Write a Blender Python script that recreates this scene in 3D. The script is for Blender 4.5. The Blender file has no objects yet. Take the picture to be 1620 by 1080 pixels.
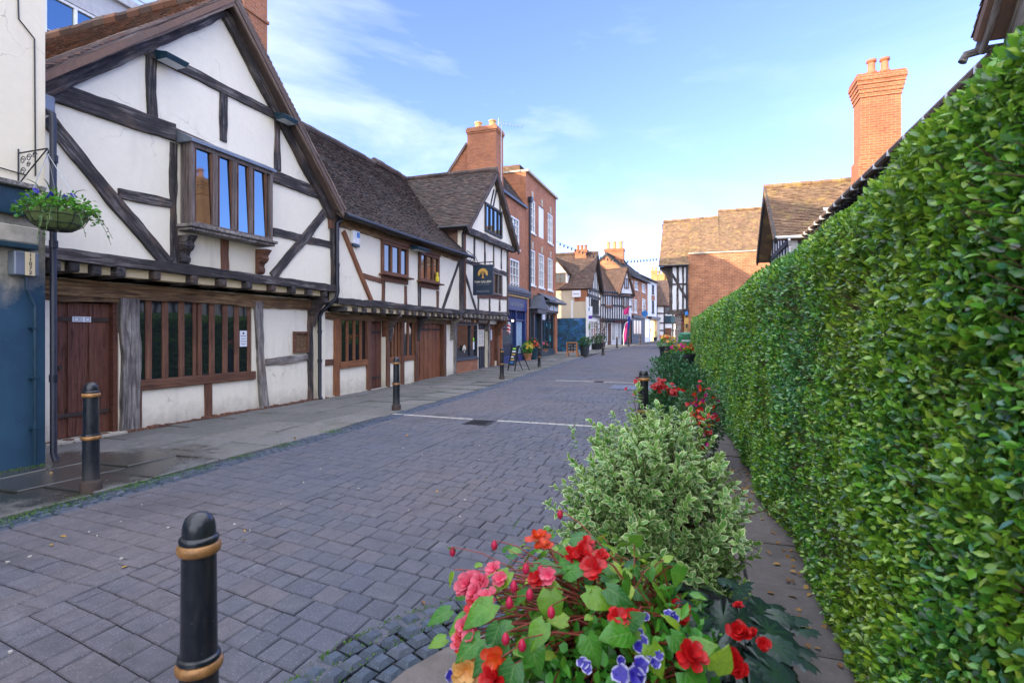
import bpy, bmesh, math, random
import numpy as np
from mathutils import Vector, Matrix, noise
from mathutils.geometry import tessellate_polygon
R = random.Random(11)
RG = np.random.default_rng(5)
SC = bpy.context.scene
COL = SC.collection
rad = math.radians
# ---------------------------------------------------------------- camera model (metres; x right, y up the street)
FPX, HOR, VPX, CAMZ = 860.0, 527.0, 1107.0, 1.6
TH = math.atan((VPX - 810) / FPX); CT, ST = math.cos(TH), math.sin(TH)
def ray(px, py):
    a = (px - 810) / FPX
    return (-ST + a * CT, CT + a * ST, (HOR - py) / FPX)
def gz(y):
    return 0.0 if y < 14 else 0.013 * (min(y, 110) - 14)
def at_ground(px, py, z=0.0):
    d = ray(px, py); t = (z - CAMZ) / d[2]; return (t * d[0], t * d[1])
def at_depth(px, py, t):
    d = ray(px, py); return Vector((t * d[0], t * d[1], CAMZ + t * d[2]))
def at_y(px, py, Y):
    d = ray(px, py); return at_depth(px, py, Y / d[1])

ORG = {}
def thing(name, label, cat, loc=(0, 0, 0), group=None):
    o = bpy.data.objects.new(name, None); COL.objects.link(o)
    o.empty_display_size = 0.2
    o.location = loc; ORG[o.name] = Vector(loc)
    o['label'] = label; o['category'] = cat
    if group: o['group'] = group
    return o
def tag(o, label, cat, group=None):
    o['label'] = label; o['category'] = cat
    if group: o['group'] = group
    return o
def structure(o): o['kind'] = 'structure'; return o
def stuff(o): o['kind'] = 'stuff'; return o
def origin(o):
    return ORG[o.name] if o is not None else Vector((0, 0, 0))
def link(name, me, mat, parent=None, loc=None):
    o = bpy.data.objects.new(name, me); COL.objects.link(o)
    if mat is not None and not me.materials: me.materials.append(mat)
    if parent is not None:
        o.parent = parent; ORG[o.name] = origin(parent)
    else:
        ORG[o.name] = Vector(loc) if loc is not None else Vector((0, 0, 0))
        if loc is not None: o.location = loc
    return o
def copy_tree(o, parent=None):
    c = o.copy(); COL.objects.link(c)
    if parent is not None: c.parent = parent
    for ch in list(o.children): copy_tree(ch, c)
    return c

class MB:
    def __init__(s): s.v = []; s.f = []
    def add(s, vs, fs):
        n = len(s.v); s.v += [tuple(p) for p in vs]; s.f += [tuple(i + n for i in f) for f in fs]
    def quad(s, *p): s.add(p, [tuple(range(len(p)))])
    BF = [(0, 3, 2, 1), (4, 5, 6, 7), (0, 1, 5, 4), (1, 2, 6, 5), (2, 3, 7, 6), (3, 0, 4, 7)]
    def box(s, x0, x1, y0, y1, z0, z1):
        s.add([(x0, y0, z0), (x1, y0, z0), (x1, y1, z0), (x0, y1, z0), (x0, y0, z1), (x1, y0, z1), (x1, y1, z1), (x0, y1, z1)], MB.BF)
    def pbox(s, P, u0, u1, v0, v1, d0, d1):
        s.add([P(u0, v0, d0), P(u1, v0, d0), P(u1, v0, d1), P(u0, v0, d1), P(u0, v1, d0), P(u1, v1, d0), P(u1, v1, d1), P(u0, v1, d1)], MB.BF)
    def bar(s, a, b, w, h, up=(0, 0, 1)):
        a = Vector(a); b = Vector(b); t = (b - a).normalized(); x = t.cross(Vector(up))
        if x.length < 1e-4: x = t.cross(Vector((1, 0, 0)))
        x.normalize(); u = x.cross(t).normalized(); x = x * w / 2; u = u * h / 2
        s.add([a - x - u, a + x - u, b + x - u, b - x - u, a - x + u, a + x + u, b + x + u, b - x + u], MB.BF)
    def tube(s, pts, r, n=8, cap=True):
        pts = [Vector(p) for p in pts]; rs = r if isinstance(r, (list, tuple)) else [r] * len(pts)
        base = len(s.v); prev = None
        for i, p in enumerate(pts):
            t = (pts[min(i + 1, len(pts) - 1)] - pts[max(i - 1, 0)])
            t = t.normalized() if t.length > 1e-9 else Vector((0, 0, 1))
            x = prev - t * prev.dot(t) if prev is not None else t.orthogonal()
            if x.length < 1e-4: x = t.orthogonal()
            x.normalize(); prev = x; y = t.cross(x)
            for k in range(n):
                a = 2 * math.pi * k / n
                s.v.append(tuple(p + (x * math.cos(a) + y * math.sin(a)) * rs[i]))
        for i in range(len(pts) - 1):
            for k in range(n):
                a = base + i * n + k; b = base + i * n + (k + 1) % n
                s.f.append((a, b, b + n, a + n))
        if cap:
            s.f.append(tuple(base + k for k in range(n))[::-1]); e = base + (len(pts) - 1) * n
            s.f.append(tuple(e + k for k in range(n)))
    def lathe(s, prof, c=(0, 0, 0), n=24, cap=True):
        base = len(s.v)
        for r, z in prof:
            for k in range(n):
                a = 2 * math.pi * k / n; s.v.append((c[0] + r * math.cos(a), c[1] + r * math.sin(a), c[2] + z))
        for i in range(len(prof) - 1):
            for k in range(n):
                a = base + i * n + k; b = base + i * n + (k + 1) % n; s.f.append((a, b, b + n, a + n))
        if cap:
            s.f.append(tuple(base + k for k in range(n))[::-1]); e = base + (len(prof) - 1) * n
            s.f.append(tuple(e + k for k in range(n)))
    def prism(s, P, poly, d0, d1):
        n = len(poly); a = [P(u, v, d0) for u, v in poly]; b = [P(u, v, d1) for u, v in poly]
        s.add(a + b, [tuple(range(n))[::-1], tuple(range(n, 2 * n))] + [(i, (i + 1) % n, (i + 1) % n + n, i + n) for i in range(n)])
    def ball(s, c, r, nu=10, nv=7, sz=1.0):
        s.lathe([(max(1e-4, r * math.sin(math.pi * i / nv)), -r * sz * math.cos(math.pi * i / nv)) for i in range(nv + 1)], c, nu, cap=False)
    def build(s, name, mat, parent=None, bevel=0, smooth=False, loc=None, seg=1):
        o0 = origin(parent) if parent is not None else Vector(loc if loc is not None else (0, 0, 0))
        me = bpy.data.meshes.new(name)
        me.from_pydata([(x - o0.x, y - o0.y, z - o0.z) for x, y, z in s.v], [], s.f); me.update()
        bm = bmesh.new(); bm.from_mesh(me); bmesh.ops.recalc_face_normals(bm, faces=bm.faces); bm.to_mesh(me); bm.free()
        if smooth: me.shade_smooth()
        o = link(name, me, mat, parent, loc)
        if bevel:
            m = o.modifiers.new('bevel', 'BEVEL'); m.width = bevel; m.segments = seg; m.limit_method = 'ANGLE'; m.angle_limit = rad(35)
        if smooth:
            try: me.set_sharp_from_angle(angle=rad(40))
            except Exception: pass
        return o

class Fac:
    """vertical plane through p0 -> p1; u metres along it, v height, d outwards (to the right of p0->p1)"""
    def __init__(s, p0, p1):
        s.p0 = Vector((p0[0], p0[1])); d = Vector((p1[0] - p0[0], p1[1] - p0[1])); s.len = d.length; s.t = d.normalized()
        s.n = Vector((s.t.y, -s.t.x))
    def P(s, u, v, d=0.0):
        q = s.p0 + s.t * u + s.n * d; return (q.x, q.y, v)
    def px(s, px, py, d=0.0):
        r = ray(px, py); o = s.p0 + s.n * d
        den = r[0] * s.n.x + r[1] * s.n.y; k = (o.x * s.n.x + o.y * s.n.y) / den
        q = Vector((r[0] * k, r[1] * k)) - s.p0
        return (q.dot(s.t), CAMZ + k * r[2])
    def timber(s, parent, name, a, b, w, mat, d0=-0.06, d1=0.035, wob=1.0, bevel=0.012):
        du, dv = b[0] - a[0], b[1] - a[1]; L = math.hypot(du, dv)
        al = Vector((s.t.x * du / L, s.t.y * du / L, dv / L)); out = Vector((s.n.x, s.n.y, 0)); pe = out.cross(al)
        n = max(2, int(L / 0.10)); vs = []; fs = []; sd = R.random() * 90
        for i in range(n + 1):
            x = L * i / n
            e = [(noise.noise(Vector((x * 1.3, sd + 7 * k, 0))) * 0.03 + noise.noise(Vector((x * 4.5, sd + 7 * k, 5))) * .014) * wob for k in range(4)]
            bow = noise.noise(Vector((x * .5, sd + 40, 3))) * 0.03 * wob
            q = noise.noise(Vector((x * 2., sd + 60, 3))) * 0.012 * wob
            for (yy, zz) in ((-w / 2 + e[0], d0), (w / 2 + e[1], d0), (w / 2 + e[1], d1 + q), (-w / 2 + e[0], d1 + q)):
                vs.append((x, yy + bow, zz))
        for i in range(n):
            for k in range(4):
                fs.append((i * 4 + k, i * 4 + (k + 1) % 4, i * 4 + 4 + (k + 1) % 4, i * 4 + 4 + k))
        fs += [(3, 2, 1, 0), (n * 4, n * 4 + 1, n * 4 + 2, n * 4 + 3)]
        me = bpy.data.meshes.new(name); me.from_pydata(vs, [], fs)
        bm = bmesh.new(); bm.from_mesh(me); bmesh.ops.recalc_face_normals(bm, faces=bm.faces); bm.to_mesh(me); bm.free()
        o = link(name, me, mat, parent)
        p = Vector(s.P(a[0], a[1], 0)) - origin(parent)
        M = Matrix(((al.x, pe.x, out.x, p.x), (al.y, pe.y, out.y, p.y), (al.z, pe.z, out.z, p.z), (0, 0, 0, 1)))
        o.matrix_local = M
        m = o.modifiers.new('bevel', 'BEVEL'); m.width = bevel; m.segments = 2; m.limit_method = 'ANGLE'; m.angle_limit = rad(35)
        return o
    def ptimber(s, parent, name, a, b, w, mat, **k):
        return s.timber(parent, name, s.px(*a), s.px(*b), w, mat, **k)
    def wall(s, parent, outer, holes, mat, t=0.2, name='wall', d=0.0):
        m = MB(); loops = [list(outer)] + [[(h[0], h[2]), (h[1], h[2]), (h[1], h[3]), (h[0], h[3])] for h in holes]
        flat = [p for l in loops for p in l]
        tris = tessellate_polygon([[Vector((p[0], p[1], 0)) for p in l] for l in loops])
        m.add([s.P(u, v, d) for u, v in flat], [tuple(x) for x in tris])
        for l in loops:
            n = len(l)
            for i in range(n):
                a, b = l[i], l[(i + 1) % n]
                m.quad(s.P(a[0], a[1], d), s.P(b[0], b[1], d), s.P(b[0], b[1], d - t), s.P(a[0], a[1], d - t))
        return m.build(name, mat, parent)
    def window(s, parent, u0, u1, v0, v1, fm, gm, d=-0.06, fw=0.05, ft=0.06, mull=(), bars=(), mw=0.04, bw=0.022, sill=None, name='window', bevel=0.006):
        m = MB(); P = s.P
        m.pbox(P, u0, u0 + fw, v0, v1, d, d + ft); m.pbox(P, u1 - fw, u1, v0, v1, d, d + ft)
        m.pbox(P, u0 + fw, u1 - fw, v0, v0 + fw, d, d + ft); m.pbox(P, u0 + fw, u1 - fw, v1 - fw, v1, d, d + ft)
        for x in mull: m.pbox(P, x - mw / 2, x + mw / 2, v0 + fw, v1 - fw, d + .002, d + ft - .004)
        for x in bars: m.pbox(P, u0 + fw, u1 - fw, x - bw / 2, x + bw / 2, d + .008, d + ft - .016)
        if sill: m.pbox(P, u0 - .05, u1 + .05, v0 - sill[0], v0 - .002, d, sill[1])
        o = m.build(name, fm, parent, bevel=bevel)
        g = MB(); g.pbox(P, u0 + .01, u1 - .01, v0 + .01, v1 - .01, d - .012, d + .012)
        g.build('pane', gm, o)
        return o
def sash(f, parent, u0, u1, v0, v1, fm, gm, nx=3, ny=4, d=-.08, sill=(.09, .06)):
    w = (u1 - u0)
    return f.window(parent, u0, u1, v0, v1, fm, gm, d=d, fw=.09, ft=.07, mull=[u0 + w * i / nx for i in range(1, nx)], bars=[v0 + (v1 - v0) * i / ny for i in range(1, ny)], mw=.035, bw=.035, sill=sill)

def tiles(name, e0, e1, r1, r0, mat, parent, gauge=.11, tw=.17, sag=.03, th=.019, keep=None, jit=1.0):
    """plain tiles laid in courses over the quad eave e0->e1, ridge r0->r1, each tile a small slab"""
    e0, e1, r1, r0 = map(Vector, (e0, e1, r1, r0))
    L = max((e1 - e0).length, (r1 - r0).length); S = ((r0 - e0).length + (r1 - e1).length) / 2
    n = max(2, int(S / gauge)); m = max(2, int(L / tw)); mb = MB(); nn = (e1 - e0).cross(r0 - e0).normalized()
    if nn.z < 0: nn = -nn
    def pt(a, b):
        p = e0.lerp(e1, a).lerp(r0.lerp(r1, a), b)
        return p + nn * (noise.noise(Vector((p.x * .35, p.y * .35, p.z * .35))) * sag - sag * .6 * math.sin(math.pi * a) * 0.5)
    mb.add([pt(0, 0) - nn * .05, pt(1, 0) - nn * .05, pt(1, 1) - nn * .05, pt(0, 1) - nn * .05, pt(0, 0) - nn * .14, pt(1, 0) - nn * .14, pt(1, 1) - nn * .14, pt(0, 1) - nn * .14], MB.BF)
    for i in range(n):
        b0 = i / n; b1 = min(1.0, (i + 1.35) / n); off = (i % 2) * .5
        for j in range(-1, m):
            a0 = (j + off + .02) / m; a1 = (j + off + .985) / m
            a0 = max(0, a0); a1 = min(1, a1)
            if a1 - a0 < .25 / m: continue
            q = pt((a0 + a1) / 2, b0)
            if keep and not keep(q): continue
            ja = R.uniform(-.006, .006) * jit; jb = R.uniform(-.012, .012) * jit / max(S, .1); lift = th * 1.6 + R.uniform(-.004, .009) * jit; l2 = lift + R.uniform(-.005, .005) * jit
            A = pt(a0, b0 + jb) + nn * lift; B = pt(a1, b0 + jb) + nn * l2; C_ = pt(a1, b1) + nn * .002; D = pt(a0, b1) + nn * .002
            k = len(mb.v); dn = nn * th
            mb.v += [tuple(A), tuple(B), tuple(C_), tuple(D), tuple(A - dn), tuple(B - dn), tuple(C_ - dn), tuple(D - dn)]
            mb.f += [(k, k + 1, k + 2, k + 3), (k, k + 4, k + 5, k + 1), (k, k + 3, k + 7, k + 4), (k + 1, k + 5, k + 6, k + 2)]
    return mb.build(name, mat, parent)
def ridge(parent, p0, p1, mat, r=.12, name='ridge_tiles'):
    p0, p1 = Vector(p0), Vector(p1); n = max(1, int((p1 - p0).length / .32)); m = MB()
    for i in range(n):
        a = p0.lerp(p1, i / n); b = p0.lerp(p1, (i + .97) / n); z = Vector((0, 0, R.uniform(-.012, .012)))
        m.tube([a + z, b + z], r * R.uniform(.95, 1.05), 8)
    return m.build(name, mat, parent)

def text(parent, s, P, u, v, d, size, mat, name='lettering', depth=.004, align='CENTER', sx=1.0, vertical=False):
    c = bpy.data.curves.new(name, 'FONT'); c.body = s; c.size = size; c.extrude = depth; c.align_x = align; c.align_y = 'CENTER'
    if vertical: c.space_line = .8
    t = bpy.data.objects.new('tmp', c); COL.objects.link(t); bpy.context.view_layer.update()
    dg = bpy.context.evaluated_depsgraph_get(); me = bpy.data.meshes.new_from_object(t.evaluated_get(dg)); bpy.data.objects.remove(t)
    o0 = origin(parent)
    for q in me.vertices:
        x, y, z = q.co; w = P(u + x * sx, v + y, d + z); q.co = (w[0] - o0.x, w[1] - o0.y, w[2] - o0.z)
    me.materials.clear(); me.materials.append(mat); me.name = name
    return link(name, me, mat, parent)

# leaves: T = template [(across, along, lift, edge)], faces
OVAL = ([(0, 0, 0, 0), (-.85, .3, .05, 1), (0, .3, -.02, 0), (.85, .3, .05, 1), (-.9, .62, .04, 1), (0, .62, -.03, 0), (.9, .62, .04, 1), (0, 1, -.1, 1)],
        [(0, 2, 1), (0, 3, 2), (1, 2, 5, 4), (2, 3, 6, 5), (4, 5, 7), (5, 6, 7)])
DIAM = ([(0, 0, 0, 0), (-1, .45, .05, 1), (1, .45, .05, 1), (0, 1, -.08, 1), (0, .5, -.03, 0)], [(0, 4, 1), (0, 2, 4), (1, 4, 3), (4, 2, 3)])
def fan(n, lobes=0, rough=.0, dip=.12):
    """a broad heart-shaped leaf: midrib rows with serrated rim"""
    v = [(0, .28, 0, 0)]; f = []
    for i in range(n + 1):
        a = -math.pi * .93 + 2 * math.pi * .93 * i / n
        r = .62 + .38 * math.cos(a * .5) ** 2
        if i % 2: r *= (1 - rough)
        x = math.sin(a) * r * .95; y = .28 + math.cos(a) * r * .72
        v.append((x * 1.0, y, -dip * (x * x + (y - .28) ** 2) + (.03 if i % 2 else 0), 1 if i % 2 else .55))
    mid = []
    for i in range(n + 1):
        x, y, h, e = v[1 + i]; mid.append((x * .55, .28 + (y - .28) * .55, h * .3 + (.03 if i % 2 else -.0), .75 if i % 2 else 0))
    k = len(v); v += mid
    for i in range(n):
        f.append((0, k + i, k + i + 1)); f.append((k + i, 1 + i, 2 + i, k + i + 1))
    return (v, f)
def blade(n=16, serr=.022, droop=.18, wmax=.42, cord=.14, fold=.10, skew=.14):
    """ovate pointed leaf with a folded midrib, toothed edge and small cordate base; edge runs 0 on the rib to 1 on the rim"""
    v = []; f = []
    for i in range(n + 1):
        t = i / n; w = max(0, math.sin(math.pi * (t * .96 + .04) ** .62)) ** .85 * (1 - .25 * t) * 1.25 if t < 1 else 0.0
        w = max(0, w) * (1 + (serr if i % 2 else -serr)); y0 = t
        for k, a in enumerate((-1, -.5, 0, .5, 1)):
            y = y0 - (cord * abs(a) * (1 - t) ** 3 if i == 0 else 0) + .0; x = a * w * (1 + skew * (1 if a > 0 else -1))
            v.append((x, y + (.06 * (1 - abs(a)) if abs(a) > 0 and 0 < i < n else 0) * -1 * abs(a), -droop * t * t + fold * abs(a) - .12 * a * a + .012 * a * math.sin(i * .9), abs(a)))
    for i in range(n):
        for k in range(4): a = i * 5 + k; f.append((a, a + 1, a + 6, a + 5))
    return (v, f)
PETAL = ([(0, 0, 0, 0)] + [(a * w, y, h - .10 * (1 - abs(a)) , e) for y, w, h, e in ((.35, .62, .02, .3), (.7, .98, .03, .62), (.92, .80, -.03, .9)) for a in (-1, -.4, .4, 1)] + [(-.35, 1.0, -.07, 1), (.35, 1.0, -.07, 1)],
         [(0, 2, 1), (0, 3, 2), (0, 4, 3), (1, 2, 6, 5), (2, 3, 7, 6), (3, 4, 8, 7), (5, 6, 10, 9), (6, 7, 11, 10), (7, 8, 12, 11), (9, 10, 13), (10, 11, 14, 13), (11, 12, 14)])
HEART = blade(); JAG = fan(22, rough=.2, dip=.16)
def norm(a): return a / np.maximum(np.linalg.norm(a, axis=-1, keepdims=True), 1e-9)
def leafmesh(name, P, D, N, L, W, T, mat, parent=None, loc=None, smooth=True):
    tv = np.array(T[0], dtype=np.float64); nf = len(P); nv = len(tv)
    P = np.asarray(P, float); o0 = origin(parent) if parent is not None else Vector(loc if loc is not None else (0, 0, 0))
    P = P - np.array(o0)
    t = norm(np.asarray(D, float)); b = norm(np.cross(t, np.asarray(N, float))); n2 = np.cross(b, t)
    L = np.broadcast_to(np.asarray(L, float), (nf,)); W = np.broadcast_to(np.asarray(W, float), (nf,))
    V = P[:, None, :] + b[:, None, :] * (tv[None, :, 0] * W[:, None] * .5)[..., None] + t[:, None, :] * (tv[None, :, 1] * L[:, None])[..., None] + n2[:, None, :] * (tv[None, :, 2] * L[:, None])[..., None]
    me = bpy.data.meshes.new(name); me.vertices.add(nf * nv); me.vertices.foreach_set('co', V.astype(np.float32).ravel())
    tot = np.array([len(f) for f in T[1]]); lp = np.array([i for f in T[1] for i in f])
    loops = (lp[None, :] + (np.arange(nf) * nv)[:, None]).ravel()
    me.loops.add(len(loops)); me.loops.foreach_set('vertex_index', loops.astype(np.int32))
    tt = np.tile(tot, nf); st = np.concatenate([[0], np.cumsum(tt)[:-1]])
    me.polygons.add(len(tt)); me.polygons.foreach_set('loop_start', st.astype(np.int32))
    at = me.attributes.new('edge', 'FLOAT', 'POINT'); at.data.foreach_set('value', np.tile(tv[:, 3], nf).astype(np.float32))
    at = me.attributes.new('along', 'FLOAT', 'POINT'); at.data.foreach_set('value', np.tile(tv[:, 1], nf).astype(np.float32))
    me.update(calc_edges=True); me.validate()
    if smooth: me.shade_smooth()
    return link(name, me, mat, parent, loc)
def rnd(n, s=1.0): return RG.normal(0, s, (n, 3))
# ---------------------------------------------------------------- materials
class NT:
    def __init__(s, name):
        s.m = bpy.data.materials.new(name); s.m.use_nodes = True; s.t = s.m.node_tree; s.b = s.t.nodes['Principled BSDF']
        s.oc = None
    def n(s, typ, ins=None, **pr):
        q = s.t.nodes.new('ShaderNode' + typ)
        for k, v in pr.items(): setattr(q, k, v)
        for k, v in (ins or {}).items(): s.put(q.inputs[k], v)
        return q
    def put(s, sock, v):
        if isinstance(v, bpy.types.NodeSocket): s.t.links.new(v, sock)
        elif isinstance(v, (tuple, list)) and len(v) == 3 and sock.type == 'RGBA': sock.default_value = (*v, 1)
        else: sock.default_value = v
    def set(s, **k):
        for a, v in k.items(): s.put(s.b.inputs[a.replace('_', ' ')], v)
    def obj(s):
        if s.oc is None: s.oc = s.n('TexCoord').outputs['Object']
        return s.oc
    def geo(s, o='Random Per Island'): return s.n('NewGeometry').outputs[o]
    def vec(s, scale=(1, 1, 1), src=None, loc=(0, 0, 0)):
        return s.n('Mapping', {'Vector': src or s.obj(), 'Scale': scale, 'Location': loc}).outputs[0]
    def noise(s, scale, detail=4, rough=.55, src=None, w=None, dist=0):
        q = s.n('TexNoise', {'Vector': src or s.obj(), 'Scale': scale, 'Detail': detail, 'Roughness': rough, 'Distortion': dist})
        if w is not None: q.noise_dimensions = '4D'; s.put(q.inputs['W'], w)
        return q.outputs['Fac']
    def ramp(s, f, stops, interp='LINEAR'):
        q = s.n('ValToRGB', {'Fac': f}); r = q.color_ramp; r.interpolation = interp
        while len(r.elements) < len(stops): r.elements.new(.5)
        for e, (p, c) in zip(r.elements, stops):
            e.position = p; e.color = (*c, 1) if isinstance(c, (tuple, list)) else (c, c, c, 1)
        return q.outputs['Color']
    def mix(s, f, a, b, blend='MIX'):
        q = s.n('Mix', data_type='RGBA', blend_type=blend); s.put(q.inputs[0], f); s.put(q.inputs[6], a); s.put(q.inputs[7], b); return q.outputs[2]
    def math(s, op, a, b=0.0, clamp=False):
        q = s.n('Math', operation=op, use_clamp=clamp); s.put(q.inputs[0], a); s.put(q.inputs[1], b); return q.outputs[0]
    def bump(s, h, st=.3, dist=.01, nrm=None):
        q = s.n('Bump', {'Height': h, 'Strength': st, 'Distance': dist})
        if nrm is not None: s.put(q.inputs['Normal'], nrm)
        s.put(s.b.inputs['Normal'], q.outputs[0]); return q.outputs[0]
def rnd_obj(s): return s.math('MULTIPLY', s.n('ObjectInfo').outputs['Random'], 60)

def plaster(name, c, dirt=(.35, .33, .30), amt=.5, bump=.35, low=False):
    s = NT(name); big = s.noise(.7, 3); fine = s.noise(9, 5, .65)
    st = s.noise(1.0, 4, .6, src=s.vec((5, 5, .5)))
    f = s.math('MULTIPLY', s.ramp(s.math('MULTIPLY', st, big), [(.28, 0.0), (.5, 1.0)]), amt)
    col = s.mix(s.ramp(fine, [(.3, 0.0), (.8, 1.0)]), tuple(x * .93 for x in c), c)
    col = s.mix(f, col, dirt)
    z = s.n('SeparateXYZ', {0: s.obj()}).outputs[2]
    if low: sp = s.math('SUBTRACT', s.math('ADD', s.math('MULTIPLY', s.noise(5, 6, .7), .9), .12), s.math('MULTIPLY', z, 1.5), True); col = s.mix(s.math('MULTIPLY', sp, 1.0, True), col, (.30, .27, .21))
    cr = s.n('TexVoronoi', {'Vector': s.n('VectorMath', {0: s.obj(), 1: s.n('VectorMath', {0: s.n('TexNoise', {'Vector': s.obj(), 'Scale': 3.0, 'Detail': 4.0}).outputs['Color'], 1: (.5, .5, .5)}, operation='MULTIPLY').outputs[0]}, operation='ADD').outputs[0], 'Scale': .9}, feature='DISTANCE_TO_EDGE').outputs['Distance']
    col = s.mix(s.math('MULTIPLY', s.ramp(cr, [(.0, 1.0), (.006, 0.0)]), s.ramp(big, [(.5, 0.0), (.62, .6)])), col, (.25, .22, .18))
    s.set(Base_Color=col, Roughness=.9); s.bump(s.math('ADD', fine, s.math('MULTIPLY', big, 4)), bump, .012); return s.m
def wood(name, dark, mid, light, axis='x', rough=.8, gr=(1.1, 16), pos=(.32, .5, .68), crack=.6, wear=None):
    s = NT(name); a, b = gr
    sc = {'x': (a, b, b), 'y': (b, a, b), 'z': (b, b, a)}[axis]
    w = rnd_obj(s); v = s.vec(sc)
    g = s.noise(1.6, 8, .68, src=v, w=w, dist=.4); patch = s.noise(1.7, 4, .6, w=w)
    f = s.math('ADD', s.math('MULTIPLY', g, .7), s.math('MULTIPLY', patch, .34))
    col = s.ramp(f, [(pos[0], dark), (pos[1], mid), (pos[2], light)])
    cr = s.ramp(s.noise(2.6, 6, .7, src=v, w=w), [(.34, 1.0), (.44, 0.0)])
    col = s.mix(s.math('MULTIPLY', cr, crack), col, tuple(x * .3 for x in dark))
    if wear: col = s.mix(s.math('MULTIPLY', s.ramp(s.noise(1.1, 5, .7, w=w), [(.52, 0.0), (.64, 1.0)]), .75), col, s.mix(s.ramp(g, [(.42, 0.0), (.6, 1.0)]), tuple(x * .35 for x in wear), wear))
    tint = s.n('ObjectInfo').outputs['Random']
    col = s.mix(s.math('MULTIPLY', tint, .35), col, tuple(x * .55 for x in mid))
    s.set(Base_Color=col, Roughness=rough); s.bump(s.math('SUBTRACT', g, s.math('MULTIPLY', cr, .6)), .9, .02); return s.m
def wallvec(s):
    sx = s.n('SeparateXYZ', {0: s.obj()}); return s.n('CombineXYZ', {0: s.math('ADD', sx.outputs[0], sx.outputs[1]), 1: sx.outputs[2], 2: 0.0}).outputs[0]
def brick(name, c1, c2, mortar, sc=1.0, rough=.85, soot=.35):
    s = NT(name); v = wallvec(s)
    q = s.n('TexBrick', {'Vector': v, 'Color1': c1, 'Color2': c2, 'Mortar': mortar, 'Scale': sc, 'Mortar Size': .006, 'Mortar Smooth': .15, 'Bias': -.1, 'Brick Width': .225, 'Row Height': .075})
    q.offset = .5
    n1 = s.noise(1.1, 4, .6); n2 = s.noise(14, 4, .6)
    col = s.mix(s.math('MULTIPLY', s.ramp(n1, [(.4, 0.0), (.68, 1.0)]), soot), q.outputs['Color'], tuple(x * .35 for x in c2))
    col = s.mix(s.math('MULTIPLY', s.ramp(n2, [(.45, 0.0), (.75, 1.0)]), .3), col, tuple(min(1, x * 1.5) for x in c1))
    s.set(Base_Color=col, Roughness=rough); s.bump(s.math('SUBTRACT', s.math('MULTIPLY', n2, .4), q.outputs['Fac']), .55, .008); return s.m
def tilemat(name, cols, moss=(.10, .10, .05), ma=.35, lichen=None):
    s = NT(name); n = len(cols)
    col = s.ramp(s.geo(), [(i / (n - 1), c) for i, c in enumerate(cols)])
    f = s.noise(.9, 5, .65); fine = s.noise(18, 4, .6)
    col = s.mix(s.math('MULTIPLY', s.ramp(f, [(.46, 0.0), (.66, 1.0)]), ma), col, moss)
    if lichen: col = s.mix(s.math('MULTIPLY', s.ramp(s.noise(2.6, 6, .7), [(.52, 0.0), (.66, 1.0)]), .75), col, lichen)
    col = s.mix(s.ramp(fine, [(.35, .25), (.7, 0.0)]), col, tuple(x * .4 for x in cols[0]))
    s.set(Base_Color=col, Roughness=.85); s.bump(fine, .5, .006); return s.m
def plain(name, c, rough=.5, metal=0.0, var=.25, sc=6.0, bump=.1, spec=.5, coat=0.0):
    s = NT(name); f = s.noise(sc, 5, .6)
    s.set(Base_Color=s.mix(s.ramp(f, [(.3, 0.0), (.75, 1.0)]), tuple(x * (1 - var) for x in c), tuple(min(1, x * (1 + var * .5)) for x in c)),
          Roughness=s.ramp(f, [(.2, max(0, rough - .08)), (.8, min(1, rough + .1))]), Metallic=metal, Specular_IOR_Level=spec, Coat_Weight=coat)
    if bump: s.bump(s.noise(sc * 5, 4, .6), bump, .004)
    return s.m
def glass(name, c=(.012, .015, .018), ior=1.7, warp=.12, spec=.8, metal=0.0):
    s = NT(name); s.set(Base_Color=c, Roughness=.03, IOR=ior, Specular_IOR_Level=spec, Metallic=metal); s.bump(s.noise(2.2, 2, .4), warp, .01); return s.m
def emit(name, c, st):
    s = NT(name); s.set(Base_Color=c, Emission_Color=c, Emission_Strength=st, Roughness=.5); return s.m
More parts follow.
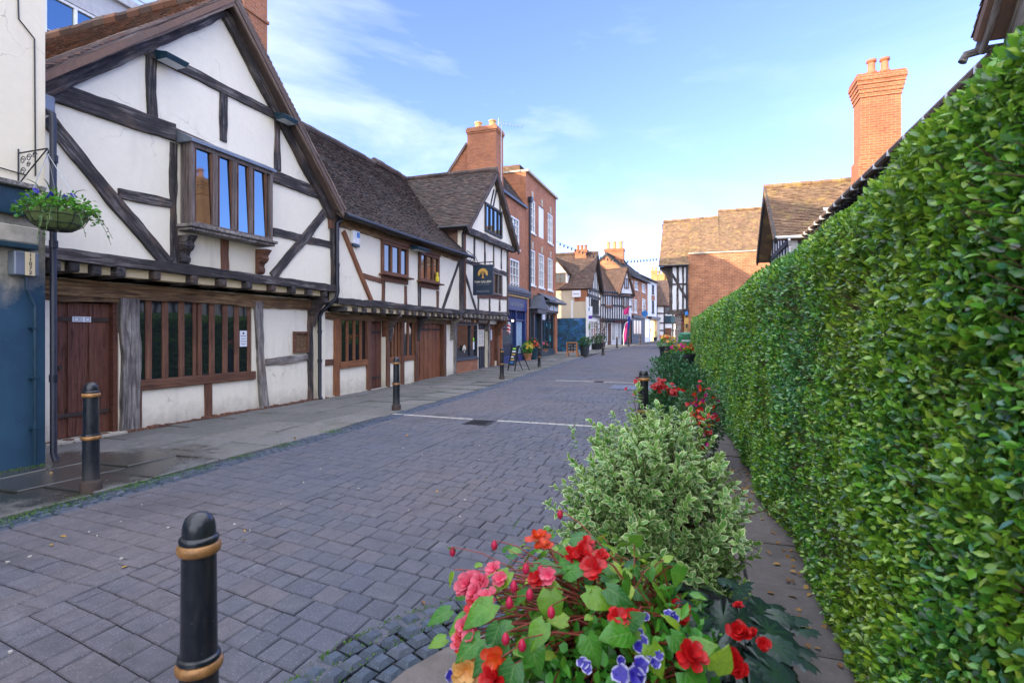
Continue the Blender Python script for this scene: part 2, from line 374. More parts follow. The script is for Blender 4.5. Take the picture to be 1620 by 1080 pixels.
def leafmat(name, dark, mid, light, edge=None, rough=.42, trans=.25, clump=1.4, em=(.55, .75), hi=None, hp=.9, spec=.5, vein=None, vr=.3, ribs=0):
    s = NT(name); rnd_ = s.geo(); c = s.noise(clump, 3, .6)
    f = s.math('ADD', s.math('MULTIPLY', rnd_, .65), s.math('MULTIPLY', c, .45))
    col = s.ramp(f, [(.18, dark), (.52, mid), (.88, light)])
    if hi: col = s.mix(s.ramp(s.math('FRACT', s.math('MULTIPLY', rnd_, 7.31)), [(hp, 0.0), (min(1, hp + .03), 1.0)]), col, hi)
    e = s.n('Attribute', attribute_name='edge').outputs['Fac']
    if edge:
        ee = s.math('ADD', e, s.math('MULTIPLY', s.math('SUBTRACT', s.noise(60, 2), .5), .5))
        col = s.mix(s.ramp(ee, [(em[0], 0.0), (em[1], 1.0)]), col, edge)
    if vein: col = s.mix(s.ramp(e, [(.0, .9), (vr, 0.0)]), col, vein)
    mo = s.noise(85, 4, .65)
    if ribs:
        al = s.n('Attribute', attribute_name='along').outputs['Fac']; fr = s.math('FRACT', s.math('MULTIPLY', s.math('SUBTRACT', al, s.math('MULTIPLY', e, .30)), ribs)); rb = s.ramp(fr, [(.0, 1.0), (.13, 0.0), (.87, 0.0), (1.0, 1.0)]); md = s.ramp(e, [(.02, 1.0), (.08, 0.0)]); rb = s.math('MAXIMUM', rb, md)
        col = s.mix(s.math('MULTIPLY', rb, .5), col, (.20, .36, .08)); mo = s.math('SUBTRACT', s.math('MULTIPLY', mo, .6), s.math('MULTIPLY', rb, .5))
    if True: col = s.mix(s.ramp(s.noise(85, 4, .65), [(.30, .5), (.62, 0.0)]), col, s.mix(.6, col, (.01, .03, .006))); s.bump(mo, .5, .002)
    s.set(Base_Color=col, Roughness=rough, Specular_IOR_Level=spec)
    if trans:
        tr = s.n('BsdfTranslucent', {'Color': s.mix(.5, col, (.35, .5, .06))}); mx = s.n('MixShader', {0: trans, 1: s.b.outputs[0], 2: tr.outputs[0]})
        s.t.links.new(mx.outputs[0], s.t.nodes['Material Output'].inputs[0])
    return s.m
def hedgemat():
    s = NT('privet_leaf'); r = s.geo(); c = s.noise(.75, 4, .6); c2 = s.noise(2.6, 3, .6)
    f = s.math('ADD', s.math('MULTIPLY', r, .75), s.math('MULTIPLY', c2, .3))
    col = s.ramp(f, [(.18, (.008, .050, .012)), (.46, (.04, .21, .022)), (.70, (.16, .46, .035)), (.98, (.36, .62, .06))])
    blue = s.ramp(f, [(.15, (.008, .07, .035)), (.55, (.035, .21, .09)), (.95, (.11, .42, .20))])
    yel = s.ramp(f, [(.15, (.04, .11, .008)), (.55, (.24, .40, .018)), (.95, (.52, .64, .05))])
    col = s.mix(s.math('MULTIPLY', s.ramp(c, [(.48, 0.0), (.62, 1.0)]), .62), col, yel)
    col = s.mix(s.math('MULTIPLY', s.ramp(c, [(.36, 1.0), (.47, 0.0)]), .6), col, blue)
    q = s.math('FRACT', s.math('MULTIPLY', r, 7.31)); col = s.mix(s.ramp(q, [(.90, 0.0), (.93, .85)]), col, (.42, .58, .06))
    q2 = s.math('FRACT', s.math('MULTIPLY', r, 13.7)); col = s.mix(s.ramp(q2, [(.93, 0.0), (.95, .7)]), col, (.10, .30, .22))
    s.set(Base_Color=col, Roughness=.32, Specular_IOR_Level=.9)
    tr = s.n('BsdfTranslucent', {'Color': s.mix(.5, col, (.30, .52, .05))}); mx = s.n('MixShader', {0: .3, 1: s.b.outputs[0], 2: tr.outputs[0]}); s.t.links.new(mx.outputs[0], s.t.nodes['Material Output'].inputs[0]); return s.m
M = {}
M['plaster'] = plaster('lime_plaster', (.88, .80, .63), (.50, .45, .36), .38, low=False); M['plaster_low'] = plaster('splashed_plaster', (.86, .785, .63), (.50, .45, .36), .4, low=True)
M['plaster_stain'] = plaster('stained_plaster', (.78, .70, .52), (.30, .25, .17), .8)
M['cream'] = plaster('cream_render', (.87, .76, .56), (.6, .5, .36), .3)
M['joint_plaster'] = plaster('yellowed_plaster', (.72, .58, .34), (.4, .33, .2), .4)
M['bw_white'] = plaster('white_render', (.82, .82, .82), (.5, .5, .5), .3)
M['far_cream'] = plaster('buff_render', (.62, .53, .38), (.36, .32, .26), .6)
M['oak'] = wood('weathered_dark_oak', (.014, .013, .014), (.052, .042, .039), (.38, .335, .30), pos=(.42, .54, .70), crack=.9, wear=(.24, .15, .10))
M['oak_grey'] = wood('silvered_oak', (.03, .026, .024), (.17, .148, .13), (.46, .42, .38), pos=(.38, .5, .64), crack=.85, wear=(.33, .24, .17))
M['oak_brown'] = wood('brown_oak', (.045, .018, .010), (.14, .058, .03), (.26, .12, .065), pos=(.3, .5, .72))
M['oak_orange'] = wood('orange_oak', (.08, .028, .01), (.23, .085, .03), (.36, .155, .06), pos=(.3, .5, .72))
M['oak_gold'] = wood('golden_oak', (.035, .018, .009), (.17, .092, .04), (.44, .30, .14), pos=(.36, .52, .7), crack=.9)
M['barge'] = wood('barge_board_oak', (.06, .04, .03), (.19, .125, .09), (.36, .28, .22), pos=(.3, .5, .7))
M['door_red'] = wood('red_brown_boards', (.045, .015, .009), (.135, .047, .028), (.25, .10, .06), axis='z', pos=(.32, .5, .72), crack=.4, rough=.6)
M['door_orange'] = wood('varnished_boards', (.07, .022, .009), (.22, .075, .028), (.36, .15, .06), axis='z', pos=(.32, .5, .72), crack=.35, rough=.6)
M['win_brown'] = wood('window_oak', (.05, .02, .012), (.17, .072, .04), (.30, .15, .085), axis='z', crack=.3)
M['win_grey'] = wood('grey_window_oak', (.05, .04, .036), (.15, .115, .10), (.27, .22, .20), axis='z', crack=.3)
M['black_wood'] = plain('black_painted_timber', (.02, .02, .022), .6, var=.4)
M['black_grey'] = plain('grey_black_timber', (.045, .045, .05), .7, var=.5, sc=3)
M['tile_left'] = tilemat('brown_clay_tiles', [(.035, .024, .022), (.085, .055, .045), (.06, .042, .038), (.15, .10, .08), (.075, .062, .055), (.12, .068, .05)], (.075, .07, .06), .5)
M['tile_gable'] = tilemat('red_brown_clay_tiles', [(.07, .04, .032), (.30, .13, .065), (.13, .085, .07), (.36, .19, .11), (.15, .12, .10)], (.10, .09, .075), .45)
M['tile_far'] = tilemat('far_clay_tiles', [(.06, .035, .028), (.13, .075, .055), (.09, .055, .045), (.17, .105, .08)], (.085, .07, .055), .4)
M['tile_sun'] = tilemat('lichened_clay_tiles', [(.15, .085, .05), (.30, .18, .10), (.22, .13, .08), (.36, .24, .14)], (.14, .11, .06), .45, lichen=(.42, .30, .10))
M['slate'] = tilemat('grey_slates', [(.05, .05, .055), (.09, .085, .085), (.07, .065, .065)], (.08, .075, .06), .3)
M['brick'] = brick('red_brick', (.46, .158, .058), (.31, .098, .040), (.30, .25, .21))
M['brick_orange'] = brick('orange_brick', (.40, .14, .055), (.28, .09, .038), (.40, .30, .22), soot=.4)
M['brick_old'] = brick('old_orange_brick', (.50, .20, .085), (.30, .10, .045), (.50, .36, .25), sc=.62, soot=.5)
M['brick_buff'] = brick('buff_brick', (.48, .30, .10), (.36, .2, .06), (.4, .33, .22))
M['brick_dark'] = brick('sooty_brick', (.17, .075, .045), (.11, .05, .035), (.2, .17, .15), soot=.55)
M['white_paint'] = plain('white_paint', (.80, .80, .78), .45, var=.1)
M['stone'] = plain('pale_stone', (.50, .45, .37), .85, var=.3)
M['concrete'] = plain('grey_concrete', (.46, .46, .46), .85, var=.2)
M['lead'] = plain('sheet_lead', (.20, .23, .27), .5, metal=.4, var=.4, sc=3)
M['lead_dark'] = plain('dark_lead', (.10, .12, .15), .55, metal=.3, var=.4, sc=3)
M['iron'] = plain('black_ironwork', (.012, .013, .016), .45, var=.4, sc=9)
M['pipe'] = plain('blue_black_pipe_paint', (.012, .015, .028), .42, var=.45, sc=7)
def bollard_paint():
    s = NT('chipped_black_paint'); z = s.n('SeparateXYZ', {0: s.obj()}).outputs[2]; f = s.noise(16, 5, .65); sp = s.noise(55, 3, .7); dr = s.noise(6, 6, .7, src=s.vec((2.5, 2.5, .5)))
    c = s.mix(s.ramp(f, [(.3, 0.0), (.7, 1.0)]), (.006, .008, .012), (.014, .018, .024)); c = s.mix(s.ramp(dr, [(.52, 0.0), (.72, .5)]), c, (.07, .07, .068))
    c = s.mix(s.ramp(sp, [(.70, 0.0), (.73, .8)]), c, (.20, .19, .17)); g = s.math('SUBTRACT', 1.0, s.math('MULTIPLY', s.math('ADD', z, s.math('MULTIPLY', f, .15)), 2.6), True)
    c = s.mix(s.math('MULTIPLY', g, .6), c, (.10, .09, .075)); s.set(Base_Color=c, Roughness=s.ramp(s.math('ADD', s.math('MULTIPLY', dr, .6), g), [(.2, .24), (.9, .7)]), Coat_Weight=.15); s.bump(s.math('ADD', s.noise(40, 4, .6), sp), .12, .004); return s.m
M['bollard'] = bollard_paint()
M['gold'] = plain('gold_band_paint', (.40, .20, .07), .42, metal=.35, var=.55, sc=22, bump=.25)
M['rust'] = plain('rusty_iron', (.06, .04, .032), .8, var=.5, sc=12)
M['terracotta'] = plain('terracotta', (.46, .17, .09), .8, var=.3)
M['buffpot'] = plain('buff_clay', (.55, .36, .15), .8, var=.2)
M['steel'] = plain('galvanised_steel', (.42, .44, .46), .4, metal=.8)
M['glass'] = glass('dark_window_glass')
M['glass_sky'] = glass('old_leaded_glass', (.15, .225, .26), 1.6, .09, .5, 1.0)
M['glass_pale'] = glass('pale_window_glass', (.10, .12, .14), 1.8, .05, .8)
M['glass_warm'] = emit('lit_shop_window', (1.0, .62, .25), .55)
M['paper'] = plain('white_paper', (.78, .80, .84), .8, var=.06)
M['ink'] = plain('dark_ink', (.03, .035, .05), .7, var=.1)
M['navy'] = plain('navy_sign_paint', (.012, .028, .055), .5, var=.3)
M['gold_ink'] = plain('gold_leaf', (.62, .36, .08), .45, var=.25)
M['cream_ink'] = plain('cream_lettering', (.72, .66, .52), .6, var=.1)
M['blue_shop'] = plain('blue_shopfront_paint', (.012, .035, .16), .4, var=.3)
M['dark_teal'] = plain('dark_teal_paint', (.012, .045, .07), .4, var=.35)
M['shop_grey'] = plain('dark_grey_paint', (.035, .04, .055), .45, var=.3)
M['plastic_black'] = plain('black_planter_plastic', (.015, .017, .022), .42, var=.3, sc=8)
M['plastic_grey'] = plain('slate_grey_planter', (.03, .036, .045), .5, var=.3, sc=8)
M['soil'] = plain('potting_soil', (.018, .012, .008), .95, var=.6, sc=30, bump=.8)
M['green_bin'] = plain('green_bin_paint', (.008, .16, .055), .4, var=.25)
M['lamp_glass'] = plain('frosted_lamp_glass', (.55, .58, .60), .3, var=.1)
M['pink'] = plain('pink_cloth', (.70, .03, .20), .8, var=.25)
M['red_cloth'] = plain('red_cloth', (.60, .02, .04), .8, var=.2)
M['royal'] = plain('blue_cloth', (.015, .04, .30), .8, var=.2)
M['purple'] = plain('purple_board', (.10, .03, .35), .5, var=.15)
M['sky_blue'] = plain('blue_disc_sign', (.03, .22, .60), .5, var=.15)
M['yellow'] = plain('yellow_enamel', (.75, .58, .03), .5, var=.1)
M['lime'] = plain('lime_green_sticker', (.30, .75, .05), .6, var=.1)
M['chalk'] = plain('chalkboard', (.02, .022, .025), .8, var=.3)
M['pine'] = plain('orange_pine', (.50, .20, .06), .6, var=.3)
M['red_paint'] = plain('red_paint', (.55, .02, .03), .45, var=.2)
# two-tone blue wall: blue masonry paint worn back to grey roughcast above shoulder height
def blue_wall():
    s = NT('worn_blue_masonry'); z = s.n('SeparateXYZ', {0: s.obj()}).outputs[2]; n1 = s.noise(1.6, 5, .65); n2 = s.noise(7, 6, .75)
    h = s.math('ADD', z, s.math('MULTIPLY', s.math('SUBTRACT', n1, .5), 1.1))
    rough = s.mix(s.ramp(n2, [(.35, 0.0), (.65, 1.0)]), (.20, .19, .155), (.40, .36, .28))
    blue = s.mix(s.ramp(n1, [(.3, 0.0), (.7, 1.0)]), (.012, .045, .085), (.022, .075, .13))
    chips = s.ramp(s.noise(5.5, 6, .75), [(.66, 0.0), (.69, 1.0)])
    blue = s.mix(s.math('MULTIPLY', chips, .7), blue, (.25, .30, .34))
    f = s.math('ADD', s.ramp(s.math('MULTIPLY', h, .25), [(.50, 0.0), (.575, 1.0)]), 0)
    s.set(Base_Color=s.mix(f, blue, rough), Roughness=.8); s.bump(s.math('MULTIPLY', n2, s.math('ADD', f, .25)), .8, .03); return s.m
M['blue_wall'] = blue_wall()
def mural():
    s = NT('spray_paint_mural'); v = wallvec(s)
    q = s.noise(1.3, 5, .7, src=v, dist=1.6); k = s.noise(2.2, 3, .5, src=v, dist=2.5)
    col = s.ramp(q, [(.40, (.006, .03, .055)), (.52, (.012, .09, .16)), (.60, (.02, .12, .30)), (.68, (.25, .45, .55)), (.76, (.01, .05, .09))])
    col = s.mix(s.ramp(k, [(.60, 0.0), (.66, 1.0)]), col, (.02, .10, .55)); s.set(Base_Color=col, Roughness=.5); return s.m
M['mural'] = mural()
def speckle(name, cols, sp=(.35, .35, .38), moss=None, wet=False, rough=.85, warm=None, stain=False):
    s = NT(name); n = len(cols); c = s.ramp(s.geo(), [(i / (n - 1), q) for i, q in enumerate(cols)])
    big = s.noise(.55, 4, .6); fine = s.noise(120, 2, .6); mid = s.noise(11, 5, .65)
    if warm: c = s.mix(s.ramp(big, [(.38, 0.0), (.66, .8)]), c, warm)
    c = s.mix(s.ramp(mid, [(.3, .45), (.65, 0.0)]), c, tuple(x * .45 for x in cols[0]))
    c = s.mix(s.ramp(fine, [(.60, 0.0), (.70, .55)]), c, sp)
    if stain:
        c = s.mix(s.ramp(s.noise(.9, 6, .72), [(.50, 0.0), (.68, .55)]), c, (.035, .037, .045)); c = s.mix(s.ramp(s.noise(2.3, 5, .7), [(.60, 0.0), (.72, .5)]), c, (.17, .165, .18))
        c = s.mix(s.ramp(s.noise(.23, 3, .6), [(.42, .35), (.58, 0.0)]), c, (.06, .075, .115))
    if moss: c = s.mix(s.math('MULTIPLY', s.ramp(s.noise(1.3, 5, .7), [(.52, 0.0), (.66, 1.0)]), .6), c, moss)
    rg = rough
    if wet:
        o = s.n('VectorMath', {0: s.obj(), 1: (-6.75, 4.3, 0)}, operation='SUBTRACT').outputs[0]
        dd = s.n('VectorMath', {0: s.vec((.62, .5, 0), o)}, operation='LENGTH').outputs['Value']
        dd = s.math('ADD', dd, s.math('MULTIPLY', s.math('SUBTRACT', s.noise(1.6, 5, .7), .5), 1.5))
        wf = s.ramp(dd, [(.55, 1.0), (.85, 0.0)])
        c = s.mix(s.math('MULTIPLY', wf, .75), c, (.022, .02, .018)); rg = s.mix(wf, (rough,) * 3, (.12,) * 3)
    s.set(Base_Color=c, Roughness=rg); s.bump(s.math('ADD', fine, s.math('MULTIPLY', mid, 1.5)), .45, .005); return s.m
M['paver'] = speckle('concrete_block_paver', [(.070, .074, .096), (.098, .099, .124), (.078, .082, .104), (.118, .107, .118), (.084, .093, .126)], (.34, .34, .37), warm=(.134, .111, .113), stain=True)
M['slab'] = speckle('york_stone_slab', [(.115, .115, .105), (.165, .16, .15), (.13, .13, .12), (.19, .18, .17), (.145, .15, .15)], (.24, .23, .22), moss=(.06, .075, .04), wet=True)
M['slab_path'] = speckle('path_slab', [(.13, .11, .105), (.17, .145, .13), (.12, .105, .10), (.19, .165, .15)], (.26, .23, .21), moss=(.07, .065, .05))
M['sett'] = speckle('granite_sett', [(.030, .045, .07), (.055, .078, .11), (.04, .055, .08), (.08, .095, .125)], (.2, .22, .26), rough=.42)
M['joint'] = speckle('dirty_joint', [(.022, .022, .02), (.03, .028, .025)], (.06, .06, .055), moss=(.03, .055, .012))
M['paint_line'] = speckle('worn_road_paint', [(.42, .40, .36), (.5, .47, .42)], (.2, .2, .2))
M['cast'] = plain('cast_iron_cover', (.05, .05, .055), .5, metal=.4, var=.4)
# foliage
M['hedge_near'] = hedgemat()
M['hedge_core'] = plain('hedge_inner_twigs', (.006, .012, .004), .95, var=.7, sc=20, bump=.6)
M['twig'] = plain('brown_twig', (.10, .05, .025), .85, var=.4, sc=20)
M['varieg'] = leafmat('variegated_leaf', (.05, .19, .045), (.12, .32, .06), (.26, .48, .09), edge=(.72, .80, .40), em=(.60, .84), trans=.25, rough=.4)
M['begonia'] = leafmat('begonia_leaf', (.010, .10, .03), (.06, .27, .02), (.36, .50, .03), trans=.32, rough=.26, clump=5, ribs=6.0)
M['begonia_dark'] = leafmat('dark_begonia_leaf', (.006, .014, .012), (.014, .032, .030), (.03, .06, .055), trans=.06, rough=.26, vein=(.03, .085, .04), clump=4, vr=.5)
M['bedding'] = leafmat('bedding_leaf', (.02, .15, .014), (.05, .27, .022), (.13, .42, .035), trans=.3, rough=.36, clump=4)
M['glossy'] = leafmat('glossy_evergreen_leaf', (.008, .06, .025), (.02, .12, .05), (.045, .20, .08), trans=.15, rough=.3)
M['dark_leaf'] = leafmat('dark_shrub_leaf', (.01, .04, .015), (.022, .085, .03), (.045, .14, .04), trans=.15)
M['purple_leaf'] = leafmat('purple_leaf', (.03, .006, .012), (.08, .012, .03), (.14, .03, .05), trans=.15)
M['moss'] = leafmat('moss_blade', (.02, .08, .008), (.05, .17, .012), (.12, .28, .02), trans=.3)
M['litter'] = leafmat('dry_leaf', (.12, .05, .02), (.28, .13, .04), (.45, .27, .06), trans=.15, rough=.7)
def petal(name, base, tip, rp=((.1, 0.0), (.9, 1.0)), rough=.42):
    s = NT(name); e = s.n('Attribute', attribute_name='edge').outputs['Fac']; r = s.geo()
    col = s.mix(s.ramp(e, list(rp)), base, tip); col = s.mix(s.math('MULTIPLY', r, .45), col, tuple(x * .5 for x in base)); col = s.mix(s.ramp(s.noise(90, 4, .7), [(.35, .45), (.6, 0.0)]), col, tuple(x * .45 for x in base)); s.bump(s.noise(120, 3, .6), .3, .001)
    s.set(Base_Color=col, Roughness=rough); tr = s.n('BsdfTranslucent', {'Color': col}); mx = s.n('MixShader', {0: .25, 1: s.b.outputs[0], 2: tr.outputs[0]})
    s.t.links.new(mx.outputs[0], s.t.nodes['Material Output'].inputs[0]); return s.m
M['p_red'] = petal('red_petal', (.52, .004, .008), (.68, .012, .012))
M['p_pink'] = petal('pink_petal', (.80, .03, .11), (.86, .20, .27))
M['p_orange'] = petal('orange_red_petal', (.80, .12, .01), (.75, .02, .012))
M['p_peach'] = petal('peach_petal', (.80, .30, .05), (.82, .50, .16))
M['p_blue'] = petal('blue_white_petal', (.035, .02, .40), (.75, .74, .92), rp=((.62, 0.0), (.86, 1.0)))
M['p_violet'] = petal('violet_petal', (.04, .02, .35), (.06, .05, .55))
M['p_yellow'] = petal('yellow_petal', (.8, .5, .02), (.8, .6, .05))
M['p_mag'] = petal('magenta_petal', (.60, .01, .22), (.7, .03, .3))
M['stem_red'] = plain('red_stem', (.26, .045, .03), .5, var=.35, sc=20)
M['stem_green'] = plain('green_stem', (.10, .16, .03), .6, var=.3, sc=20)
M['moss_liner'] = plain('green_basket_liner', (.17, .23, .07), .9, var=.45, sc=9, bump=.5)
# ---------------------------------------------------------------- ground, road, footways
def ground():
    m = MB(); ys = [-60, -20, -6, 0, 14, 30, 50, 70, 90, 110, 160, 260, 500]; xs = [-300, -60, -20, -8, 0, 8, 20, 60, 300]
    for y in ys:
        for x in xs: m.v.append((x, y, gz(y) - .03))
    n = len(xs)
    for i in range(len(ys) - 1):
        for j in range(n - 1): m.f.append((i * n + j, i * n + j + 1, (i + 1) * n + j + 1, (i + 1) * n + j))
    structure(m.build('ground', M['joint']))
ground()
def block(m, c4, z, ch=.007, t=.03, tilt=.003, ztop=None):
    """one chamfered paving block over four ground corners (counter-clockwise)"""
    cx = sum(p[0] for p in c4) / 4; cy = sum(p[1] for p in c4) / 4; zz = z + R.uniform(-tilt, tilt) + gz(cy)
    tx, ty = R.uniform(-tilt, tilt) * 5, R.uniform(-tilt, tilt) * 5
    def inset(p, k):
        d = Vector((cx - p[0], cy - p[1])); l = d.length; d = d / l * min(k * 1.4, l * .5); return (p[0] + d.x, p[1] + d.y)
    k = len(m.v)
    for p in c4: m.v.append((p[0], p[1], zz - t))
    for p in c4: m.v.append((p[0], p[1], zz - ch + (p[0] - cx) * tx + (p[1] - cy) * ty))
    for p in c4:
        q = inset(p, ch); m.v.append((q[0], q[1], zz + (q[0] - cx) * tx + (q[1] - cy) * ty))
    for i in range(4):
        j = (i + 1) % 4; m.f.append((k + i, k + j, k + 4 + j, k + 4 + i)); m.f.append((k + 4 + i, k + 4 + j, k + 8 + j, k + 8 + i))
    m.f.append((k + 8, k + 9, k + 10, k + 11))
SETC = (-.40, 2.0)          # the sett ring round the flower tub
def in_ring(x, y, r): return (x - SETC[0]) ** 2 + (y - SETC[1]) ** 2 < r * r
def left_edge(y): return -5.36 - (0.03 * max(0, y - 6))
def pavers():
    m = MB(); g = .007
    def field(xa, xb, sl, y0, y1, w):
        n = int((y1 - y0) / w)
        for i in range(n):
            ya = y0 + i * w; x = xa(ya) if callable(xa) else xa; xe = xb(ya) if callable(xb) else xb; first = R.uniform(.08, .22)
            while x < xe - .02:
                l = first if first else R.choice((.13, .185, .185, .25)) * R.uniform(.97, 1.03); first = 0
                x2 = min(x + l, xe)
                if xe - x2 < .06: x2 = xe
                cx, cy = (x + x2) / 2, ya + w / 2 + (x + x2) / 2 * sl
                if cy > -2.0 and not in_ring(cx, cy, 1.33) and cy < y1 + 1:
                    f = lambda xx, yy: (xx, yy + xx * sl + .012 * math.sin(xx * 2.1 + yy * 1.3))
                    block(m, [f(x + g / 2, ya + g / 2), f(x2 - g / 2, ya + g / 2), f(x2 - g / 2, ya + w - g / 2), f(x + g / 2, ya + w - g / 2)], 0.0)
                x = x2
    field(left_edge, -3.82, -.098, -3.0, 26, .185)
    field(-3.60, lambda y: -1.0, -.16, -3.0, 26, .185)
    y = -2.0
    while y < 26:                                   # the channel course running up the street
        l = R.uniform(.22, .3)
        if not (8.72 < y < 9.3): block(m, [(-3.815, y), (-3.605, y), (-3.605, y + l - g), (-3.815, y + l - g)], 0.002)
        y += l
    structure(m.build('road', M['paver']))
    m = MB(); y = 25.0                              # the road beyond, same blocks seen too far off to tell apart
    while y < 96:
        w = .37 if y < 45 else .8
        x = left_edge(y) if y < 60 else -12
        xr = -1.0 if y < 40 else 6
        while x < xr:
            l = R.choice((.4, .55, .7)); x2 = min(x + l, xr)
            block(m, [(x + .004, y), (x2 - .004, y), (x2 - .004, y + w - .008), (x + .004, y + w - .008)], -0.002, tilt=.001)
            x = x2
        y += w
    structure(m.build('road_beyond', M['paver']))
pavers()
def footway():
    m = MB(); g = .02
    rows = [(-8.85, -8.1), (-8.1, -7.2), (-7.2, -6.45), (-6.45, -5.68)]
    for k, (a, b) in enumerate(rows):
        y = -2 + R.uniform(0, .6)
        while y < 60:
            l = R.uniform(.6, 1.15); sh = 0.03 * max(0, y - 6); sh2 = .03 * max(0, y + l - 6)
            aa = a - (sh if k > 0 else 0); bb = b - sh; a2 = a - (sh2 if k > 0 else 0); b2 = b - sh2
            if y > 25:   # the frontage steps back beyond the brick house
                if k == 0: aa = a2 = a - 1.6
            if k == 0: bb, b2 = min(bb, -7.9), min(b2, -7.9)
            if bb - aa > .1 and y < 34: block(m, [(aa + g / 2, y), (bb - g / 2, y), (b2 - g / 2, y + l - g), (a2 + g / 2, y + l - g)], .012, ch=.01, tilt=.005)
            y += l
    for a, b in ((-10.2, -9.2), (-9.2, -8.2), (-8.2, -7.3), (-7.3, -6.4)):
        y = 34
        while y < 66:
            l = R.uniform(.7, 1.2); s = .055 * (y - 34)
            block(m, [(a + s, y), (b - g + s, y), (b - g + s, y + l - g), (a + s, y + l - g)], .03, ch=.01)
            y += l
    structure(m.build('pavement', M['slab']))
    m = MB()
    for k in range(3):
        y = -2
        while y < 30:
            l = R.uniform(.10, .2); s = .03 * max(0, y - 6); x = -5.67 + k * .103 - s
            block(m, [(x + .006, y), (x + .097, y), (x + .097, y + l - .012), (x + .006, y + l - .012)], .006, ch=.018, tilt=.006)
            y += l
    structure(m.build('kerb_setts', M['sett']))
footway()
def island():
    m = MB()                                        # ring of setts
    for k in range(4):
        r0 = 1.375 - k * .105; n = int(2 * math.pi * r0 / .125)
        for i in range(n):
            a0 = 2 * math.pi * (i + R.uniform(-.06, .06)) / n; a1 = 2 * math.pi * (i + .90) / n
            p = lambda r, a: (SETC[0] + r * math.cos(a), SETC[1] + r * math.sin(a))
            c = p(r0 - .05, (a0 + a1) / 2)
            if c[0] < .45 and not (c[0] > -.95 and c[1] > 2.2): block(m, [p(r0 - .094, a0), p(r0 - .004, a0), p(r0 - .004, a1), p(r0 - .094, a1)], .012, ch=.022, tilt=.007)
    y = 3.3
    while y < 30:
        for k in range(2):
            l = R.uniform(.11, .16); block(m, [(-1.0 + k * .11, y), (-.9 + k * .11, y), (-.9 + k * .11, y + l - .012), (-1.0 + k * .11, y + l - .012)], .010, ch=.02)
        y += .14
    structure(m.build('kerb_sett_ring', M['sett']))
    m = MB()
    for i in range(-5, 6):                          # slabs inside the ring
        for j in range(-3, 4):
            x, y = SETC[0] + i * .52, SETC[1] + j * .7
            c = [(x, y), (x + .508, y), (x + .508, y + .688), (x, y + .688)]
            if all(in_ring(px, py, .96) or (px > -.8 and py > 1) for px, py in c) and x + .25 < -.1 and y < 3.2: block(m, c, .016, ch=.008)
    c = [SETC[0] + .955 * math.cos(a * .26) for a in range(24)], [SETC[1] + .955 * math.sin(a * .26) for a in range(24)]
    m.prism(lambda u, v, d: (u, v, d), list(zip(*c)), -.02, .008)
    xs = [(-.78, -.08), (-.07, .28), (.29, .72)]
    for (a, b) in xs:
        y = 0.2 if a > -.5 else 3.3
        y += R.uniform(0, .4)
        while y < 30:
            l = R.uniform(.55, .95); s = -.035 * max(0, y - 4)
            block(m, [(a + .005 + s * (a > -.5), y), (b - .005 + s, y), (b - .005 + s, y + l - .012), (a + .005 + s * (a > -.5), y + l - .012)], .020 if a > -.5 else .014, ch=.009, tilt=.004)
            y += l
    structure(m.build('path', M['slab_path']))
island()
def lines():
    m = MB()
    for (y0, xa, xb, bow) in ((9.42, -5.75, -3.98, .10), (9.32, -3.5, -1.05, .03), (17.4, -4.5, -3.2, 0), (17.35, -2.9, -1.6, 0)):
        n = int((xb - xa) / .16)
        for i in range(n):
            x = xa + i * .16; yy = y0 - bow * i / n; b2 = y0 - bow * (i + 1) / n
            block(m, [(x, yy - .04), (x + .152, b2 - .04), (x + .152, b2 + .04), (x, yy + .04)], .005, ch=.004, t=.02, tilt=.001)
    structure(m.build('road_marking', M['paint_line']))
    def cover(name, label, cx, cy, w, l, n):
        t = thing(name, label, 'drain cover', (cx, cy, gz(cy)))
        f = MB(); z = gz(cy) + .006
        f.box(cx - w / 2, cx + w / 2, cy - l / 2, cy - l / 2 + .03, z - .02, z + .004); f.box(cx - w / 2, cx + w / 2, cy + l / 2 - .03, cy + l / 2, z - .02, z + .004)
        f.box(cx - w / 2, cx - w / 2 + .03, cy - l / 2 + .03, cy + l / 2 - .03, z - .02, z + .004); f.box(cx + w / 2 - .03, cx + w / 2, cy - l / 2 + .03, cy + l / 2 - .03, z - .02, z + .004)
        f.build('frame', M['cast'], t)
        g = MB(); g.box(cx - w / 2 + .03, cx + w / 2 - .03, cy - l / 2 + .03, cy + l / 2 - .03, z - .03, z - .022)
        for i in range(n):
            x = cx - w / 2 + .04 + (w - .09) * i / (n - 1); g.box(x, x + .012, cy - l / 2 + .03, cy + l / 2 - .03, z - .022, z + .002)
        g.build('grate', M['iron'], t)
    cover('drain_grate', 'dark iron drain grate in the pale line across the road', -3.72, 9.0, .46, .5, 14)
    cover('drain_grate', 'small dark grate far up the road in the second pale line', -3.05, 17.4, .3, .4, 9)
    t = thing('road_cover', 'large bluish metal cover plate set flush in the far road', 'manhole cover', (-1.9, 16.0, gz(16)))
    m = MB(); m.box(-2.45, -1.35, 15.4, 16.7, gz(16) - .03, gz(16) + .008); m.build('plate', M['lead_dark'], t)
    m = MB()
    for i in range(7): m.box(-2.4 + i * .15, -2.38 + i * .15, 15.45, 16.65, gz(16) + .008, gz(16) + .012)
    m.build('ribs', M['lead'], t)
lines()
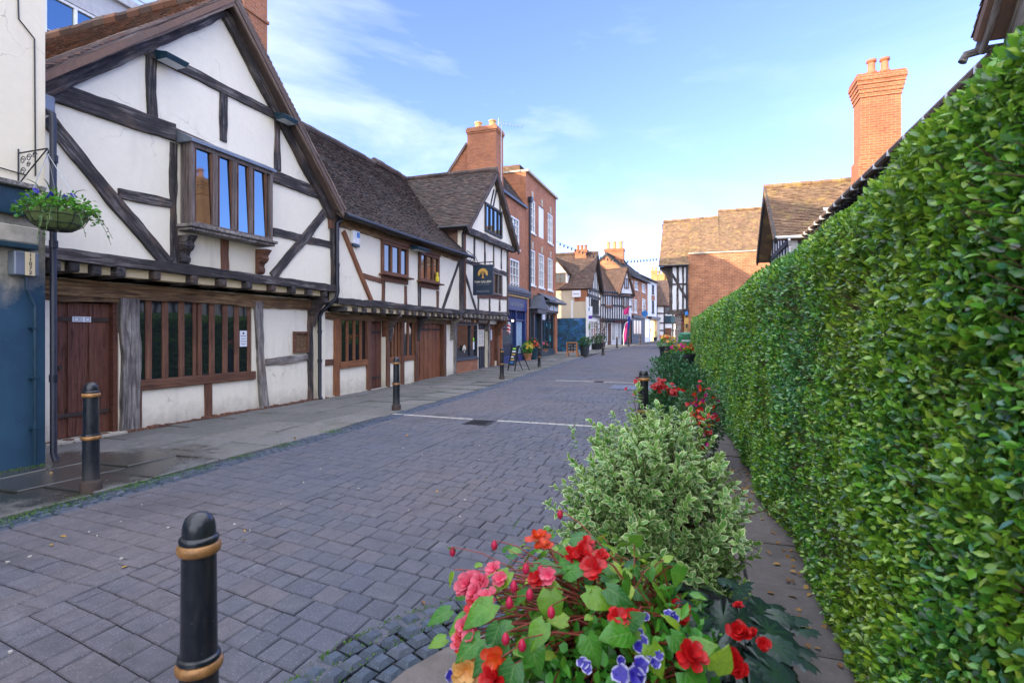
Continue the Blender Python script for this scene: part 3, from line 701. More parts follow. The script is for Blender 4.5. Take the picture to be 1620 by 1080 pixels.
def gum():
    m = MB()
    for _ in range(46):
        x, y = R.choice(((-3.2, 6), (-4.4, 3.2), (-2.2, 8), (-3.9, 2.4), (-3.0, 4.6))); x += R.gauss(0, .7); y += R.gauss(0, .9); r = R.uniform(.005, .013); k = R.randint(6, 9)
        if in_ring(x, y, 1.4): continue
        m.prism(lambda u, v, d: (x + u, y + v, d), [(r * R.uniform(.7, 1.2) * math.cos(6.283 * i / k), r * R.uniform(.7, 1.2) * math.sin(6.283 * i / k)) for i in range(k)], -.004, .0075)
    stuff(m.build('chewing_gum', M['paint_line']))
gum()
def moss():
    P = []
    for _ in range(2600):                           # weeds in the kerb joints
        y = R.choice((2.9, 3.1, 3.3, 3.6, 4.0, 4.2, 4.45, 4.9, 5.5, 6.3, 7.4)) + R.gauss(0, .11); P.append((-5.62 + R.gauss(0, .09), y, .006))
    for _ in range(900): P.append((-7.55 + abs(R.gauss(0, .06)), R.uniform(2.8, 4.4), .012))
    for _ in range(1500):
        a = R.uniform(.4, 1.3) * math.pi; r = 1.0 + R.choice((.37, .38, .375, .27, .165)) + R.gauss(0, .014); P.append((SETC[0] + r * math.cos(a), SETC[1] + r * math.sin(a), .004))
    for _ in range(500): P.append((-1.0 - abs(R.gauss(0, .25)), R.uniform(2.5, 6), -.004))
    P = np.array(P); n = len(P); P[:, 2] += 0
    o = leafmesh('moss', P, rnd(n) * .6 + [0, 0, .9], rnd(n), RG.uniform(.008, .02, n), RG.uniform(.006, .012, n), DIAM, M['moss']); stuff(o)
    Q = []
    for _ in range(110): Q.append((.56 + R.gauss(0, .06) - .035 * 0, R.uniform(1.8, 9), .03))
    for _ in range(70): Q.append((R.uniform(.18, .6), 6.2 + R.gauss(0, .5), .03))
    for _ in range(60): Q.append((.36 + R.gauss(0, .07), 2.1 + R.gauss(0, .3), .03))
    for _ in range(90): Q.append((-8.62 + abs(R.gauss(0, .1)), R.uniform(5, 24), .02))
    for _ in range(60): Q.append((R.uniform(-7.4, -1.5), R.uniform(2, 14), .01))
    Q = np.array(Q); n = len(Q)
    o = leafmesh('fallen_leaves', Q, rnd(n) * [1, 1, .15], rnd(n) * .35 + [0, 0, 1], RG.uniform(.03, .06, n), RG.uniform(.02, .035, n), OVAL, M['litter']); stuff(o)
moss()
# ---------------------------------------------------------------- left-hand houses
FU = Fac((-8.35, 0), (-8.35, 1)); FL = Fac((-8.72, 0), (-8.72, 1))
def joists(parent, fac, ys, z0, z1, mat, x0=-8.76, x1=-8.25, w=.17):
    for i, y in enumerate(ys):
        m = MB(); a = R.uniform(-.02, .02); ww = w * R.uniform(.85, 1.15); zz = R.uniform(-.012, .012)
        m.add([(x0, y - ww / 2, z0 + zz), (x1 + a, y - ww / 2 * .9, z0 + .02 + zz), (x1 + a, y + ww / 2 * .9, z0 + .02 + zz), (x0, y + ww / 2, z0 + zz),
               (x0, y - ww / 2, z1), (x1 + a, y - ww / 2 * .9, z1), (x1 + a, y + ww / 2 * .9, z1), (x0, y + ww / 2, z1)], MB.BF)
        m.build('joist', mat, parent, bevel=.03, seg=3)
def plank_door(f, parent, u0, u1, v0, v1, d, mat, n=3, name='door', proud=.015, recess=True):
    m = MB(); w = (u1 - u0) / n
    for i in range(n): m.pbox(f.P, u0 + i * w + .006, u0 + (i + 1) * w - .006, v0, v1, d - .05, d + R.uniform(0, .006))
    m.pbox(f.P, u0, u1, v0, v1, d - .07, d - .03)
    for i in range(1, n): m.pbox(f.P, u0 + i * w - .022, u0 + i * w + .022, v0 + .01, v1 - .01, d + .004, d + .024)
    return m.build(name, mat, parent, bevel=.005)
def house_gable():
    t = thing('timber_framed_house', 'large jettied house with close cream gable, tall oriel window and red-brown door', 'house', (-8.72, 7.8, 0))
    # walls
    FU.wall(t, [(4.4, 2.62), (11.1, 2.62), (11.1, 4.62), (7.75, 7.72), (4.5, 4.78), (4.4, 4.7)], [(6.95, 8.6, 3.5, 4.8)], M['plaster'], .25, 'wall')
    FL.wall(t, [(4.4, -.05), (11.05, -.05), (11.05, 2.4), (4.4, 2.4)], [(5.16, 6.12, .02, 2.14), (6.42, 8.84, .82, 2.2)], M['plaster_low'], .22, 'ground_wall')
    m = MB(); m.box(-17, -8.62, 4.42, 4.62, 0, 4.7); m.box(-17, -8.62, 10.85, 11.02, 0, 4.5); m.box(-17, -16.8, 4.6, 10.85, 0, 7.5); m.build('rear_wall', M['plaster'], t)
    m = MB(); m.box(-8.72, -8.36, 4.42, 11.05, 2.605, 2.62); m.build('soffit', M['joint_plaster'], t)
    # roof
    T = M['tile_gable']; ap = (7.75, 7.87); le = (4.46, 4.84); re = (10.98, 4.60)
    tiles('roof', (-16.9, le[0], le[1]), (-8.03, le[0], le[1]), (-8.03, ap[0], ap[1]), (-16.9, ap[0], ap[1]), T, t, .105, .165)
    tiles('roof', (-8.03, re[0], re[1]), (-16.9, re[0], re[1]), (-16.9, ap[0], ap[1]), (-8.03, ap[0], ap[1]), M['tile_left'], t, .105, .165)
    ridge(t, (-8.05, ap[0], ap[1] + .03), (-16.9, ap[0], ap[1] + .03), M['tile_gable'])
    FB = Fac((-8.05, 0), (-8.05, 1))
    for (a, b) in (((4.36, 4.68), (7.75, 7.70)), ((11.05, 4.43), (7.75, 7.70))):
        FB.timber(t, 'barge_board', a, b, .17, M['barge'], d0=-.05, d1=.0, wob=.5)
        s = .075 if a[0] < 7 else -.075
        FB.timber(t, 'verge_board', (a[0], a[1] + .13), (b[0], b[1] + .125), .05, M['barge'], d0=-.09, d1=.02, wob=.4)
        FU.timber(t, 'rafter', (a[0] + s * 2.2, a[1] - .10), (b[0], b[1] - .17), .2, M['oak'], d0=-.05, d1=.10, wob=1.2)
        m = MB(); q = .02
        m.quad((-8.34, a[0], a[1] + .03), (-8.08, a[0], a[1] + .03), (-8.08, b[0], b[1] + .03), (-8.34, b[0], b[1] + .03))
        m.build('soffit_board', M['black_grey'], t)
    O = M['oak']
    # timbers of the upper floor, as photographed
    tb = lambda n, a, b, w, mt=O, **k: FU.ptimber(t, n, a, b, w, mt, **k)
    tb('tie_beam', (60, 137), (276, 211), .30, d1=.05); tb('tie_beam', (424, 277), (536, 318), .26, d1=.05)
    tb('tie_beam', (276, 209), (424, 279), .2, d1=.02)
    tb('collar', (204, 66), (463, 196), .19, d1=.045)
    tb('stud', (238, 90), (239, 186), .17); tb('stud', (353, 148), (352, 224), .16); tb('stud', (438, 188), (438, 270), .15)
    tb('brace', (70, 188), (264, 418), .23, d1=.045); tb('rail', (186, 306), (275, 324), .16); tb('stud', (274, 226), (275, 420), .13)
    tb('rail', (431, 366), (522, 387), .17); tb('brace', (520, 326), (430, 438), .2, d1=.045)
    tb('corner_post', (527, 322), (528, 462), .26, M['oak'], d1=.07); tb('corner_post', (521, 318), (522, 362), .14, M['oak_brown'], d1=.08)
    tb('stud', (354, 372), (354, 430), .17, M['oak_brown'])
    FU.timber(t, 'jetty_beam', (4.45, 2.69), (11.02, 2.67), .17, O, d0=-.1, d1=.11, wob=.8)
    FL.timber(t, 'wall_plate', (4.45, 2.27), (11.05, 2.26), .24, M['oak_gold'], d0=-.1, d1=.06)
    ys = [FU.px(x, y, .06)[0] for x, y in ((84, 416), (117, 421), (153, 425), (189, 428.6), (247, 435), (305, 442), (351, 448), (392, 453), (431, 457.5), (462, 462), (490, 465), (514, 469))]
    joists(t, FU, ys, 2.43, 2.6, O)
    m = MB()
    for a, b in zip(ys, ys[1:]): m.box(-8.60, -8.37, a + .05, b - .05, 2.47, 2.6)
    m.build('joist_infill', M['joint_plaster'], t)
    # stained panels under the oriel
    m = MB(); m.pbox(FU.P, 7.0, 8.6, 2.79, 3.35, .0, .006); m.build('stained_panel', M['plaster_stain'], t)
    # oriel window
    FO = Fac((-8.05, 0), (-8.05, 1)); G = M['win_grey']
    o = MB(); P = FO.P; u0, u1, v0, v1 = 6.86, 8.70, 3.44, 4.82
    for u in (u0, u1 - .07): o.pbox(P, u, u + .07, v0, v1, -.075, 0)
    o.pbox(P, u0 + .07, u1 - .07, v1 - .08, v1, -.07, -.002); o.pbox(P, u0 + .07, u1 - .07, v0, v0 + .05, -.07, -.002)
    cols = [FO.px(x, 300)[0] for x in (310, 335.5, 347, 366.7, 377, 393.7, 402, 421.5)]
    for a, b in ((cols[1], cols[2]), (cols[3], cols[4]), (cols[5], cols[6])):
        o.pbox(P, a + .02, b - .02, v0 + .05, v1 - .08, -.07, .0); o.pbox(P, (a + b) / 2 - .014, (a + b) / 2 + .014, v0 + .05, v1 - .08, 0, .014)
    for a in (u0, u1):                              # moulded cheeks
        s = -1 if a == u0 else 1
        for k in range(4): o.box(-8.33 + k * .066, -8.29 + k * .066, a - .03 + (.05 if s < 0 else -.05), a + .03 + (.05 if s < 0 else -.05) + .0, v0, v1)
        o.box(-8.34, -8.07, a + (.035 if s < 0 else -.075), a + (.075 if s < 0 else -.035), v0, v1)
    w = o.build('oriel_window', G, t, bevel=.006)
    for a, b in zip(cols[::2], cols[1::2]):
        g = MB(); e = R.uniform(-.008, .004); g.add([P(a, v0 + .05, -.008), P(b, v0 + .05, -.008 + e), P(b, v1 - .08, -.046 + e), P(a, v1 - .08, -.046)], [(0, 1, 2, 3)]); g.build('pane', M['glass_sky'], w)
        s = MB()
        for x0, x1 in ((a - .004, a + .010), (b - .010, b + .004)): s.pbox(P, x0, x1, v0 + .05, v1 - .08, -.06, -.001)
        s.build('sash_frame', M['win_brown'], w)
    m = MB(); m.add([FU.P(6.8, 5.02, .0), FU.P(8.78, 5.02, 0), FO.P(8.74, 4.86, .05), FO.P(6.82, 4.86, .05), FO.P(8.74, 4.81, .05), FO.P(6.82, 4.81, .05), FU.P(8.78, 4.81, 0), FU.P(6.8, 4.81, 0)],
                    [(0, 1, 2, 3), (3, 2, 4, 5), (0, 3, 5, 7), (1, 6, 4, 2), (5, 4, 6, 7)]); m.build('lead_hood', M['lead'], t)
    m = MB(); m.box(-8.34, -7.99, 6.80, 8.78, 3.385, 3.44); m.box(-8.34, -8.03, 6.84, 8.74, 3.33, 3.383); m.build('oriel_sill', M['oak_grey'], t, bevel=.015, seg=2)
    for y in (6.93, 8.62):
        prof = [(0, 2.78), (.05, 2.78), (.09, 2.82), (.10, 2.88), (.07, 2.93), (.09, 2.99), (.15, 3.02), (.19, 3.08), (.17, 3.14), (.22, 3.2), (.27, 3.26), (0, 3.26)]
        m = MB(); m.prism(lambda u, v, d: (-8.34 + u, y + d, v), prof, -.09, .09); m.build('corbel', M['oak_brown'] if y > 8 else M['oak'], t, bevel=.01)
    # ground floor
    lt = lambda n, a, b, w, mt, **k: FL.ptimber(t, n, a, b, w, mt, **k)
    FL.timber(t, 'door_post', (6.28, 0.0), (6.27, 2.16), .30, M['oak_grey'], d0=-.1, d1=.07, wob=1.1)
    FL.timber(t, 'door_jamb', (6.11, 0.0), (6.11, 2.14), .12, M['door_red'], d0=-.2, d1=-.02, wob=.2)
    FL.timber(t, 'lintel', (5.0, 2.12), (6.15, 2.12), .1, M['oak_gold'], d0=-.15, d1=.03)
    FL.timber(t, 'window_rail', (6.42, .74), (8.9, .74), .17, M['oak_brown'], d0=-.1, d1=.05, wob=.4)
    FL.timber(t, 'stud', (7.78, .0), (7.78, .66), .15, M['oak_brown'], wob=.4); FL.timber(t, 'stud', (6.44, .0), (6.44, .70), .08, M['oak_brown'], wob=.4)
    lt('post', (405, 476), (415, 647), .22, M['oak_grey'], d1=.06, wob=1.4)
    FL.timber(t, 'rail', (9.2, .98), (10.55, 1.05), .16, M['oak_grey']); lt('post', (490, 478), (490, 636), .16, M['oak'], d1=.05)
    m = MB()
    for k in range(60):
        y = 4.9 + k * .105; m.box(-8.74, -8.66 + R.uniform(0, .04), y, y + .095, -.02, .045 + R.uniform(-.015, .02))
    m.build('brick_plinth', M['brick_dark'], t, bevel=.008)
    # window: heavy mullions
    fw = MB(); P = FL.P
    for a, b in ((218, 224), (231, 243), (257, 269), (283, 294.5), (306, 313), (314, 322), (332, 342), (353, 362.5), (371.7, 380.5), (392, 399)):
        ua, ub = FL.px(a, 530)[0], FL.px(b, 530)[0]; fw.pbox(P, ua + .012, ub - .012, .82, 2.2, -.09, -.012)
    wo = fw.build('window', M['win_brown'], t, bevel=.012)
    eds = [(224, 231), (243, 257), (269, 283), (294.5, 306), (322, 332), (342, 353), (362.5, 371.7), (380.5, 392)]
    for a, b in eds:
        e = R.uniform(-.01, .01); ua, ub = FL.px(a, 530)[0], FL.px(b, 530)[0]; g = MB(); g.quad(P(ua - .02, .82, -.035), P(ub + .02, .82, -.035 + e * .6), P(ub + .02, 2.2, -.035 + e * .6), P(ua - .02, 2.2, -.035)); g.build('pane', M['glass'], wo)
    n = MB(); n.pbox(P, FL.px(381, 540)[0], FL.px(392, 540)[0], FL.px(386, 548)[1], FL.px(386, 523)[1], -.028, -.022)
    p = thing('paper_notice', 'white paper notice taped inside the many-mullioned ground floor window', 'notice', P(8.72, 1.25, -.047))
    n.build('sheet', M['paper'], p)
    n = MB(); uu = FL.px(386.5, 530)[0]
    for k, (w, h) in enumerate(((.04, .04), (.14, .01), (.12, .01), (.15, .01), (.13, .01), (.14, .01))):
        v = FL.px(386, 527)[1] - k * .055; n.pbox(P, uu - w / 2, uu + w / 2, v - h / 2, v + h / 2, -.022, -.020)
    n.build('print', M['ink'], p)
    # door
    d = plank_door(FL, t, 5.17, 6.06, .06, 2.06, -.12, M['door_red'], 3)
    m = MB(); m.pbox(P, 5.17, 6.04, 1.78, 1.84, -.112, -.092); m.build('strap_hinge', M['rust'], d); m = MB(); m.pbox(P, 5.17, 6.04, .36, .42, -.112, -.092); m.build('strap_hinge', M['rust'], d)
    m = MB(); m.pbox(P, 5.50, 5.76, 1.77, 1.85, -.094, -.085); m.build('door_plate', M['paper'], d)
    m = MB()
    for a, b in ((5.52, 5.59), (5.60, 5.635), (5.68, 5.74)):
        m.pbox(P, a, b, 1.785, 1.79, -.085, -.083); m.pbox(P, a, b, 1.83, 1.835, -.085, -.083); m.pbox(P, a, a + .005, 1.79, 1.83, -.085, -.083); m.pbox(P, b - .005, b, 1.79, 1.83, -.085, -.083)
    m.build('door_plate_print', M['ink'], d)
    m = MB(); m.tube([P(5.33, 1.1, -.1), P(5.33, 1.1, -.07)], .03, 14); m.build('lock', M['rust'], d)
    m = MB(); m.pbox(P, 5.05, 6.2, -.02, .05, -.2, .1); m.build('threshold', M['stone'], t, bevel=.01)
    # notice board
    nb = thing('notice_board', 'small weathered wooden notice board on the cream wall', 'notice board', P(10.2, 1.4, .02))
    m = MB(); a, b, c, e = 10.02, 10.5, 1.15, 1.64
    m.pbox(P, a, b, c, c + .05, 0, .06); m.pbox(P, a, b, e - .05, e, 0, .06); m.pbox(P, a, a + .05, c + .05, e - .05, 0, .06); m.pbox(P, b - .05, b, c + .05, e - .05, 0, .06); m.build('frame', M['oak_brown'], nb)
    m = MB(); m.pbox(P, a + .05, b - .05, c + .05, e - .05, .0, .02); m.build('panel', M['oak_gold'], nb)
    # floodlights under the verge
    def flood(par, f, px, py, w=.42):
        u, v = f.px(px, py, .2); m = MB(); Q = f.P
        m.add([Q(u - w / 2, v + .05, .12), Q(u + w / 2, v + .05, .12), Q(u + w / 2, v - .02, .40), Q(u - w / 2, v - .02, .40), Q(u - w / 2 + .03, v - .10, .14), Q(u + w / 2 - .03, v - .10, .14), Q(u + w / 2 - .03, v - .10, .36), Q(u - w / 2 + .03, v - .10, .36)],
              [(0, 1, 2, 3), (0, 4, 5, 1), (1, 5, 6, 2), (2, 6, 7, 3), (3, 7, 4, 0)])
        m.pbox(Q, u - .04, u + .04, v - .06, v + .02, .0, .13)
        o = m.build('floodlight', M['dark_teal'], par, bevel=.008)
        g = MB(); g.quad(Q(u - w / 2 + .035, v - .102, .145), Q(u + w / 2 - .035, v - .102, .145), Q(u + w / 2 - .035, v - .102, .355), Q(u - w / 2 + .035, v - .102, .355)); g.build('lens', M['lamp_glass'], o)
    flood(t, FU, 268, 92); flood(t, FU, 450, 186)
    # chimney behind the ridge
    m = MB(); m.box(-12.3, -11.4, 11.3, 12.1, 7, 11.2); m.box(-12.34, -11.36, 11.26, 12.14, 10.2, 10.28); m.build('chimney', M['brick_orange'], t)
    # lead hopper, gutter end and downpipe at the left corner
    m = MB(); m.box(-8.3, -7.95, 4.30, 4.62, 4.72, 4.80); m.box(-8.25, -8.0, 4.46, 4.80, 4.47, 4.70); m.build('hopper', M['lead'], t, bevel=.02)
    m = MB(); m.tube([(-8.0, 4.52, 4.5), (-7.56, 4.50, 4.3), (-7.54, 4.49, 4.2), (-7.53, 4.49, .12), (-7.5, 4.5, .03)], .036, 12)
    for z in (1.0, 2.65, 3.7): m.tube([(-7.53, 4.49, z), (-7.53, 4.49, z + .09)], .047, 12)
    m.build('downpipe', M['pipe'], t, smooth=True)
    m = MB(); m.tube([(-8.2, 11.08, 4.42), (-8.22, 11.1, 4.34), (-8.24, 10.98, 4.25), (-8.23, 10.98, 2.55), (-8.25, 10.94, 2.42), (-8.55, 10.82, 2.12), (-8.6, 10.8, 2.0), (-8.6, 10.8, .1), (-8.55, 10.8, .03)], .045, 12)
    for z in (.9, 1.6, 3.2): m.tube([(-8.6 if z < 2 else -8.23, 10.8 if z < 2 else 10.98, z), (-8.6 if z < 2 else -8.23, 10.8 if z < 2 else 10.98, z + .08)], .055, 12)
    m.build('downpipe', M['pipe'], t, smooth=True)
    FS = Fac((-8.6, 10.95), (-7.6, 10.95))
    m = MB(); m.prism(lambda u, v, d: (-8.68 + u, 10.62 + d, v), [(0, 1.75), (.05, 1.75), (.14, 2.05), (.28, 2.25), (.42, 2.32), (.42, 2.42), (0, 2.42)], -.07, .07); m.build('knee_bracket', M['oak'], t, bevel=.01)
    return flood
FLOOD = house_gable()

def house_low():
    t = thing('timber_framed_house', 'long low jettied house with one great tiled roof and two brown upper windows', 'house', (-8.72, 14.8, 0))
    Y0, Y1 = 11.08, 18.52
    FU.wall(t, [(Y0, 2.3), (Y1, 2.3), (Y1, 4.6), (Y0, 4.6)], [], M['plaster'], .2, 'wall')
    FL.wall(t, [(Y0, -.05), (Y1, -.05), (Y1, 2.14), (Y0, 2.14)], [(11.72, 13.0, .86, 1.97), (13.04, 13.88, -.02, 1.97), (14.05, 15.6, .86, 1.97), (15.72, 17.62, -.02, 1.97)], M['plaster_low'], .2, 'ground_wall')
    m = MB(); m.box(-8.72, -8.36, Y0, Y1, 2.275, 2.295); m.build('soffit', M['joint_plaster'], t)
    T = M['tile_left']; ze = 4.46; zr = 8.42
    def keep(p): return p.z > 7.87 - .98 * (p.y - 7.75) - .15 or p.y > 10.95
    tiles('roof', (-8.06, 11.0, ze), (-8.06, 18.5, ze), (-12.3, 21.8, zr - .1), (-12.3, 8.6, zr), T, t, .105, .165, sag=.05, keep=keep)
    m = MB(); m.quad((-12.3, 9.4, zr), (-12.3, 21.5, zr - .1), (-16.4, 21.5, 4.5), (-16.4, 9.4, 4.5)); m.build('rear_roof', T, t)
    m = MB(); m.box(-16.4, -16.2, 11.08, 21.4, 0, 4.6); m.build('rear_wall', M['plaster'], t)
    ridge(t, (-12.3, 10, zr + .02), (-12.3, 18.7, zr - .04), T); ridge(t, (-12.3, 18.7, zr + .06), (-12.3, 21.3, zr - .02), T, .14)
    tb = lambda n, a, b, w, mt, **k: FU.ptimber(t, n, a, b, w, mt, **k)
    FU.timber(t, 'eaves_beam', (Y0 + .1, 4.30), (Y1, 4.34), .2, M['oak_gold'], d0=-.05, d1=.06)
    FU.timber(t, 'jetty_beam', (Y0, 2.39), (Y1, 2.36), .17, M['oak'], d0=-.08, d1=.09)
    FL.timber(t, 'wall_plate', (Y0, 2.03), (Y1, 2.0), .16, M['oak_gold'], d0=-.08, d1=.05)
    ys = [11.35 + .43 * i for i in range(17)]
    joists(t, FU, ys, 2.12, 2.275, M['oak'], w=.15)
    m = MB()
    for a, b in zip(ys, ys[1:]): m.box(-8.6, -8.345, a + .05, b - .05, 2.16, 2.272)
    m.build('joist_infill', M['joint_plaster'], t)
    tb('brace', (542, 366), (588, 480), .14, M['oak_orange'], d1=.05, wob=.4); tb('rail', (574, 436), (606, 445), .13, M['oak_brown'], wob=.4)
    for a, b in (((606, 443), (606, 485)), ((641, 452), (641, 489)), ((692, 460), (692, 491))): tb('stud', a, b, .13, M['oak_brown'])
    tb('stud', (663, 398), (663, 490), .15, M['oak']); tb('brace', (727, 412), (699, 490), .14, M['oak']); tb('post', (729, 406), (729, 493), .3, M['oak'], d1=.06)
    FUo = Fac((-8.27, 0), (-8.27, 1))
    def oriel(xa, xb, ya, yb, n):
        (u0, v1), (u1, v0) = FUo.px(xa, ya), FUo.px(xb, yb); v1 = 4.16; v0 = 3.26
        o = FUo.window(t, u0, u1, v0, v1, M['win_brown'], M['glass'], d=-.07, fw=.08, ft=.07, mull=[u0 + (u1 - u0) * i / n for i in range(1, n)], mw=.07, bevel=.008)
        m = MB(); m.pbox(FU.P, u0 - .1, u1 + .12, v0 - .05, v0 - .004, .0, .2); m.build('window_sill', M['oak_brown'], t, bevel=.01); m = MB(); m.pbox(FU.P, u0, u1, v0 - .2, v0 - .052, 0, .06); m.build('apron_board', M['oak_brown'], t, bevel=.01); m = MB(); m.pbox(FU.P, u0 - .04, u1 + .04, v1 + .003, v1 + .1, 0, .1); m.build('window_head', M['oak_brown'], t, bevel=.01)
        m = MB(); m.pbox(FU.P, u0 + .0, u0 + .04, v0, v1, 0, .01); m.pbox(FU.P, u1 - .04, u1, v0, v1, 0, .01); m.build('window_cheek', M['win_brown'], t)
        return u0, u1, v0
    oriel(606, 647, 378, 441, 3); u0, u1, v0 = oriel(665, 696, 397, 450, 3)
    y = thing('window_ornament', 'small yellow figure standing inside the upper window nearest the hanging sign', 'ornament', FUo.P(u1 - .2, v0 + .06, -.03))
    m = MB(); c = FUo.P(u1 - .2, v0 + .05, -.0); m.lathe([(.055, 0), (.075, .06), (.06, .16), (.035, .2), (.045, .25), (.03, .31), (.004, .33)], c, 12); m.build('body', M['yellow'], y, smooth=True)
    # alarm box
    u, v = FU.px(560, 376); m = MB(); m.pbox(FU.P, u - .15, u + .15, v - .17, v + .17, 0, .09); m.build('alarm_box', M['white_paint'], t, bevel=.015)
    m = MB(); m.pbox(FU.P, u + .0, u + .12, v + .0, v + .13, .09, .094); m.build('alarm_badge', M['sky_blue'], t)
    m = MB(); m.pbox(FU.P, u - .14, u + .14, v - .235, v - .173, 0, .085); m.build('alarm_strobe', M['dark_teal'], t, bevel=.01)
    FLOOD(t, FU, 663, 392, .8)
    # gutter
    m = MB(); m.tube([(-8.0, 11.0, 4.43), (-7.99, 14, 4.41), (-7.99, 18.75, 4.43)], .06, 10); m.build('gutter', M['iron'], t, smooth=True)
    # ground floor
    P = FL.P; B = M['oak_brown']; OR = M['oak_orange']
    FL.timber(t, 'post', (11.57, 0), (11.57, 1.97), .22, OR, d1=.05, wob=.6)
    FL.timber(t, 'rail', (11.1, .86), (11.48, .86), .15, B); FL.timber(t, 'rail', (11.7, .78), (12.9, .80), .17, OR, d1=.06, wob=.4)
    for y, w in ((12.98, .18), (13.96, .16), (14.78, .17), (15.65, .18), (17.72, .22)): FL.timber(t, 'post', (y, 0), (y, 1.98), w, B, d0=-.14, d1=.06, wob=.8)
    FL.timber(t, 'rail', (14.05, .80), (14.7, .80), .17, OR, wob=.3); FL.timber(t, 'rail', (14.87, .80), (15.56, .82), .15, OR, wob=.3)
    def mullwin(u0, u1, n, off=.0):
        fw = MB(); w = (u1 - u0) / n
        for i in range(n + 1): fw.pbox(P, u0 + i * w - .05, u0 + i * w + .05, .87, 1.96, -.08, -.0)
        o = fw.build('window', OR, t, bevel=.01)
        for i in range(n):
            g = MB(); g.quad(P(u0 + i * w, .87, -.03), P(u0 + (i + 1) * w, .87, -.03), P(u0 + (i + 1) * w, 1.96, -.03), P(u0 + i * w, 1.96, -.03)); g.build('pane', M['glass'], o)
    mullwin(11.76, 12.96, 4); mullwin(14.08, 14.66, 3); mullwin(14.9, 15.52, 2)
    d = plank_door(FL, t, 13.06, 13.86, .03, 1.95, -.14, M['door_red'], 3)
    m = MB(); m.pbox(P, 13.1, 13.8, .3, .36, -.135, -.11); m.build('strap_hinge', M['rust'], d); m = MB(); m.pbox(P, 13.1, 13.8, 1.6, 1.66, -.135, -.11); m.build('strap_hinge', M['rust'], d)
    d = plank_door(FL, t, 15.78, 17.58, .03, 1.95, -.08, M['door_orange'], 6, name='double_door')
    m = MB(); m.pbox(P, 16.0, 16.8, 1.7, 1.76, -.06, -.04); m.build('strap_hinge', M['rust'], d); m = MB(); m.pbox(P, 16.9, 17.5, 1.7, 1.76, -.06, -.04); m.build('strap_hinge', M['rust'], d)
    for y in (14.02, 15.74, 18.3):
        m = MB(); m.prism(lambda u, v, e: (-8.70 + u, y + e, v), [(0, 1.35), (.06, 1.35), (.1, 1.7), (.22, 1.95), (.42, 2.08), (.42, 2.16), (.28, 2.12), (0, 2.12)], -.06, .06); m.build('knee_bracket', M['oak'] if y < 16 else M['oak_grey'], t, bevel=.012)
    m = MB(); m.box(-8.73, -8.67, Y0, Y1, -.03, .035); m.build('plinth', M['stone'], t, bevel=.01)
house_low()

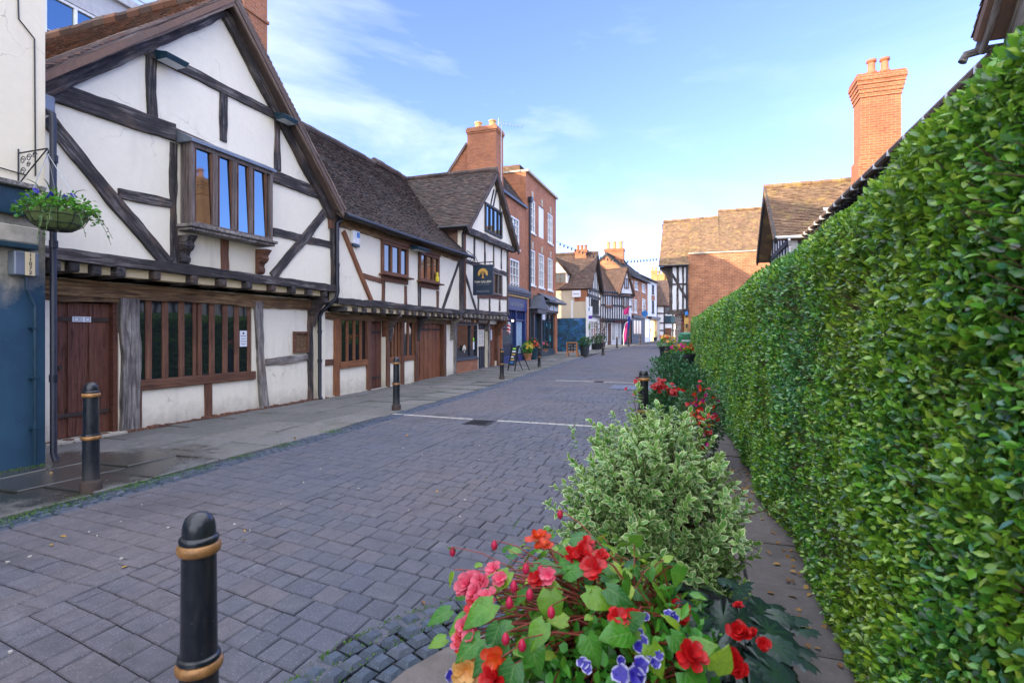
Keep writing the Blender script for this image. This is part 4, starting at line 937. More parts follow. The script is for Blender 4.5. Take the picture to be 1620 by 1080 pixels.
def cross_wing():
    t = thing('restaurant_house', 'timbered gabled house over the dark restaurant front beside the brick house', 'house', (-8.72, 21, .07))
    Y0, Y1 = 18.54, 23.55; FG = Fac((-8.22, 0), (-8.22, 1))
    FU.wall(t, [(Y0, 2.4), (Y1, 2.4), (Y1, 5.55), (Y0, 5.55)], [], M['plaster'], .2, 'wall')
    FG.wall(t, [(18.65, 5.5), (23.95, 5.5), (21.3, 8.2)], [], M['plaster'], .15, 'gable_wall')
    FL.wall(t, [(Y0, -.05), (Y1, -.05), (Y1, 2.2), (Y0, 2.2)], [(18.6, 20.85, -.04, 2.0), (20.95, 22.0, -.03, 2.0), (22.15, 23.1, 0, 2.0)], M['plaster'], .2, 'ground_wall')
    FN = Fac((-14, Y0), (-8.4, Y0)); FN.wall(t, [(-3, 4), (5.44, 4), (5.44, 5.55), (-3, 5.55)], [], M['brick_dark'], .15, 'side_wall')
    m = MB(); m.box(-16.8, -8.6, Y1 - .1, Y1, 0, 5.5); m.box(-16.9, -16.7, 21.5, Y1 - .11, 0, 8); m.build('rear_wall', M['brick'], t)
    T = M['tile_left']; ap = (21.3, 8.42)
    tiles('roof', (-17, 18.32, 5.52), (-7.98, 18.32, 5.52), (-7.98, ap[0], ap[1]), (-17, ap[0], ap[1]), T, t, .105, .165, sag=.04)
    tiles('roof', (-7.98, 24.25, 5.52), (-17, 24.25, 5.52), (-17, ap[0], ap[1]), (-7.98, ap[0], ap[1]), T, t, .15, .2)
    ridge(t, (-8.0, ap[0], ap[1] + .02), (-17, ap[0], ap[1] + .02), T)
    FB = Fac((-8.0, 0), (-8.0, 1))
    for a in ((18.3, 5.36), (24.28, 5.36)): FB.timber(t, 'barge_board', a, (21.3, 8.26), .22, M['oak'], d0=-.06, d1=0)
    m = MB()
    for a in (18.35, 24.2): m.quad((-8.21, a, 5.42), (-8.06, a, 5.42), (-8.06, 21.3, 8.3), (-8.21, 21.3, 8.3))
    m.build('soffit_board', M['black_grey'], t)
    FG.timber(t, 'gable_beam', (18.5, 5.45), (24.1, 5.48), .24, M['oak'], d0=-.12, d1=.08)
    G = lambda n, a, b, w, **k: FG.ptimber(t, n, a, b, w, M['black_grey'], **k)
    G('strut', (787, 290), (779, 330), .1); G('strut', (781, 300), (776, 324), .09); G('strut', (789, 300), (791, 335), .09)
    (u0, v1), (u1, v0) = FG.px(767, 322), FG.px(793, 374); v0, v1 = 5.72, 6.9; u0 -= .05
    FG.window(t, u0, u1, v0, v1, M['black_grey'], M['glass_sky'], d=.0, fw=.1, ft=.07, mull=[u0 + (u1 - u0) * .5, u0 + (u1 - u0) * .27, u0 + (u1 - u0) * .75], mw=.05)
    tb = lambda n, a, b, w, mt=M['oak'], **k: FU.ptimber(t, n, a, b, w, mt, **k)
    FU.timber(t, 'jetty_beam', (Y0, 2.42), (Y1 + .05, 2.47), .17, M['oak'], d0=-.08, d1=.09)
    FU.timber(t, 'corner_post', (18.68, 2.5), (18.66, 5.4), .16, M['oak_brown'], d1=.05)
    FU.timber(t, 'corner_post', (23.5, 2.5), (23.5, 5.4), .16, M['oak'], d1=.05)
    for x in (750, 766.5, 780.5, 793): tb('stud', (x, 372 + (x - 750) * .3), (x, 413 + (x - 750) * .3), .12)
    FU.timber(t, 'rail', (18.7, 4.32), (23.45, 4.30), .16, M['oak']); tb('brace', (732, 421), (753, 492), .12)
    for x in (756.5, 774, 790): tb('stud', (x, 470), (x, 492), .13)
    tb('rail', (755, 468), (801, 471), .16, M['oak_brown'])
    (u0, _), (u1, _) = FU.px(757, 440), FU.px(792, 440)
    FU.window(t, u0, u1, 3.24, 4.2, M['win_grey'], M['glass'], d=.02, fw=.08, ft=.08, mull=[u0 + (u1 - u0) * i / 5 for i in range(1, 5)], mw=.06)
    ys = [18.75 + .42 * i for i in range(12)]; joists(t, FU, ys, 2.16, 2.33, M['oak_grey'], w=.17)
    m = MB(); m.box(-8.7, -8.36, Y0, Y1, 2.335, 2.35); m.build('soffit', M['joint_plaster'], t)
    m = MB(); m.tube([(-8.0, 18.2, 5.5), (-14, 18.2, 5.5)], .06, 10); m.tube([(-8.1, 18.2, 5.46), (-8.3, 18.42, 5.25), (-8.3, 18.44, 4.6)], .04, 8); m.build('gutter', M['iron'], t, smooth=True)
    m = MB(); m.quad((-8.15, 18.5, 4.56), (-9.4, 18.5, 5.72), (-9.4, 18.42, 5.75), (-8.15, 18.3, 4.6)); m.build('lead_flashing', M['lead'], t)
    # shop front: fascia, glazed bay on a brick stall riser, dark door, plank door
    P = FL.P
    m = MB(); m.pbox(P, 18.55, 22.1, 2.0, 2.17, 0, .07); m.build('fascia', M['oak_brown'], t)
    text(t, 'THE THAI', P, 19.6, 2.085, .072, .15, M['cream_ink'], name='fascia_lettering', sx=1.25); text(t, 'THAI GALLERY', P, 21.3, 2.085, .072, .15, M['cream_ink'], name='fascia_lettering', sx=1.0)
    m = MB(); m.prism(P, [(20.42 + .07 * math.cos(a * .4), 2.085 + .075 * math.sin(a * .4)) for a in range(16)], .07, .078); m.build('fascia_emblem', M['gold_ink'], t)
    w = FL.window(t, 18.75, 20.8, .62, 1.98, M['shop_grey'], M['glass'], d=-.05, fw=.07, ft=.08, mull=[20.1], bars=[1.72], mw=.05)
    m = MB(); m.pbox(P, 18.72, 20.86, .0, .54, -.05, .02); m.build('stall_riser', M['brick_orange'], t)
    m = MB(); m.pbox(P, 18.68, 20.9, .545, .615, -.08, .06); m.build('shop_sill', M['lead_dark'], t, bevel=.01)
    m = MB(); m.pbox(P, 20.3, 20.42, 1.28, 1.42, .035, .04); m.build('window_sticker', M['lime'], t)
    m = MB(); m.pbox(P, 20.3, 20.44, .95, 1.25, .035, .04); m.build('window_sticker', M['paper'], t)
    def tree_logo(par, Q, u, v, d, s, mat):
        m = MB(); n = 22
        outer = [(u + s * math.cos(a), v + s * math.sin(a)) for a in [rad(-25 + 230 * i / n) for i in range(n + 1)]]
        inner = [(u + s * .55 * math.cos(a), v - s * .08 + s * .52 * math.sin(a)) for a in [rad(190 - 200 * i / n) for i in range(n + 1)]]
        m.prism(Q, outer + inner, d, d + .006)
        for k in range(7):
            a = rad(40 + 100 * k / 6); m.bar(Q(u, v - s * .35, d + .004), Q(u + s * .62 * math.cos(a), v + s * .62 * math.sin(a) - .02 * s, d + .004), s * .09, .006, up=(1, 0, 0))
        m.prism(Q, [(u - s * .3, v - s * .85), (u + s * .3, v - s * .85), (u + s * .12, v - s * .62), (u + s * .09, v - s * .25), (u - s * .09, v - s * .25), (u - s * .12, v - s * .62)], d, d + .007)
        return m.build('emblem', mat, par)
    tree_logo(t, P, 19.45, .98, .032, .16, M['cream_ink'])
    d = plank_door(FL, t, 20.98, 21.97, .02, 1.96, -.12, M['shop_grey'], 5)
    mb = thing('menu_board', 'framed pale menu board on the dark restaurant door', 'menu board', P(21.3, 1.4, -.08))
    m = MB(); m.pbox(P, 21.0, 21.75, 1.0, 1.8, -.09, -.05); m.build('frame', M['oak_brown'], mb)
    m = MB(); m.pbox(P, 21.05, 21.7, 1.05, 1.75, -.05, -.044); m.build('menu', M['cream_ink'], mb)
    m = MB()
    for i in range(2):
        for k in range(10): m.pbox(P, 21.1 + i * .3, 21.1 + i * .3 + R.uniform(.14, .24), 1.68 - k * .06, 1.692 - k * .06, -.044, -.042)
    m.build('print', M['ink'], mb)
    for y, w in ((18.6, .16), (22.07, .14), (23.18, .2)): FL.timber(t, 'post', (y, 0), (y, 2.15), w, M['oak_grey'] if y < 23 else M['oak_brown'], d0=-.12, d1=.06)
    d = plank_door(FL, t, 22.16, 23.08, .03, 1.95, -.08, M['door_orange'], 4)
    m = MB(); m.pbox(P, 22.5, 22.64, 1.3, 1.75, -.055, -.05); m.build('door_plate', M['paper'], d)
    m = MB(); m.pbox(P, 23.28, 23.55, 0, 2.1, .0, .03); m.build('brick_pier', M['brick_orange'], t)
    m = MB(); m.prism(lambda u, v, e: (-8.66 + u, 23.15 + e, v), [(0, 1.5), (.06, 1.5), (.14, 1.8), (.42, 2.08), (.42, 2.15), (0, 2.15)], -.07, .07); m.build('knee_bracket', M['oak_brown'], t, bevel=.012)
    # hanging sign on an iron bracket, square to the wall
    s = thing('hanging_sign', 'dark blue hanging sign with gold tree emblem reading THAI GALLERY', 'sign', (-8.3, 19.2, 3.5))
    Ys = 18.95; FS = Fac((-8.22, Ys), (-7.22, Ys)); Q = FS.P
    (u0, v1), (u1, v0) = FS.px(750, 421), FS.px(779, 465)
    m = MB(); m.pbox(Q, u0, u1, v0, v1, -.03, .03); m.build('board', M['navy'], s)
    m = MB(); e = .03
    m.pbox(Q, u0 - e, u0, v0 - e, v1 + e, -.04, .04); m.pbox(Q, u1, u1 + e, v0 - e, v1 + e, -.04, .04); m.pbox(Q, u0, u1, v1, v1 + e, -.04, .04); m.pbox(Q, u0, u1, v0 - e, v0, -.04, .04); m.build('frame', M['navy'], s)
    uc = (u0 + u1) / 2; W = u1 - u0; H = v1 - v0
    tree_logo(s, Q, uc, v1 - H * .28, .032, W * .27, M['gold_ink'])
    text(s, 'THAI GALLERY', Q, uc, v1 - H * .57, .033, W * .155, M['cream_ink'], sx=.92)
    m = MB()
    for k, (w, v) in enumerate(((.72, .66), (.70, .88), (.7, .92))):
        for i in range(14): m.pbox(Q, uc - W * w / 2 + W * w * i / 14, uc - W * w / 2 + W * w * (i + .7) / 14, v1 - H * v - .012, v1 - H * v + .012, .03, .034)
    m.build('small_lettering', M['lead'], s)
    m = MB(); m.tube([(-8.34, Ys, v1 + .12), (-7.3, Ys, v1 + .13)], .02, 8); m.tube([(-8.34, Ys, v1 + .6), (-8.0, Ys, v1 + .35), (-7.9, Ys, v1 + .13)], .014, 6)
    for k in range(3): m.tube([(-8.2 + .08 * math.cos(a * .7) + k * .07, Ys, v1 + .3 - k * .06 + .06 * math.sin(a * .7)) for a in range(9)], .008, 5)
    for u in (u0 + .1, u1 - .1): m.tube([Q(u, v1 + .02, 0), Q(u, v1 + .13, 0)], .01, 6)
    m.build('bracket', M['iron'], s)
    # lamp and barber pole at the far corner
    l = thing('wall_lamp', 'small glowing globe lamp under the jetty end beside the brick house', 'lamp', (-8.4, 23.6, 2.3))
    m = MB(); m.ball((-8.1, 23.55, 2.17), .05, 12, 8); m.build('globe', emit('lamp_glow', (1, .70, .35), 2.2), l, smooth=True)
    m = MB(); m.tube([(-8.45, 23.55, 2.3), (-8.1, 23.55, 2.3), (-8.1, 23.55, 2.23)], .015, 6); m.build('arm', M['iron'], l)
    b = thing('barber_pole', 'red and white striped barber pole by the blue shop', 'barber pole', (-8.6, 24.1, 1.6))
    st = NT('barber_stripes'); v = st.n('SeparateXYZ', {0: st.obj()}); f = st.math('FRACT', st.math('MULTIPLY', st.math('ADD', v.outputs[2], st.math('MULTIPLY', v.outputs[1], .8)), 6.0)); st.set(Base_Color=st.ramp(f, [(.45, (.8, .8, .8)), (.5, (.6, .02, .03))], 'CONSTANT'), Roughness=.3)
    m = MB(); m.lathe([(.09, 1.62), (.09, 2.02)], (-8.5, 24.1, 0), 14); m.build('pole', st.m, b, smooth=True)
    m = MB(); m.lathe([(.01, 1.5), (.07, 1.52), (.1, 1.61), (.1, 1.62)], (-8.5, 24.1, 0), 14); m.lathe([(.1, 2.02), (.1, 2.05), (.05, 2.12), (.01, 2.14)], (-8.5, 24.1, 0), 14); m.build('cap', M['steel'], b, smooth=True)
    m = MB(); m.tube([(-8.85, 24.1, 1.8), (-8.5, 24.1, 1.8)], .02, 6); m.build('arm', M['iron'], b)
cross_wing()

def cream_building():
    t = thing('cream_building', 'tall cream rendered building with worn blue painted ground floor', 'building', (-7.6, 3, 0))
    F = Fac((-7.6, 0), (-7.6, 1)); P = F.P
    F.wall(t, [(-16, 3.0), (4.44, 3.0), (4.44, 9.2), (-16, 9.2)], [], M['cream'], .3, 'wall'); F.wall(t, [(-16, -.05), (4.44, -.05), (4.44, 3.0), (-16, 3.0)], [], M['blue_wall'], .3, 'ground_wall')
    m = MB(); m.box(-13, -7.9, 4.2, 4.44, 0, 9.2); m.box(-13, -7.9, -16, -15.8, 0, 9.2); m.box(-13, -12.8, -15.8, 4.2, 0, 9.2); m.build('rear_wall', M['cream'], t)
    m = MB(); m.box(-13, -7.4, -16.1, 4.5, 9.2, 9.4); m.build('roof', M['slate'], t)
    m = MB(); m.pbox(P, -3, 4.36, 3.30, 3.36, 0, .16); m.build('shop_cornice', M['oak_grey'], t, bevel=.01)
    m = MB(); m.pbox(P, -3, 4.30, 2.98, 3.30, 0, .08); m.build('shop_fascia', M['dark_teal'], t, bevel=.01)
    m = MB(); m.pbox(P, -3, 4.33, 2.66, 2.86, 0, .08); m.build('stone_band', M['stone'], t, bevel=.012); m = MB(); m.pbox(P, -3, 4.3, 2.59, 2.655, 0, .13); m.build('lower_cornice', M['dark_teal'], t, bevel=.01)
    m = MB(); m.tube([P(4.14, 6.0, .01), P(4.16, 5.3, .012), P(4.32, 5.15, .012), P(4.33, 3.5, .012)], .008, 6); m.tube([P(2, 3.55, .02), P(3.9, 3.5, .02), P(4.22, 3.48, .02)], .008, 6); m.build('cable', M['iron'], t)
    b = F.px(32, 418); m = MB(); m.pbox(P, b[0] - .13, b[0] + .12, b[1] - .14, b[1] + .14, 0, .14); o = m.build('meter_box', M['lead'], t, bevel=.012)
    m = MB(); m.pbox(P, b[0] - .03, b[0] + .07, b[1] - .135, b[1] + .135, .141, .145); m.build('number_label', M['joint_plaster'], o)
    for i, c in enumerate('11072'): text(o, c, P, b[0] + .022, b[1] + .105 - i * .052, .146, .062, M['ink'], name='number')
    m = MB(); m.tube([P(b[0] + .03, b[1] - .13, .06), P(b[0] + .03, b[1] - .3, .06), P(b[0] + .07, b[1] - .38, .05), P(b[0] + .12, b[1] - .5, .05), P(b[0] + .12, .05, .05)], .02, 8)
    for z in (.45, 1.05, 1.65): m.pbox(P, b[0] + .08, b[0] + .16, z, z + .02, 0, .075)
    m.tube([P(b[0] + .0, b[1] + .13, .05), P(b[0] + .0, b[1] + .35, .05)], .015, 6); m.build('conduit', M['dark_teal'], t)
    # scrolled bracket and its hanging basket
    k = thing('hanging_basket', 'round green hanging basket of purple pansies and trailing leaves by the downpipe', 'hanging basket', (-7.0, 4.15, 2.9))
    m = MB(); y = 4.16; x0, x1, zt = -7.595, -7.08, 3.72
    m.tube([(x0, y, zt + .05), (x0, y, 3.28)], .009, 6); m.tube([(x0, y, zt), (x1, y, zt)], .009, 6); m.tube([(x0, y, 3.35), (x0 + .2, y, 3.5), (x1, y, zt)], .008, 6); m.tube([(x1, y, zt), (x1 + .02, y, zt - .04), (x1 - .01, y, zt - .07)], .008, 6)
    for cx, cz, r in ((.08, 3.63, .05), (.19, 3.65, .05), (.29, 3.67, .04), (.08, 3.5, .05), (.18, 3.57, .035)): m.tube([(x0 + cx + r * (1 - a / 16) * math.cos(a * .75), y, cz + r * (1 - a / 16) * math.sin(a * .75)) for a in range(13)], .005, 5)
    m.build('basket_bracket', M['iron'], t)
    c = Vector((-6.98, 4.2, 2.98)); m = MB(); m.lathe([(.02, -.20), (.14, -.19), (.23, -.13), (.28, -.04), (.29, .02)], c, 24); m.build('liner', M['moss_liner'], k, smooth=True)
    m = MB()
    for i in range(12):
        a = i * math.pi / 6; m.tube([c + Vector((r * math.cos(a), r * math.sin(a), z)) for r, z in ((.03, -.207), (.145, -.197), (.238, -.135), (.288, -.042), (.298, .025))], .004, 5)
    for r, z in ((.145, -.197), (.238, -.135), (.288, -.042), (.298, .025)): m.tube([c + Vector((r * math.cos(a * .2618), r * math.sin(a * .2618), z)) for a in range(25)], .004, 5)
    m.build('wire_frame', M['iron'], k)
    m = MB()
    for i in range(3): a = i * 2.1 + .4; m.tube([c + Vector((.29 * math.cos(a), .29 * math.sin(a), .02)), (x1, y + .0, zt - .06)], .004, 5)
    m.build('chain', M['steel'], k)
    n = 900; a = RG.uniform(0, 6.28, n); r = np.sqrt(RG.uniform(0, 1, n)) * .37; Pz = .10 * np.exp(-(r / .3) ** 2) + RG.normal(0, .045, n) - np.maximum(0, r - .28) * .9
    leafmesh('foliage', np.stack([c.x + r * np.cos(a), c.y + r * np.sin(a), c.z + .05 + Pz], 1), np.stack([np.cos(a), np.sin(a), np.full(n, .1)], 1) + rnd(n, .6), rnd(n, .5) + [0, 0, 1], RG.uniform(.03, .06, n), RG.uniform(.025, .045, n), OVAL, M['bedding'], k)
    for i in range(16):
        a = R.uniform(0, 6.28); r = R.uniform(.1, .36); flower(k, c + Vector((r * math.cos(a), r * math.sin(a) , .17 + R.uniform(-.04, .05) - max(0, r - .27) * .8)), Vector((R.gauss(.6, .5), R.gauss(-.6, .5), .5)), .032, 5, 1, M['p_violet'])
    m = MB()
    for i in range(14):
        a = R.uniform(-1.2, 2.8) if i > 3 else R.uniform(3, 5); q = Vector((math.cos(a), math.sin(a), 0)); l = R.uniform(.35, .75)
        m.tube([c + q * (.05 + l * .35 * s) + Vector((0, 0, .05 + l * (s * .95 - s * s * .55))) for s in (0, .3, .6, .85, 1.0)], [.006, .007, .006, .004, .001], 4)
    m.build('grass_blades', M['stem_green'], k)
    Pt = []; m = MB()
    for i in range(7):
        a = R.uniform(-.9, .9); b_ = c + Vector((.3 * math.cos(a), .3 * math.sin(a), .0)); l = R.uniform(.2, .5); pts = [b_ + Vector((math.cos(a) * .22 * s, math.sin(a) * .22 * s, .03 - l * s * s)) for s in (0, .3, .6, .8, 1)]
        m.tube(pts, .003, 4)
        for s in range(12): f = s / 12; q = b_ + Vector((math.cos(a) * .22 * f, math.sin(a) * .22 * f, .03 - l * f * f)); Pt.append(tuple(q))
    m.build('trailing_stem', M['stem_green'], k); Pt = np.array(Pt); n = len(Pt); leafmesh('trailing_leaf', Pt, rnd(n), rnd(n), .035, .028, OVAL, M['dark_leaf'], k)
def flower(par, c, nrm, r, np_, layers, mat, name='flower', cup=.35):
    nrm = Vector(nrm).normalized(); x = nrm.orthogonal().normalized(); y = nrm.cross(x); P = []; D = []; N = []; L = []
    for l in range(layers):
        k = np_ if l == 0 else max(3, np_ - l); a0 = R.uniform(0, 6)
        for i in range(k):
            a = a0 + 2 * math.pi * i / k + R.uniform(-.15, .15); d = x * math.cos(a) + y * math.sin(a); up = cup + l * .55
            P.append(tuple(Vector(c) + nrm * .004 * l)); D.append(tuple(d + nrm * (up + R.uniform(-.25, .3)) + Vector((R.gauss(0, .12), R.gauss(0, .12), R.gauss(0, .12))))); N.append(tuple(nrm - d * up)); L.append(r * (1 - .16 * l) * R.uniform(.75, 1.15))
    L = np.array(L); return leafmesh(name, P, D, N, L, L * (1.1 if np_ <= 5 else .72), PETAL, mat, par)
cream_building()
def modern_block():
    t = thing('office_block', 'grey modern office block rising behind the gabled house', 'building', (-18, 10, 0)); F = Fac((-18, -12), (-18, 1)); P = F.P
    u0, v0 = F.px(110, 22); F2 = Fac((-18, 0), (-18, 1)); y1 = 19.3
    top = 12.4
    m = MB(); m.box(-28, -22.5, -5, 11.9, 0, 16.5); m.build('added_shade_block', M['concrete'], t)  # unseen box added to keep the sun off the big square chimney
    F2.wall(t, [(-14, 0), (y1, 0), (y1, top), (-14, top)], [(7.0, 10.1, 9.6, 11.6), (10.5, 14, 9.6, 11.6)], M['concrete'], .3, 'wall')
    for a, b in ((7.0, 10.1), (10.5, 14)): F2.window(t, a, b, 9.6, 11.6, M['white_paint'], M['glass_sky'], d=-.12, fw=.09, ft=.08, mull=[a + (b - a) * i / 4 for i in range(1, 4)], bars=[10.5], mw=.09)
    m = MB(); m.box(-30, -17.85, -14, y1 + .15, top, top + .25); m.build('roof', M['concrete'], t); m = MB(); m.box(-30, -18.3, y1 - .3, y1, 0, top); m.box(-30, -18.3, -14, -13.7, 0, top); m.build('side_wall', M['concrete'], t)
    m = MB()
    for dz in (.5, .9): m.tube([(-18, -10, top + dz), (-18, y1, top + dz)], .03, 6)
    for y in range(-10, 19, 2): m.tube([(-18, y, top + .2), (-18, y, top + .9)], .025, 6)
    m.build('roof_railing', M['steel'], t)
modern_block()
# ---------------------------------------------------------------- brick houses and the far left-hand row
def shell(t, F, L, z0, ze, depth, zr, mw, mr, holes=(), gauge=.16, tw=.24, over=.25, gable=None, front=True, chims=(), front_mat=None):
    """box with a ridge along the street: front wall, two gable ends, tiled slopes"""
    F.wall(t, [(0, z0), (L, z0), (L, ze), (0, ze)], list(holes), front_mat or mw, .25, 'wall')
    for u, w in ((0, 1), (L, -1)):
        m = MB(); P = lambda a, b, c: F.P(u + w * c, b, -a)
        m.prism(P, [(.26, z0), (depth, z0), (depth, ze), (depth / 2, zr), (.26, ze + (zr - ze) * .26 / depth * 2)], .0, .22); m.build('gable_end', gable or mw, t)
    m = MB(); m.pbox(F.P, .22, L - .22, z0, ze, -depth, -depth + .2); m.build('rear_wall', mw, t)
    s = (zr - ze) / (depth / 2); eo = ze - over * s
    tiles('roof', F.P(-.12, eo + .06, over), F.P(L + .12, eo + .06, over), F.P(L + .12, zr + .06, -depth / 2), F.P(-.12, zr + .06, -depth / 2), mr, t, gauge, tw)
    tiles('roof', F.P(L + .12, eo + .06, -depth - over), F.P(-.12, eo + .06, -depth - over), F.P(-.12, zr + .06, -depth / 2), F.P(L + .12, zr + .06, -depth / 2), mr, t, gauge, tw)
    ridge(t, F.P(-.12, zr + .1, -depth / 2), F.P(L + .12, zr + .1, -depth / 2), mr)
    m = MB(); m.tube([F.P(-.1, eo + .02, over + .05), F.P(L + .1, eo + .02, over + .05)], .055, 8); m.build('gutter', M['iron'], t)
def chimney(t, x0, x1, y0, y1, z0, z1, mat, pots=2, potm=None, band=True, r=.13, ph=.5):
    m = MB(); m.box(x0, x1, y0, y1, z0, z1 - .3)
    m.box(x0 - .03, x1 + .03, y0 - .03, y1 + .03, z1 - .3, z1 - .22); m.box(x0 - .06, x1 + .06, y0 - .06, y1 + .06, z1 - .22, z1 - .08); m.box(x0 - .02, x1 + .02, y0 - .02, y1 + .02, z1 - .08, z1)
    o = m.build('chimney', mat, t)
    for i in range(pots):
        f = (i + .5) / pots; q = (x0 + (x1 - x0) * f, (y0 + y1) / 2) if x1 - x0 > y1 - y0 else ((x0 + x1) / 2, y0 + (y1 - y0) * f)
        p = MB(); p.lathe([(r, 0), (r * .95, ph * .75), (r * 1.12, ph * .78), (r * 1.12, ph * .95), (r * .8, ph), (r * .7, ph * .8)], (q[0], q[1], z1), 14); p.build('chimney_pot', potm or M['terracotta'], o, smooth=True)
    return o
def aerial(t, x, y, z0, z1, ang=0.0, l=.9):
    m = MB(); m.tube([(x, y, z0), (x, y, z1)], .018, 5); dx, dy = math.cos(ang), math.sin(ang)
    m.tube([(x - dx * .15, y - dy * .15, z1 - .05), (x + dx * l, y + dy * l, z1 - .12)], .012, 4)
    for i in range(7): q = i / 6 * l; m.tube([(x + dx * q - dy * .22, y + dy * q + dx * .22, z1 - .07 - .1 * q), (x + dx * q + dy * .22, y + dy * q - dx * .22, z1 - .07 - .1 * q)], .007, 4)
    m.tube([(x - dx * .12, y - dy * .12, z1 + .18), (x - dx * .15, y - dy * .15, z1 - .2)], .012, 4); m.build('aerial', M['steel'], t)
def keystone(t, F, u, v):
    m = MB(); m.prism(F.P, [(u - .1, v), (u + .1, v), (u + .15, v + .42), (u - .15, v + .42)], 0, .04); m.build('keystone', M['stone'], t)
FK = Fac((-8.9, 0), (-8.9, 1))
def brick_low():
    t = thing('brick_house', 'narrow lower brick house with blue shopfront and big square chimney', 'house', (-8.9, 26, .15)); F = FK; P = F.P
    Y0, Y1 = 23.62, 28.0
    holes = [(25.6, 26.95, 5.95, 7.5), (25.5, 26.95, 3.75, 5.35)]
    F.wall(t, [(Y0, -.05), (Y1, -.05), (Y1, 8.3), (Y0, 8.3)], holes + [(23.9, 27.6, .5, 2.75)], M['brick'], .25, 'wall')
    for h in holes: sash(F, t, *h, M['white_paint'], M['glass_pale'], 3, 4)
    m = MB(); m.pbox(P, Y0, Y1, 8.3, 8.42, -.3, .14); m.build('cornice', M['lead_dark'], t)
    FN = Fac((-15, 24.35), (-8.92, 24.35))
    FN.wall(t, [(.6, 5), (6.05, 5), (6.05, 8.4), (4.6, 10.75), (4.2, 10.75), (2.9, 9.0), (.6, 9.0)], [], M['brick'], .25, 'gable_end')
    FN.timber(t, 'verge_board', (2.9, 9.0), (4.3, 10.85), .12, M['barge'], d0=-.1, d1=.08, wob=.3)
    tiles('roof', (-8.85, 24.4, 8.4), (-8.85, 28.0, 8.4), (-10.6, 28, 10.75), (-10.6, 24.4, 10.75), M['tile_left'], t, .14, .2)
    m = MB(); m.box(-14.9, -9.2, 24.62, 27.9, 4.9, 8.3); m.build('rear_wall', M['brick'], t)
    chimney(t, -10.45, -9.0, 23.75, 24.75, 7.6, 11.35, M['brick'], 2, M['buffpot'], r=.165, ph=.42); aerial(t, -8.9, 24.2, 8.4, 11.6, .5, 1.0)
    # the old roof behind, its lichened ridge just showing
    tiles('rear_roof', (-15.5, 23.0, 7.6), (-11.4, 23.0, 7.6), (-11.6, 25.4, 9.35), (-15.5, 25.4, 9.35), M['tile_sun'], t, .14, .2); ridge(t, (-15.5, 25.4, 9.42), (-11.6, 25.4, 9.42), M['tile_sun'])
    # shopfront
    B = M['blue_shop']; S = Fac((-8.72, 0), (-8.72, 1)); Q = S.P
    m = MB(); m.pbox(P, 23.7, 27.75, 3.62, 3.72, 0, .45); m.quad(P(23.7, 3.73, .46), P(27.75, 3.73, .46), P(27.75, 4.0, .01), P(23.7, 4.0, .01)); m.pbox(P, 23.7, 27.75, 3.5, 3.62, 0, .38); m.build('shop_cornice', M['lead_dark'], t)
    m = MB(); m.pbox(P, 23.75, 27.7, 3.4, 3.48, 0, .3); m.build('gold_moulding', M['gold_ink'], t)
    m = MB(); m.pbox(P, 23.8, 27.65, 2.75, 3.4, 0, .2); m.build('fascia', B, t)
    m = MB()
    for i in range(9): m.pbox(P, 24.9 + i * .24, 25.06 + i * .24, 2.95, 3.14, .2, .21)
    m.build('worn_lettering', M['lead'], t)
    m = MB(); m.prism(P, [(24.3 + .2 * math.cos(a * .52), 3.05 + .26 * math.sin(a * .52)) for a in range(12)], .2, .215); m.build('crest', M['stone'], t)
    m = MB()
    for a, b in ((23.8, 23.95), (27.4, 27.65), (25.9, 26.0)): m.pbox(P, a, b, .5, 2.75, -.02, .16)
    for i in range(12): m.pbox(P, 23.98 + i * .29, 24.02 + i * .29, 2.3, 2.75, .02, .1)
    m.pbox(P, 23.96, 27.4, 2.24, 2.3, 0, .12); m.pbox(P, 23.8, 27.65, .1, .5, 0, .18); o = m.build('shopfront', B, t)
    m = MB(); m.pbox(P, 23.9, 27.4, .5, 2.7, -.05, -.01); m.build('pane', M['glass_pale'], o)
    m = MB(); m.pbox(P, 26.1, 27.3, .55, 2.2, -.005, .02); m.build('window_blind', plain('pale_blue_blind', (.30, .42, .50), .7), o)
    m = MB(); m.pbox(P, 23.98, 25.85, 1.0, 1.1, .0, .05); m.pbox(P, 23.98, 25.85, .5, .95, .0, .03); m.build('shop_curtain', M['navy'], o)
    m = MB(); m.pbox(P, 27.66, 27.98, .05, 3.5, 0, .2); m.build('brick_pier', M['brick_orange'], t)
brick_low()
